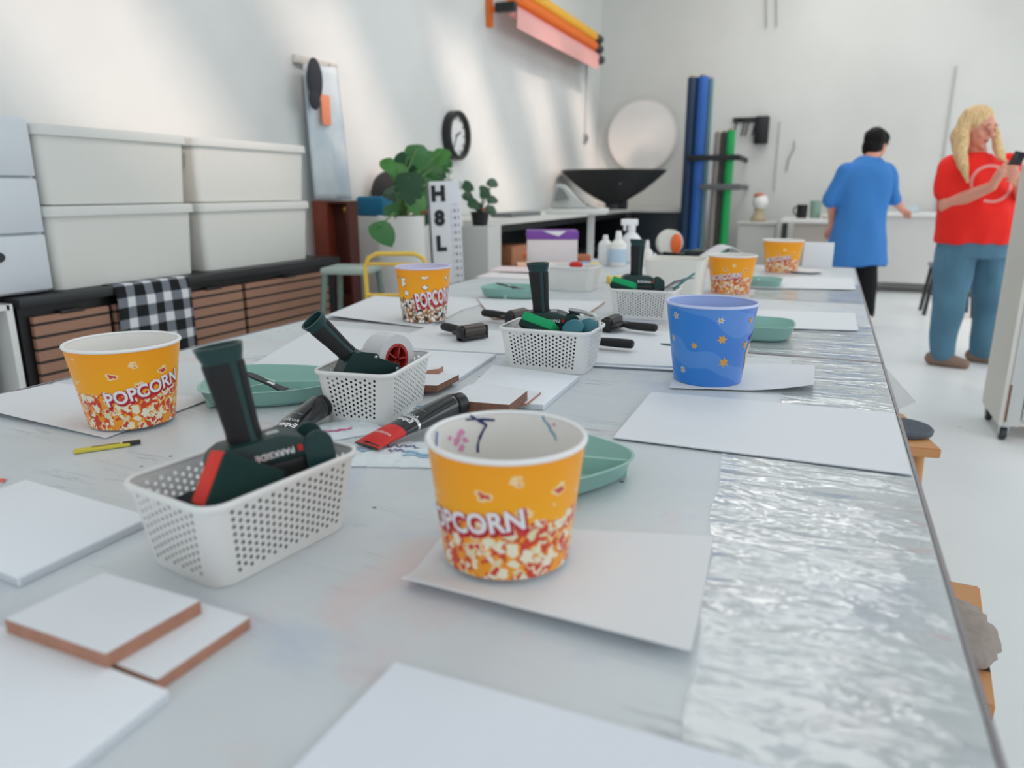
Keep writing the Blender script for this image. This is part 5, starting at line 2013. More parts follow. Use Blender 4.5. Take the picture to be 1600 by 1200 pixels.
standing_roll('tall dark navy paper roll, left of the bright blue one', 1075, 1091, 122, (24, 52, 84), 'navy_paper')
standing_roll('tall bright blue paper roll standing at the back wall', 1091, 1108, 120, (36, 92, 170), 'blue_paper', YR - 0.02)
standing_roll('tall slim teal grey paper roll, right of the bright blue one', 1108, 1116, 123, (96, 132, 140), 'teal_grey_paper', YR + 0.04)
standing_roll('shorter taupe paper roll left of the green one', 1117, 1127, 208, (140, 132, 128), 'taupe_paper', YR)
standing_roll('dark grey paper roll just left of the green one', 1127, 1136, 207, (70, 66, 66), 'charcoal_paper', YR + 0.02)
standing_roll('bright green paper roll standing at the back wall', 1136, 1150, 204, (16, 160, 84), 'green_paper', YR - 0.02)
standing_roll('light grey paper roll behind the green and taupe rolls', 1114, 1132, 250, (186, 184, 180), 'light_grey_paper', YR + 0.2)
for y_, x0_, x1_, rgb, lab in ((248, 1072, 1149, (22, 24, 26), 'black strap bar holding the standing paper rolls at chest height'), (294, 1094, 1150, (96, 98, 98), 'grey strap bar holding the standing paper rolls lower down')):
    a_, b_ = PY(x0_, y_ + 3, YR - 0.14), PY(x1_, y_ - 2, YR - 0.14)
    bm = new(); add_box(bm, (a_.x, YR - 0.15, b_.z - 0.035), (b_.x + 0.045, YR - 0.12, b_.z + 0.035), 0.006)
    for x in (b_.x + 0.02,):
        add_box(bm, (x, YR - 0.13, b_.z - 0.03), (x + 0.03, YB, b_.z + 0.03), 0.004)
    tag(obj('strap_bar', bm, mat('strap_%d' % y_, rgb, 0.6)), lab, 'strap')
# hook rail and black device on the back wall
a_, b_ = PY(1146, 188, YB), PY(1184, 190, YB)
t = thing('hook_rail', 'black hook rail with hanging clips on the back wall beside the black device', 'rail', (a_.x, YB, a_.z))
bm = new(); add_box(bm, (0, -0.03, -0.03), (b_.x - a_.x, 0, 0.03), 0.004); obj('bar', bm, BLACK, t)
for f in (0.12, 0.45, 0.6, 0.9):
    bm = new(); add_tube(bm, [(f * (b_.x - a_.x), -0.03, 0), (f * (b_.x - a_.x) + 0.01, -0.06, -0.05), (f * (b_.x - a_.x) - 0.02, -0.05, -0.20), (f * (b_.x - a_.x), -0.04, -0.10)], 0.010, 6); obj('clip', bm, DARK, t)
p = PY(1191, 204, YB)
t = thing('wall_device', 'black boxy device mounted on the back wall right of the hook rail', 'device', (p.x, YB, p.z))
bm = new(); add_box(bm, (-0.085, -0.14, -0.17), (0.085, -0.02, 0.17), 0.015); obj('case', bm, BLACK, t)
bm = new(); add_box(bm, (-0.04, -0.02, -0.06), (0.04, 0.0, 0.06)); obj('mount', bm, GREY, t)

# white side table with an angled device, in front of the worktop
pt = PX(905, 326, -1.75)
t = thing('side_table', 'white side table with a central post leg in front of the dark shelf', 'table', (pt.x, pt.y, 0))
kk = (pt - CAM).dot(FW)
u_ = kk / 1150
bm = new(); add_box(bm, (-46 * u_, -0.3, pt.z - 0.035), (44 * u_, 0.3, pt.z), 0.006); obj('tabletop', bm, CW, t)
bm = new(); add_box(bm, (14 * u_, -0.05, 0.03), (24 * u_, 0.03, pt.z - 0.035), 0.004); obj('post', bm, mat('post_white', (208, 210, 208), 0.5), t)
bm = new(); add_box(bm, (0, -0.25, 0), (38 * u_, 0.25, 0.03), 0.004); obj('foot', bm, GREY, t)
t.rotation_euler.z = YAW * 0.6
t = thing('slanted_stand', 'white and grey slanted device stand on the side table, left of the softbox', 'stand', (pt.x, pt.y, pt.z), YAW * 0.6)
bm = new()
add_prism(bm, [(-44 * u_, 0), (-36 * u_, 38 * u_), (-24 * u_, 36 * u_), (6 * u_, 6 * u_), (34 * u_, 0)], -0.16, 0.10, 0, Matrix.Rotation(PI / 2, 4, 'X'))
bmesh.ops.bevel(bm, geom=bm.edges[:], offset=0.01, segments=2, affect='EDGES')
obj('housing', bm, mat('stand_white', (198, 200, 196), 0.5), t)
bm = new()
add_prism(bm, [(-36 * u_, 12 * u_), (-30 * u_, 32 * u_), (-24 * u_, 30 * u_), (-14 * u_, 16 * u_)], -0.105, 0.166, 0, Matrix.Rotation(PI / 2, 4, 'X'))
obj('grey_panel', bm, mat('stand_grey', (126, 130, 128), 0.5), t)
# small things on the near end of the worktop
p = PX(763, 315, CX - 0.25)
bm = new(); add_ball(bm, (0, 0, 0.04), (0.05, 0.055, 0.04), seg=16); tag(obj('red_bowl', bm, mat('soft_red', (214, 84, 84), 0.5), loc=(CX - 0.3, p.y, zct)), 'small soft red object on the near end of the white worktop', 'bowl')
bm = new(); add_box(bm, (-0.1, -0.35, 0), (0.1, 0.35, 0.035), 0.006); tag(obj('grey_tray', bm, mat('tray_grey', (120, 124, 124), 0.5), loc=(CX - 0.13, p.y + 0.35, zct)), 'low grey tray on the front edge of the worktop right of the red object', 'tray')
bm = new()
for k in range(7):
    q = k * 0.9
    add_tube(bm, [(0, 0, 0), (0.05 * math.cos(q), 0.05 * math.sin(q), 0.15), (0.11 * math.cos(q), 0.11 * math.sin(q), 0.24 + 0.02 * k)], 0.006, 5)
    add_ball(bm, (0.11 * math.cos(q), 0.11 * math.sin(q), 0.25 + 0.02 * k), (0.035, 0.035, 0.025), seg=8)
add_lathe(bm, [(0.05, 0), (0.06, 0.12), (0.05, 0.12)], 16)
p = PX(735, 330, -2.85)
tag(obj('dried_flowers', bm, mat('pale_grey_green', (170, 180, 172), 0.8), loc=(XL + 0.25, cy0 + 0.2, zct)), 'pale dried flowers in a vase on the near end of the worktop', 'flowers')

# ================================================================== BACK RIGHT: PEDESTAL, FIGURE, TABLES
p = PY(1184, 346, 9.9)
t = thing('pedestal', 'pale grey pedestal at the back wall under the small ornament', 'pedestal', (p.x, 9.95, 0))
bm = new(); add_box(bm, (-0.22, -0.2, 0), (0.22, 0.2, p.z - 0.03), 0.006); obj('block', bm, mat('pedestal_grey', (196, 194, 190), 0.6), t)
bm = new(); add_box(bm, (-0.24, -0.22, p.z - 0.03), (0.24, 0.22, p.z), 0.006); obj('top', bm, mat('pedestal_top', (206, 204, 200), 0.6), t)
t = thing('ornament', 'small white ornament with a reddish top on the grey pedestal', 'ornament', (p.x, 9.95, p.z))
bm = new(); add_lathe(bm, [(0.09, 0), (0.10, 0.03), (0.055, 0.10), (0.06, 0.16)], 20); obj('foot', bm, mat('ornament_tan', (186, 170, 140), 0.6), t, smooth=50)
bm = new(); add_ball(bm, (0.01, 0, 0.235), (0.095, 0.09, 0.10), seg=18); obj('body', bm, mat('ornament_white', (240, 238, 234), 0.5), t, smooth=60)
bm = new(); add_ball(bm, (-0.01, 0, 0.315), (0.07, 0.07, 0.035), seg=14); obj('cap', bm, mat('ornament_red', (206, 120, 104), 0.6), t, smooth=60)

p = PY(1270, 342, 9.3)
t = thing('back_table', 'white table at the back wall holding the black mug and green glass', 'table', (p.x, 9.6, 0))
bm = new(); add_box(bm, (-0.34, -0.3, p.z - 0.05), (0.55, 0.3, p.z), 0.006); obj('tabletop', bm, CW, t)
bm = new(); add_box(bm, (-0.20, -0.24, 0.2), (0.5, 0.26, p.z - 0.05)); obj('cupboard', bm, mat('taupe_cupboard', (176, 166, 158), 0.6), t)
for sx_ in (-0.31, 0.5):
    for sy in (-0.26, 0.24):
        bm = new(); add_box(bm, (sx_ - 0.02, sy - 0.02, 0), (sx_ + 0.02, sy + 0.02, p.z - 0.05)); obj('leg', bm, DARK, t)
zt3 = p.z
q = PY(1252, 340, 9.5)
t = thing('black_mug', 'black mug on the white back table left of the green glass', 'mug', (q.x, 9.5, zt3), PI)
bm = new(); add_lathe(bm, [(0.05, 0), (0.058, 0.01), (0.06, 0.155), (0.053, 0.155), (0.05, 0.02)], 24); obj('cup', bm, BLACK, t, smooth=40)
bm = new(); add_tube(bm, [(0.056, 0, 0.13), (0.09, 0, 0.12), (0.095, 0, 0.07), (0.057, 0, 0.03)], 0.008, 8); obj('handle', bm, BLACK, t, smooth=60)
q = PY(1273, 340, 9.5)
bm = new(); add_lathe(bm, [(0.05, 0), (0.055, 0.01), (0.065, 0.2), (0.060, 0.2), (0.05, 0.02)], 24)
tag(obj('green_glass', bm, mat('pale_green_glass', (150, 182, 166), 0.1, alpha=0.8), loc=(q.x, 9.5, zt3), smooth=40), 'pale green glass on the white back table', 'glass')
q = PY(1292, 336, 9.45)
bm = new(); add_lathe(bm, [(0.03, 0), (0.07, 0.03), (0.075, 0.05), (0.07, 0.05), (0.03, 0.01)], 24)
tag(obj('white_bowl', bm, mat('bowl_white', (242, 236, 230), 0.4), loc=(q.x, 9.4, zt3), smooth=40), 'small white bowl on the back table beside the person in blue', 'bowl')

p = PY(1425, 333, 9.6)
t = thing('white_covered_table', 'long white table against the back wall between the two people', 'table', (p.x, 9.9, 0))
bm = new(); add_box(bm, (-0.42, -0.35, p.z - 0.04), (1.4, 0.35, p.z), 0.006); obj('tabletop', bm, mat('cover_white', (232, 231, 229), 0.6), t)
bm = new(); add_box(bm, (-0.38, -0.30, 0.12), (1.35, 0.3, p.z - 0.04)); obj('front_panel', bm, mat('cover_grey', (214, 212, 210), 0.6), t)
for sx_ in (-0.38, 1.34):
    bm = new(); add_box(bm, (sx_ - 0.02, -0.28, 0), (sx_ + 0.02, 0.28, 0.12)); obj('foot', bm, GREY, t)
q = PY(1420, 326, 9.8)
bm = new(); add_box(bm, (-0.09, -0.08, 0), (0.09, 0.08, 0.07), 0.01); tag(obj('small_box', bm, mat('pale_blue_box', (196, 210, 216), 0.6), loc=(q.x, 9.8, p.z)), 'small pale box on the white table behind the outstretched hand', 'box')
# dark stool behind the person in red
pl = PZ(1443, 492, 0)
t = thing('dark_stool', 'dark legged stool standing behind the person in red', 'stool', (pl.x + 0.20, pl.y + 0.15, 0))
for sx_ in (-1, 1):
    for sy in (-1, 1):
        bm = new(); add_tube(bm, [(sx_ * 0.20, sy * 0.17, 0), (sx_ * 0.155, sy * 0.14, 0.45)], 0.018, 10); obj('leg', bm, DARK, t)
bm = new(); add_box(bm, (-0.19, -0.18, 0.445), (0.19, 0.18, 0.475), 0.012); obj('seat', bm, mat('grey_seat', (120, 122, 126), 0.6), t)
for sy in (-1, 1):
    bm = new(); add_tube(bm, [(-0.18, sy * 0.155, 0.2), (0.18, sy * 0.155, 0.2)], 0.010, 8); obj('stretcher', bm, DARK, t)

# ================================================================== YELLOW CHAIR AND GREEN STOOL BEHIND THE TABLE
YEL = mat('yellow_metal', (240, 200, 84), 0.4)
pc = PX(632, 397, -1.86)
kk = (pc - CAM).dot(FW)
hw_ = 52 * kk / 1150 * 0.95
t = thing('yellow_chair', 'yellow metal chair pulled up to the left side of the far table', 'chair', (pc.x - 0.05, pc.y, 0), R(20))
zt_ = pc.z
bm = new()
add_tube(bm, [(-hw_, 0.03, 0.43), (-hw_, 0.0, zt_ - 0.06), (-hw_ + 0.02, 0.0, zt_ - 0.02), (-hw_ + 0.06, 0, zt_), (hw_ - 0.06, 0, zt_), (hw_ - 0.02, 0.0, zt_ - 0.02), (hw_, 0.0, zt_ - 0.06), (hw_, 0.03, 0.43)], 0.011, 10)
obj('backrest_frame', bm, YEL, t, smooth=60)
for zz_ in (zt_ - 0.05, zt_ - 0.20):
    bm = new(); add_tube(bm, [(-hw_, 0.004, zz_), (hw_, 0.004, zz_)], 0.008, 8); obj('back_rail', bm, YEL, t, smooth=60)
bm = new(); add_box(bm, (-hw_, -0.36, 0.43), (hw_, 0.04, 0.45), 0.008); obj('seat', bm, YEL, t)
for sx_ in (-1, 1):
    for sy in (-0.35, 0.03):
        bm = new(); add_tube(bm, [(sx_ * (hw_ - 0.01), sy, 0.435), (sx_ * (hw_ + 0.03), sy + (0.05 if sy > 0 else -0.04), 0)], 0.011, 10); obj('leg', bm, YEL, t, smooth=60)
GG = mat('grey_green_metal', (120, 140, 132), 0.45)
ps_ = PX(562, 416, -2.25)
t = thing('bar_stool', 'grey green metal stool between the sideboard and the yellow chair', 'stool', (ps_.x - 0.05, ps_.y, 0), R(15))
zs2 = ps_.z
kk = (ps_ - CAM).dot(FW)
hs = 38 * kk / 1150
bm = new(); add_box(bm, (-hs, -hs, zs2 - 0.035), (hs, hs, zs2), 0.012); obj('seat', bm, mat('grey_green_seat', (168, 184, 176), 0.45), t)
for sx_ in (-1, 1):
    for sy in (-1, 1):
        bm = new(); add_tube(bm, [(sx_ * (hs - 0.02), sy * (hs - 0.02), zs2 - 0.03), (sx_ * (hs + 0.04), sy * (hs + 0.04), 0)], [0.016, 0.012], 10); obj('leg', bm, GG, t, smooth=60)
bm = new()
for s in (-1, 1):
    add_tube(bm, [(-hs, s * hs, 0.32), (hs, s * hs, 0.32)], 0.008, 8); add_tube(bm, [(s * hs, -hs, 0.32), (s * hs, hs, 0.32)], 0.008, 8)
obj('footrest', bm, GG, t, smooth=60)
# low chair seen under the yellow one is left plain

# ================================================================== FAR TABLE CLUTTER
def ply(x, y, z=TZ):
    return PZ(x, y, z)


p = ply(862, 412)
kk = (p - CAM).dot(FW)
u_ = kk / 1150
t = thing('carton', 'white carton with a purple lid on the far left of the far table', 'box', p, YAW)
bm = new(); add_box(bm, (-38 * u_, -0.0, 0), (40 * u_, 0.2, 37 * u_), 0.003); obj('body', bm, mat('carton_white', (238, 228, 228), 0.6), t)
bm = new(); add_box(bm, (-39 * u_, -0.004, 37 * u_), (41 * u_, 0.204, 50 * u_), 0.003); obj('lid', bm, mat('purple_lid', (128, 70, 168), 0.5), t)
bm = new(); add_prism(bm, [(-14 * u_, 50 * u_), (22 * u_, 50 * u_), (10 * u_, 42 * u_), (0, 45 * u_)], 0.0042, 0.0065, 0, Matrix.Rotation(PI / 2, 4, 'X')); obj('white_cutout', bm, LETTER, t, smooth=0)
random.seed(11)
for k, (x, y, w_, d_, rgb, lab) in enumerate(((800, 432, 0.30, 0.20, (238, 232, 232), 'lowest loose white paper spread at the far left of the table'), (818, 424, 0.30, 0.22, (240, 222, 222), 'pinkish paper on the loose papers at the far left of the table'), (846, 418, 0.26, 0.18, (240, 190, 160), 'orange tinted paper in front of the purple lidded carton'), (882, 422, 0.24, 0.16, (238, 236, 234), 'white paper right of the orange tinted paper'))):
    p = ply(x, y)
    bm = new(); add_box(bm, (-w_ / 2, -d_ / 2, 0), (w_ / 2, d_ / 2, 0.004 + 0.002 * k)); tag(obj('loose_paper', bm, mat('loose_%d' % k, rgb, 0.7), loc=(p.x, p.y, TZ + 0.0005 + 0.0065 * k), rot=(0, 0, random.uniform(-0.3, 0.5))), lab, 'paper')
for k, (x, y, w_, h_, rgb, nm, lab) in enumerate(((826, 404, 18, 9, (236, 120, 60), 'orange_box', 'small orange box left of the purple lidded carton'), (930, 425, 14, 14, (236, 212, 120), 'yellow_block', 'pale yellow block behind the farthest basket'), (966, 442, 34, 10, (234, 204, 110), 'yellow_sponge', 'flat yellow sponge behind the fourth basket'), (912, 408, 20, 10, (196, 120, 84), 'brown_box', 'small brown box right of the purple lidded carton'), (915, 418, 12, 9, (120, 170, 200), 'blue_block', 'small blue block right of the brown box'))):
    p = ply(x, y)
    u_ = (p - CAM).dot(FW) / 1150
    bm = new(); add_box(bm, (-w_ * u_ / 2, -0.04, 0), (w_ * u_ / 2, 0.04, h_ * u_), 0.004); tag(obj(nm, bm, mat(nm, rgb, 0.7), loc=p, rot=(0, 0, YAW)), lab, 'box' if 'box' in nm else 'block')


def bottle(label, x, y, r_px, h_px, neck, rgb, cap, lab_rgb=None, spray=False, name='bottle'):
    p = ply(x, y)
    u_ = (p - CAM).dot(FW) / 1150
    r_, h_ = r_px * u_, h_px * u_
    t = thing(name, label, 'bottle', p, YAW)
    bm = new(); add_lathe(bm, [(r_ * 0.9, 0), (r_, 0.006), (r_, h_ * neck), (r_ * 0.8, h_ * (neck + 0.06)), (r_ * 0.35, h_ * (neck + 0.16)), (r_ * 0.33, h_ * (neck + 0.2))], 28); obj('body', bm, mat('b_%s' % label[:12], rgb, 0.35), t, smooth=40)
    bm = new()
    if spray:
        add_box(bm, (-r_ * 1.1, -r_ * 0.35, h_ * 0.86), (r_ * 0.6, r_ * 0.35, h_), 0.004)
        add_cyl(bm, (0, 0, h_ * (neck + 0.18)), (0, 0, h_ * 0.88), r_ * 0.4, n=16)
        add_box(bm, (-r_ * 0.85, -r_ * 0.15, h_ * 0.74), (-r_ * 0.6, r_ * 0.15, h_ * 0.88), 0.002)
    else:
        add_cyl(bm, (0, 0, h_ * (neck + 0.18)), (0, 0, h_), r_ * 0.42, r_ * 0.3, n=18)
    obj('spray_head' if spray else 'cap', bm, mat('c_%s' % label[:12], cap, 0.4), t, smooth=40)
    if lab_rgb:
        bm = new(); add_lathe(bm, [(r_ + 0.0008, h_ * 0.12), (r_ + 0.0008, h_ * neck * 0.8)], 28, 0, None, False, False); obj('label', bm, mat('l_%s' % label[:12], lab_rgb, 0.5), t, smooth=40)


bottle('squat white jar left of the white bottles on the far table', 945, 414, 11, 46, 0.7, (236, 236, 236), (240, 240, 240), None, name='jar')
bottle('white bottle with a pale blue label among the far bottles', 965, 416, 13, 54, 0.62, (240, 238, 232), (244, 244, 244), (190, 212, 232))
bottle('large white spray bottle among the far bottles', 985, 410, 15, 66, 0.55, (242, 242, 244), (246, 246, 248), None, True)
bottle('small white bottle just right of the spray bottle', 1010, 416, 9, 40, 0.55, (236, 234, 228), (240, 240, 240), None)
bottle('small greenish bottle behind the fourth basket', 1022, 422, 7, 26, 0.6, (196, 214, 190), (236, 236, 236), None)
# big cream tub behind the blue bucket
p = ply(1068, 468)
u_ = (p - CAM).dot(FW) / 1150
bm = new()
add_loft(bm, [[Vector((x, y, z)) for x, y in rrect(a_, b_, 0.03, 5)] for z, a_, b_ in ((0, 40 * u_, 0.10), (58 * u_, 46 * u_, 0.11), (60 * u_, 46 * u_, 0.11), (60 * u_, 44 * u_, 0.10), (4 * u_, 38 * u_, 0.08))])
tag(obj('cream_tub', bm, mat('cream_tub', (232, 228, 220), 0.5), loc=(p.x - 0.05, p.y + 0.10, TZ), rot=(0, 0, 0.05), smooth=40), 'big cream plastic tub behind the blue bucket', 'tub')
# orange tape cutter
p = ply(1045, 406)
u_ = (p - CAM).dot(FW) / 1150
t = thing('tape_cutter', 'desk tape cutter with an orange hub on the far end of the table', 'tape cutter', p, YAW + 0.2)
bm = new(); add_prism(bm, [(-20 * u_, 0), (20 * u_, 0), (24 * u_, 12 * u_), (14 * u_, 10 * u_), (-16 * u_, 14 * u_)], 0, 0.06, 0, Matrix.Rotation(PI / 2, 4, 'X')); obj('base', bm, BLACK, t)
bm = new(); add_cyl(bm, (-4 * u_, -0.055, 27 * u_), (-4 * u_, -0.01, 27 * u_), 20 * u_, n=36); obj('tape', bm, mat('tape_cream', (224, 222, 212), 0.4), t, smooth=40)
bm = new(); add_ball(bm, (4 * u_, -0.06, 26 * u_), (9 * u_, 0.015, 15 * u_), seg=20); obj('orange_hub', bm, mat('orange_hub', (240, 104, 40), 0.4), t, smooth=60)
p = ply(1078, 412)
d4 = dup(D1, (p.x + 0.03, p.y + 0.10, TZ + 0.045), 0, 'dark green dispenser lying on its side near the orange tape cutter', rot=(R(88), R(0), R(200)))
# tent of magazines
p = ply(1135, 418)
u_ = (p - CAM).dot(FW) / 1150
t = thing('magazine', 'open magazine lying tented behind the distant yellow buckets', 'magazine', (p.x, p.y, TZ), YAW)
bm = new()
V = []
for k in range(13):
    f = k / 12
    x = (-46 + 92 * f) * u_
    z = (30 * (1 - abs(2 * f - 1.1) ** 1.2) if f < 0.98 else 0) * u_ + 0.004
    V.append((x, max(0.002, z)))
for s, nm in ((0, 'pages'),):
    rows = [[bm.verts.new((x, y, z)) for x, z in V] for y in (0.0, 0.10, 0.20)]
    for j in range(2):
        for i in range(12):
            bm.faces.new((rows[j][i], rows[j][i + 1], rows[j + 1][i + 1], rows[j + 1][i]))
me = modifier_mesh(bm, [('SOLIDIFY', dict(thickness=0.006, offset=1))], 'pages')
me.materials.clear(); me.materials.append(mat('magazine_paper', (226, 226, 230), 0.5))
obj('pages', me, None, t)
bm = new(); add_box(bm, (-0.06, -0.002, 0.0), (0.05, 0.0, 0.012), M=Matrix.Translation((-0.03, -0.002, 18 * u_)) @ Matrix.Rotation(R(-35), 4, 'Y')); obj('dark_print', bm, mat('dark_print', (70, 74, 84), 0.6), t, smooth=0)
# white canvas on edge and cream plate near the person in blue
p = ply(1276, 414)
u_ = (p - CAM).dot(FW) / 1150
bm = new(); add_box(bm, (-20 * u_, 0, 0), (22 * u_, 0.012, 38 * u_), 0.002); tag(obj('stretched_canvas', bm, CANVAS, loc=(p.x, 4.30, TZ), rot=(R(-8), 0, 0)), 'small white canvas standing on edge at the far table end', 'canvas')
p = ply(1266, 427)
bm = new(); add_lathe(bm, [(0.05, 0.0), (0.075, 0.012), (0.08, 0.014), (0.076, 0.015), (0.05, 0.004), (0, 0.004)], 32); tag(obj('paper_plate', bm, CREAM, loc=(p.x - 0.02, p.y, TZ), smooth=40), 'cream paper plate in front of the small standing canvas', 'plate')

# ================================================================== STOOLS UNDER THE RIGHT TABLE EDGE, CART
PINE = mat('orange_pine', (206, 146, 92), 0.5, vary=(7, 0.16))


def pine_stool(label, pts, z, felt=None):
    c = sum(pts, Vector()) / 4
    t = thing('pine_stool', label, 'stool', (c.x, c.y, 0))
    bm = new(); add_prism(bm, [(p.x - c.x, p.y - c.y) for p in pts], z - 0.028, z); bmesh.ops.bevel(bm, geom=bm.edges[:], offset=0.003, segments=2, affect='EDGES'); obj('seat', bm, PINE, t)
    for p in pts:
        q = (p - c) * 0.8
        bm = new(); add_tube(bm, [(q.x, q.y, 0), (q.x * 0.92, q.y * 0.92, z - 0.026)], 0.018, 10); obj('leg', bm, PINE, t, smooth=60)
    return t, c


zs1 = 0.45
a = PZ(1471, 698, zs1); b = PZ(1420, 703, zs1); d = PZ(1416, 643, zs1)
far = Vector((a.x - 0.02, a.y + 0.30, zs1))
pts = [Vector((0.02, 2.20, zs1)), Vector((0.355, 2.26, zs1)), Vector((0.285, 2.60, zs1)), Vector((-0.03, 2.54, zs1))]
s1, c1 = pine_stool('pine stool with a round dark grey felt pad, poking out past the big white panel', pts, zs1)
fp = PZ(1411, 664, zs1 + 0.02)
t = thing('felt_pad', 'round dark grey felt pad on the pine stool at the right table edge', 'cushion', (fp.x - 0.005, fp.y, zs1))
bm = new(); add_lathe(bm, [(0.078, 0), (0.086, 0.003), (0.088, 0.014), (0.082, 0.02), (0, 0.021)], 40); obj('felt', bm, mat('dark_grey_felt', (92, 98, 106), 1.0, bump=(300, 0.6), vary=(60, 0.25)), t, smooth=40)
zs2_ = 0.45
a = PZ(1488, 908, zs2_); b = PZ(1531, 916, zs2_); c_ = PZ(1556, 1104, zs2_)
pts = [Vector((c_.x - 0.36, c_.y + 0.02, zs2_)), c_ + Vector((0.0, 0, 0)), Vector((b.x, b.y, zs2_)), Vector((b.x - 0.38, b.y + 0.02, zs2_))]
s2, c2 = pine_stool('pine stool with a shaggy grey cover, at the lower right table edge', pts, zs2_)
pm = PZ(1531, 1040, zs2_)
bm = new(); add_box(bm, (-0.012, -0.010, 0), (0.012, 0.006, 0.0012), M=Matrix.Translation(pm - c2.xyz.to_3d() + Vector((0, 0, zs2_ * 0 + c2.z - c2.z)))) if False else add_box(bm, (pm.x - c2.x - 0.008, pm.y - c2.y - 0.012, zs2_), (pm.x - c2.x + 0.012, pm.y - c2.y + 0.004, zs2_ + 0.001))
obj('dark_knot', bm, mat('burn_mark', (70, 40, 26), 0.7), s2)
t = thing('shaggy_cushion', 'shaggy grey brown cushion on the lower right pine stool', 'cushion', (0, 0, 0))
edge_px = [(1488, 935), (1510, 930), (1535, 940), (1548, 962), (1552, 985), (1560, 1000), (1552, 1015), (1540, 1022), (1528, 1020), (1515, 1030)]
ep = [PZ(x, y, zs2_ + 0.02) for x, y in edge_px]
cc = Vector((ep[0].x - 0.06, (ep[0].y + ep[-1].y) / 2, zs2_))
t.location = cc
outl = []
ys = sorted([(p.y, p.x) for p in ep])
bm = new()
rings = []
nn = 72
for s, z in ((0.97, 0.001), (1.03, 0.010), (1.0, 0.022), (0.8, 0.032), (0.4, 0.036)):
    ring = []
    for k in range(nn):
        q = 2 * PI * k / nn
        rx = (max(p.x for p in ep) - cc.x)
        ry = (max(p.y for p in ep) - min(p.y for p in ep)) / 2 * 1.1
        jag = 1 + 0.10 * noise.noise((math.cos(q) * 6, math.sin(q) * 6, 2)) + 0.06 * noise.noise((math.cos(q) * 20, math.sin(q) * 20, z * 30))
        ring.append(Vector((rx * s * jag * math.cos(q), ry * s * jag * math.sin(q), z + 0.006 * noise.noise((math.cos(q) * 9 * s, math.sin(q) * 9 * s, 5)))))
    for r_ in ring:
        r_.z = max(0.001, r_.z)
    rings.append(ring)
add_loft(bm, rings)
obj('fleece', bm, mat('shaggy_grey', (158, 146, 138), 1.0, bump=(120, 1.0), vary=(45, 0.25)), t, smooth=60)
bm = new()
add_box(bm, (-0.16, -0.008, 0.0365), (-0.10, 0.008, 0.0375))
obj('brown_stain', bm, mat('brown_stain', (150, 100, 80), 0.9), t)

# flat file cart on castors
CXc, CYc = 0.835, 3.96
CREAMW = mat('cart_cream', (222, 219, 210), 0.5)
t = thing('drawer_cart', 'cream flat file cart on castors, cut off by the right edge of the photo', 'cart', (CXc, CYc, 0))
ZB, ZTp = 0.075, 1.25
DY = 0.42
WX = 0.9
bm = new()
add_box(bm, (0, 0, ZB), (0.022, DY, ZTp), 0.002, seg=1)
obj('side_panel', bm, CREAMW, t)
bm = new()
add_box(bm, (WX - 0.022, 0, ZB), (WX, DY, ZTp), 0.002, seg=1)
obj('side_panel', bm, CREAMW, t)
bm = new()
add_box(bm, (0.022, 0.02, ZB), (WX - 0.022, DY, ZB + 0.03)); add_box(bm, (0, 0, ZTp), (WX, DY, ZTp + 0.025), 0.003); add_box(bm, (0.022, DY - 0.01, ZB), (WX - 0.022, DY, ZTp))
obj('carcass', bm, CREAMW, t)
bm = new(); add_box(bm, (0.022, -0.004, ZB), (0.085, 0.02, ZTp), 0.002, seg=1); obj('front_stile', bm, mat('stile_grey', (204, 205, 204), 0.5), t)
bm = new(); add_box(bm, (0.0215, -0.0045, ZB + 0.02), (0.030, -0.0008, ZB + 0.20)); obj('worn_edge', bm, MDF2, t)
for k in range(12):
    z = ZB + 0.035 + k * 0.095
    bm = new(); add_box(bm, (0.09, -0.006, z), (WX - 0.03, 0.016, z + 0.088), 0.003); d = obj('drawer', bm, mat('drawer_pale', (212, 216, 222), 0.5), t)
    bm = new(); add_box(bm, (0.09, -0.012, z + 0.072), (WX - 0.03, -0.005, z + 0.080), 0.001); obj('pull_lip', bm, mat('pull_grey', (110, 114, 122), 0.5), d)
    bm = new(); add_box(bm, (0.12, -0.008, z + 0.03), (0.20, -0.0055, z + 0.06)); obj('label_holder', bm, LETTER, d)
for sx_ in (0.03, WX - 0.05):
    for sy in (0.03, DY - 0.05):
        bm = new(); add_cyl(bm, (sx_ - 0.014, sy, 0.031), (sx_ + 0.014, sy, 0.031), 0.031, n=28, bevel=0.004); add_cyl(bm, (sx_ - 0.016, sy, 0.031), (sx_ + 0.016, sy, 0.031), 0.012, n=16, mi=1); c_ = obj('castor', bm, [mat('castor_dark', (52, 56, 58), 0.5), STEEL], t, smooth=40)
        bm = new(); add_box(bm, (sx_ - 0.020, sy - 0.015, 0.03), (sx_ - 0.016, sy + 0.02, 0.07)); add_box(bm, (sx_ + 0.016, sy - 0.015, 0.03), (sx_ + 0.020, sy + 0.02, 0.07)); add_box(bm, (sx_ - 0.022, sy - 0.02, 0.065), (sx_ + 0.022, sy + 0.025, 0.0745)); obj('fork', bm, STEEL, c_)
t.rotation_euler.z = 0
# ================================================================== PEOPLE

SKIN = mat('skin', (226, 156, 134), 0.5, vary=(14, 0.05))
DENIM = mat('denim_blue', (84, 126, 150), 0.9, vary=(4, 0.34), bump=(220, 0.25))
REDSHIRT = mat('red_jersey', (250, 38, 28), 0.85, bump=(60, 0.2))
BLUECOAT = mat('blue_cotton', (60, 128, 200), 0.9, bump=(50, 0.25), vary=(3, 0.06))
BLACKC = mat('black_cloth', (18, 18, 22), 0.95)


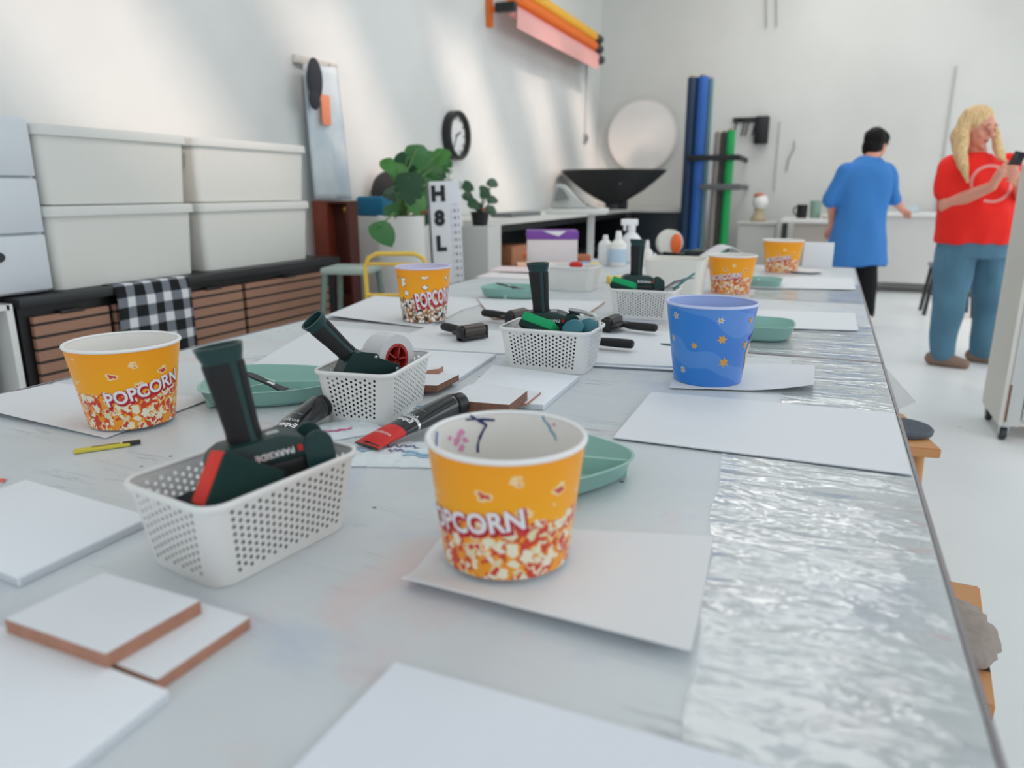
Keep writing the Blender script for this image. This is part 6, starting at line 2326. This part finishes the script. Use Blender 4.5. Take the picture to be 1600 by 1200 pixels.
class Person:
    def __init__(s, name, label, foot_px, foot_pts):
        s.o = foot_pts
        s.D = s.o.dot(FH)
        s.t = thing(name, label, 'person', s.o)

    def J(s, x, y, off=0.0):
        d = ray(x, y)
        return CAM + d * ((s.D + off) / d.dot(FH)) - s.o


def add_capsule(bm, p0, p1, r0, r1, n=16):
    p0, p1 = Vector(p0), Vector(p1)
    M = axis_matrix(p0, p1 - p0)
    L = (p1 - p0).length
    prof = [(r0 * math.sin(a), -r0 * math.cos(a)) for a in [PI / 2 * k / 4 for k in range(5)]] + [(r1 * math.cos(a), L + r1 * math.sin(a)) for a in [PI / 2 * k / 4 for k in range(5)]]
    prof[0] = (0.0008, prof[0][1])
    prof[-1] = (0.0008, prof[-1][1])
    add_lathe(bm, prof, n, 0, M)


def chain(bm, pts, rads):
    for a, b, r0, r1 in zip(pts, pts[1:], rads, rads[1:]):
        add_capsule(bm, a, b, r0, r1)


def rings_loft(bm, rings, n=36):
    out = []
    for c, rx, ry in rings:
        out.append([c + RT * (rx * math.cos(2 * PI * k / n)) + FH * (ry * math.sin(2 * PI * k / n)) for k in range(n)])
    add_loft(bm, out)


def blob(bm, name, m, parent, voxel=0.008, smooth=4, wrinkle=0.0, wscale=9.0, floor=None):
    bmesh.ops.recalc_face_normals(bm, faces=bm.faces[:])
    me = modifier_mesh(bm, [('REMESH', dict(mode='VOXEL', voxel_size=voxel, use_smooth_shade=True)), ('SMOOTH', dict(factor=0.5, iterations=smooth))], name)
    if wrinkle or floor is not None:
        nr = [v.normal.copy() for v in me.vertices]
        for v, n_ in zip(me.vertices, nr):
            if wrinkle:
                v.co += n_ * wrinkle * noise.noise((v.co.x * wscale, v.co.y * wscale, v.co.z * wscale * 0.55))
            if floor is not None and v.co.z < floor:
                v.co.z = floor
    me.materials.clear()
    me.materials.append(m)
    for p in me.polygons:
        p.use_smooth = True
    return obj(name, me, None, parent)


def head_frame(c, f):
    f = f.normalized()
    s = f.cross(Vector((0, 0, 1))).normalized()      # person's left-right axis
    u = s.cross(f).normalized()
    return f, s, u, Matrix((s, f, u)).transposed()


# ---------------------------------------------------------------- person in the red shirt
f1, f2 = PZ(1468, 571, 0.0), PZ(1531, 566, 0.0)
base = (f1 + f2) / 2
base.z = 0
P = Person('person', 'person with long blonde hair, red t-shirt and jeans, looking down at a black phone', None, base)
J = P.J
hc = J(1528, 201, -0.02)
f, s, u, Rm = head_frame(hc, -FH * math.cos(R(24)) + RT * math.sin(R(24)) + Vector((0, 0, -0.22)))
bm = new()
add_ball(bm, hc + u * 0.018 - f * 0.008, (0.078, 0.096, 0.103), rot=Rm, seg=24)
add_ball(bm, hc - u * 0.045 + f * 0.020, (0.064, 0.066, 0.068), rot=Rm, seg=20)         # jaw and cheeks
add_ball(bm, hc - u * 0.098 + f * 0.066, (0.022, 0.018, 0.017), rot=Rm, seg=12)         # chin
add_capsule(bm, hc + f * 0.086 + u * 0.018, hc + f * 0.108 - u * 0.026, 0.009, 0.014)   # nose
for sg in (-1, 1):
    add_ball(bm, hc + f * 0.074 + s * sg * 0.034 + u * 0.030, (0.026, 0.014, 0.010), rot=Rm, seg=12)   # brow
    add_ball(bm, hc + f * 0.062 + s * sg * 0.040 - u * 0.026, (0.024, 0.020, 0.022), rot=Rm, seg=12)   # cheek
    add_ball(bm, hc + s * sg * 0.079 - u * 0.005, (0.009, 0.020, 0.032), rot=Rm, seg=10)               # ear
nk = J(1526, 244, 0.01)
chain(bm, [hc - u * 0.05 - f * 0.015, nk], [0.058, 0.064])
sh_r, sh_l = J(1485, 262, 0.02), J(1571, 258, 0.03)
el_r, el_l = J(1480, 321, -0.04), J(1597, 318, 0.0)
wr_r, wr_l = J(1550, 291, -0.30), J(1594, 293, -0.30)
rings_loft(bm, [(J(1526, 246), 0.07, 0.07), (J(1525, 258), 0.16, 0.10), (J(1525, 285), 0.19, 0.13), (J(1527, 335, -0.03), 0.20, 0.16), (J(1524, 385), 0.19, 0.15), (J(1521, 402), 0.15, 0.12)])
chain(bm, [sh_r, el_r, wr_r], [0.064, 0.052, 0.030])
chain(bm, [sh_l, el_l, wr_l], [0.064, 0.050, 0.030])
hip_r, kn_r = J(1494, 396, 0.0), J(1483, 470, -0.03)
hip_l, kn_l = J(1548, 396, 0.05), J(1546, 470, 0.06)
an_r = f1 - P.o + Vector((0, 0, 0.09))
an_l = f2 - P.o + Vector((0, 0, 0.09))
chain(bm, [hip_r, kn_r, an_r], [0.095, 0.06, 0.04])
chain(bm, [hip_l, kn_l, an_l], [0.095, 0.06, 0.04])
toe = (RT * 0.75 - FH * 0.65).normalized()
for an in (an_r, an_l):
    chain(bm, [an - Vector((0, 0, 0.05)), an + toe * 0.09 - Vector((0, 0, 0.062))], [0.030, 0.024])
# hands round the phone
ph = J(1585, 257, -0.36)
px_ = RT
py_ = (Vector((0, 0, 1)) * 0.88 + FH * -0.30 + RT * 0.16).normalized()    # long axis of the phone
pn = px_.cross(py_).normalized()                                          # towards the camera side
if pn.dot(FH) > 0:
    pn = -pn
px_ = py_.cross(pn).normalized()
if px_.dot(RT) < 0:
    px_ = -px_


def hand(bm, wrist, palm, axis_f, spread, curl, thumb_from, thumb_pts, side):
    """palm ellipsoid plus four unequal fingers and a thumb"""
    d = (palm - wrist).normalized()
    chain(bm, [wrist, wrist + (palm - wrist) * 0.5, palm], [0.028, 0.027, 0.026])
    add_capsule(bm, palm - spread * 0.026, palm + spread * 0.026, 0.017, 0.017)
    for k, ln in enumerate((0.92, 1.0, 0.95, 0.78)):
        b0 = palm + spread * (0.030 - 0.020 * k) + axis_f * 0.012
        b1 = b0 + axis_f * 0.036 * ln
        b2 = b1 + (axis_f * 0.45 + curl * 0.85).normalized() * 0.026 * ln
        b3 = b2 + (curl * 0.9 - axis_f * 0.25).normalized() * 0.020 * ln
        chain(bm, [b0, b1, b2, b3], [0.0095, 0.0088, 0.0080, 0.0072])
    chain(bm, [thumb_from] + thumb_pts, [0.012, 0.0105, 0.009])


# right hand (left in the photo): palm at the phone's left edge, fingers across its back
pr = ph - px_ * 0.058 - py_ * 0.050 + pn * 0.004
hand(bm, wr_r, pr, (px_ * 0.85 + pn * 0.40 + py_ * 0.30).normalized(), py_, (px_ * 0.9 - pn * 0.15).normalized(), pr + py_ * 0.02 - pn * 0.012, [pr + py_ * 0.045 - pn * 0.020 + px_ * 0.016, pr + py_ * 0.062 - pn * 0.016 + px_ * 0.036], 1)
# left hand supports from the right and below
pl_ = ph + px_ * 0.058 - py_ * 0.078 + pn * 0.004
hand(bm, wr_l, pl_, (-px_ * 0.75 + pn * 0.45 + py_ * 0.35).normalized(), py_, (-px_ * 0.9 - pn * 0.15).normalized(), pl_ + py_ * 0.02 - pn * 0.012, [pl_ + py_ * 0.045 - pn * 0.020 - px_ * 0.016, pl_ + py_ * 0.062 - pn * 0.016 - px_ * 0.036], -1)
blob(bm, 'body', SKIN, P.t, 0.005, 4)
# clothes
bm = new()
rings_loft(bm, [(J(1527, 240, 0.01), 0.085, 0.085), (J(1526, 247), 0.125, 0.095), (J(1526, 254), 0.205, 0.115), (J(1526, 268), 0.232, 0.14), (J(1525, 295, -0.01), 0.232, 0.175), (J(1528, 330, -0.03), 0.240, 0.205), (J(1527, 355, -0.02), 0.245, 0.20), (J(1523, 374), 0.247, 0.185), (J(1522, 379), 0.244, 0.18)])
chain(bm, [sh_r + RT * 0.01, sh_r.lerp(el_r, 0.42)], [0.086, 0.083])
chain(bm, [sh_r.lerp(el_r, 0.42), sh_r.lerp(el_r, 0.62)], [0.083, 0.080])
chain(bm, [sh_l, sh_l.lerp(el_l, 0.62)], [0.085, 0.080])
shirt = blob(bm, 'red_tshirt', REDSHIRT, P.t, 0.009, 6, 0.018, 10)
bm = new()
rings_loft(bm, [(J(1523, 366), 0.215, 0.16), (J(1522, 385), 0.232, 0.17), (J(1521, 402), 0.225, 0.165)])
chain(bm, [hip_r, kn_r, an_r + Vector((0, 0, 0.0))], [0.132, 0.100, 0.075])
chain(bm, [hip_l, kn_l, an_l + Vector((0, 0, 0.0))], [0.132, 0.100, 0.075])
blob(bm, 'jeans', DENIM, P.t, 0.009, 6, 0.013, 12, 0.035)
SHOE = mat('brown_suede', (142, 118, 104), 0.9)
for an in (an_r, an_l):
    bm = new()
    h0 = Vector((an.x, an.y, 0)) - toe * 0.05
    chain(bm, [h0 + Vector((0, 0, 0.045)), h0 + toe * 0.10 + Vector((0, 0, 0.042)), h0 + toe * 0.19 + Vector((0, 0, 0.030))], [0.048, 0.048, 0.036])
    sh = blob(bm, 'shoe', SHOE, P.t, 0.006, 4, 0, 1, 0.003)
# print ring on the shirt
bvh = BVHTree.FromObject(shirt, bpy.context.evaluated_depsgraph_get())
bm = new()
for k in range(46):
    q = 2 * PI * k / 46
    if 2.0 < q < 2.5:
        continue
    quadp = []
    for (da, dr) in ((-0.045, 2.6), (0.045, 2.6), (0.045, -2.6), (-0.045, -2.6)):
        rr = 1 + dr / 32
        x, y = 1549 + 31 * rr * math.cos(q + da), 287 + 28 * rr * math.sin(q + da)
        org = CAM - P.o
        d = ray(x, y).normalized()
        hit = bvh.ray_cast(org, d)
        quadp.append(hit[0] - d * 0.004 if hit[0] is not None else None)
    if all(v is not None for v in quadp) and (max(v.dot(FH) for v in quadp) - min(v.dot(FH) for v in quadp)) < 0.05:
        bm.faces.new([bm.verts.new(v) for v in quadp])
obj('printed_ring', bm, mat('pale_pink_print', (246, 186, 182), 0.7), P.t, smooth=0)
# face details
for sg in (-1, 1):
    bm = new(); add_ball(bm, hc + f * 0.083 + s * sg * 0.032 + u * 0.008, (0.015, 0.010, 0.0075), rot=Rm, seg=12); obj('eyelid', bm, mat('eyelid_skin', (186, 120, 104), 0.6), P.t, smooth=60)
    bm = new(); add_ball(bm, hc + f * 0.091 + s * sg * 0.032 + u * 0.002, (0.013, 0.004, 0.0022), rot=Rm, seg=10); obj('eyelashes', bm, mat('lash_brown', (84, 56, 46), 0.8), P.t, smooth=60)
    bm = new(); add_ball(bm, hc + f * 0.089 + s * sg * 0.034 + u * 0.036, (0.020, 0.005, 0.004), rot=Rm, seg=10); obj('eyebrow', bm, mat('brow_brown', (150, 108, 84), 0.8), P.t, smooth=60)
bm = new(); add_ball(bm, hc + f * 0.084 - u * 0.060, (0.023, 0.009, 0.0065), rot=Rm, seg=14); obj('lips', bm, mat('lips', (190, 96, 92), 0.5), P.t, smooth=60)
# hair
N = NT('blonde_hair')
tc = N.n('TexCoord')
n = noise_node(N, mapping(N, tc.outputs['Object'], (60, 60, 4)), 2.0, 4, 0.6, 0.4)
N.l(N.mix(N.ramp(n.outputs['Fac'], 0.3, 0.7), (200, 152, 96), (250, 220, 168)), N.b.inputs['Base Color'])
bp = N.n('Bump'); bp.inputs['Strength'].default_value = 0.6; bp.inputs['Distance'].default_value = 0.006
N.l(n.outputs['Fac'], bp.inputs['Height']); N.l(bp.outputs['Normal'], N.b.inputs['Normal'])
N.b.inputs['Roughness'].default_value = 0.45
bm = new()
add_ball(bm, hc + u * 0.040 - f * 0.028, (0.096, 0.104, 0.100), rot=Rm, seg=24)
add_ball(bm, hc - u * 0.02 - f * 0.055, (0.095, 0.075, 0.12), rot=Rm, seg=20)
chain(bm, [hc - u * 0.06 - f * 0.07, J(1518, 250, 0.10), J(1514, 275, 0.13)], [0.085, 0.085, 0.05])
for a_ in (0.0, 0.5, 1.0):
    chain(bm, [J(1516 - 4 * a_, 176, -0.03), J(1507 - 8 * a_, 204, -0.05 + 0.05 * a_), J(1504 - 7 * a_, 240, -0.12 + 0.06 * a_), J(1506 - 2 * a_, 262, -0.17 + 0.05 * a_), J(1512 - 8 * a_, 284 - 14 * a_, -0.19 + 0.06 * a_)], [0.028, 0.031, 0.030, 0.024, 0.009])
for a_ in (0.0, 1.0):
    chain(bm, [J(1541 + 2 * a_, 174, -0.02), J(1552 + 2 * a_, 200, -0.03), J(1557 + 4 * a_, 228, -0.08), J(1562 + 5 * a_, 246, -0.15), J(1570 + 2 * a_, 252, -0.17)], [0.024, 0.020, 0.024, 0.018, 0.007])
blob(bm, 'blonde_hair', N.m, P.t, 0.006, 3, 0.006, 26)
# phone in the hands
t = thing('smartphone', 'black smartphone held up by the person in the red t-shirt', 'phone', P.o + ph)
Mp = Matrix((px_, py_, pn)).transposed().to_4x4()
bm = new(); add_box(bm, (-0.038, -0.076, -0.0042), (0.038, 0.076, 0.0042), 0.004, M=Mp, seg=3); obj('body', bm, mat('phone_black', (14, 15, 18), 0.25), t)
bm = new(); add_box(bm, (-0.036, 0.040, 0.004), (-0.006, 0.072, 0.006), 0.001, M=Mp); obj('camera_bump', bm, mat('phone_lens', (40, 42, 48), 0.2), t)
bm = new(); add_box(bm, (-0.0355, -0.073, -0.0048), (0.0355, 0.073, -0.0041), M=Mp); obj('screen', bm, mat('phone_screen', (20, 22, 26), 0.1), t)

# ---------------------------------------------------------------- person in blue
b1_ = PZ(1354, 506, 0.0)
b2_ = b1_ - RT * 0.16 + FH * 0.10
base = (b1_ + b2_) / 2
base.z = 0
P = Person('person', 'person with short black hair and a knee length blue tunic, seen from behind leaning forward', None, base)
J = P.J
hc = J(1370, 226, 0.10)
f, s, u, Rm = head_frame(hc, RT * 0.88 + FH * 0.42 + Vector((0, 0, -0.25)))
bm = new()
add_ball(bm, hc + u * 0.018 - f * 0.008, (0.078, 0.096, 0.103), rot=Rm, seg=24)
add_ball(bm, hc - u * 0.045 + f * 0.020, (0.064, 0.066, 0.068), rot=Rm, seg=20)
add_ball(bm, hc - u * 0.098 + f * 0.066, (0.022, 0.018, 0.017), rot=Rm, seg=12)
add_capsule(bm, hc + f * 0.086 + u * 0.018, hc + f * 0.110 - u * 0.022, 0.009, 0.014)
for sg in (-1, 1):
    add_ball(bm, hc + f * 0.074 + s * sg * 0.034 + u * 0.030, (0.026, 0.014, 0.010), rot=Rm, seg=12)
    add_ball(bm, hc + s * sg * 0.079 - u * 0.005, (0.009, 0.020, 0.032), rot=Rm, seg=10)
chain(bm, [hc - u * 0.05 - f * 0.02, J(1360, 252, 0.03)], [0.056, 0.064])
sh_l, el_l, wr_l = J(1322, 268, 0.0), J(1301, 312, 0.02), J(1300, 352, 0.20)
sh_r, el_r, wr_r = J(1384, 266, 0.06), J(1397, 310, 0.08), J(1408, 325, 0.22)
rings_loft(bm, [(J(1360, 250, 0.03), 0.07, 0.07), (J(1355, 262, 0.02), 0.17, 0.10), (J(1351, 290), 0.19, 0.13), (J(1345, 330), 0.18, 0.14), (J(1340, 385), 0.19, 0.15), (J(1340, 405), 0.15, 0.12)])
chain(bm, [sh_l, el_l, wr_l], [0.06, 0.048, 0.030])
chain(bm, [sh_r, el_r, wr_r], [0.06, 0.048, 0.030])
h_r, h_l = J(1352, 402, 0.0), J(1328, 402, 0.05)
a_r = b1_ - P.o + Vector((0, 0, 0.09))
a_l = b2_ - P.o + Vector((0, 0, 0.09))
k_r, k_l = h_r.lerp(a_r, 0.5) - RT * -0.01, h_l.lerp(a_l, 0.5)
chain(bm, [h_r, k_r, a_r], [0.085, 0.055, 0.038])
chain(bm, [h_l, k_l, a_l], [0.085, 0.055, 0.038])
toe = (FH * 0.8 + RT * 0.5).normalized()
for an in (a_r, a_l):
    chain(bm, [an - Vector((0, 0, 0.05)), an + toe * 0.09 - Vector((0, 0, 0.062))], [0.030, 0.024])
for wr, d in ((wr_r, (RT * 0.75 + FH * 0.4 - Vector((0, 0, 0.5))).normalized()), (wr_l, (FH * 0.6 - Vector((0, 0, 0.8))).normalized())):
    palm = wr + d * 0.055
    sp = d.cross(Vector((0, 0, 1))).normalized()
    cu = (d * 0.6 - Vector((0, 0, 0.8))).normalized()
    hand(bm, wr, palm, d, sp, cu, palm - d * 0.02 + sp * 0.026, [palm + sp * 0.045 + d * 0.01, palm + sp * 0.05 + d * 0.04], 1)
blob(bm, 'body', SKIN, P.t, 0.005, 4)
bm = new()
rings_loft(bm, [(J(1362, 245, 0.04), 0.075, 0.07), (J(1358, 252, 0.03), 0.14, 0.09), (J(1354, 260, 0.02), 0.205, 0.12), (J(1352, 272, 0.01), 0.225, 0.145), (J(1350, 298), 0.218, 0.16), (J(1346, 328), 0.212, 0.17), (J(1342, 360), 0.228, 0.18), (J(1339, 392), 0.248, 0.19), (J(1338, 410), 0.256, 0.195), (J(1338, 414), 0.254, 0.193)])
chain(bm, [sh_l, el_l], [0.082, 0.070])
chain(bm, [sh_r, el_r], [0.084, 0.072])
blob(bm, 'blue_tunic', BLUECOAT, P.t, 0.010, 6, 0.030, 7)
bm = new()
chain(bm, [h_r, k_r, a_r], [0.105, 0.078, 0.055])
chain(bm, [h_l, k_l, a_l], [0.105, 0.078, 0.055])
blob(bm, 'black_trousers', BLACKC, P.t, 0.009, 4, 0.005, 12, 0.05)
for an in (a_r, a_l):
    bm = new()
    h0 = Vector((an.x, an.y, 0)) - toe * 0.05
    chain(bm, [h0 + Vector((0, 0, 0.045)), h0 + toe * 0.10 + Vector((0, 0, 0.042)), h0 + toe * 0.19 + Vector((0, 0, 0.030))], [0.046, 0.046, 0.034])
    blob(bm, 'shoe', mat('white_shoe', (232, 226, 218), 0.6), P.t, 0.006, 4, 0, 1, 0.003)
N = NT('black_hair')
tc = N.n('TexCoord')
n = noise_node(N, mapping(N, tc.outputs['Object'], (50, 50, 8)), 2.0, 4, 0.6, 0.4)
N.l(N.mix(n.outputs['Fac'], (8, 7, 8), (22, 17, 17)), N.b.inputs['Base Color'])
bp = N.n('Bump'); bp.inputs['Strength'].default_value = 0.6; bp.inputs['Distance'].default_value = 0.006
N.l(n.outputs['Fac'], bp.inputs['Height']); N.l(bp.outputs['Normal'], N.b.inputs['Normal'])
N.b.inputs['Roughness'].default_value = 0.6
N.b.inputs['Specular IOR Level'].default_value = 0.2
bm = new()
add_ball(bm, hc + u * 0.036 - f * 0.026, (0.100, 0.112, 0.100), rot=Rm, seg=24)
add_ball(bm, hc - u * 0.025 - f * 0.050, (0.094, 0.080, 0.088), rot=Rm, seg=20)
add_ball(bm, hc + u * 0.055 + f * 0.045, (0.070, 0.050, 0.050), rot=Rm, seg=16)
blob(bm, 'black_hair', N.m, P.t, 0.007, 3, 0.012, 22)
for sg in (-1, 1):
    bm = new(); add_ball(bm, hc + f * 0.085 + s * sg * 0.032 + u * 0.010, (0.014, 0.008, 0.008), rot=Rm, seg=12); obj('eye', bm, mat('eye_white', (226, 220, 214), 0.3), P.t, smooth=60)
    bm = new(); add_ball(bm, hc + f * 0.089 + s * sg * 0.034 + u * 0.036, (0.020, 0.005, 0.004), rot=Rm, seg=10); obj('eyebrow', bm, mat('brow_black', (40, 32, 30), 0.8), P.t, smooth=60)
bm = new(); add_ball(bm, hc + f * 0.084 - u * 0.060, (0.023, 0.009, 0.0065), rot=Rm, seg=14); obj('lips', bm, mat('lips', (190, 96, 92), 0.5), P.t, smooth=60)
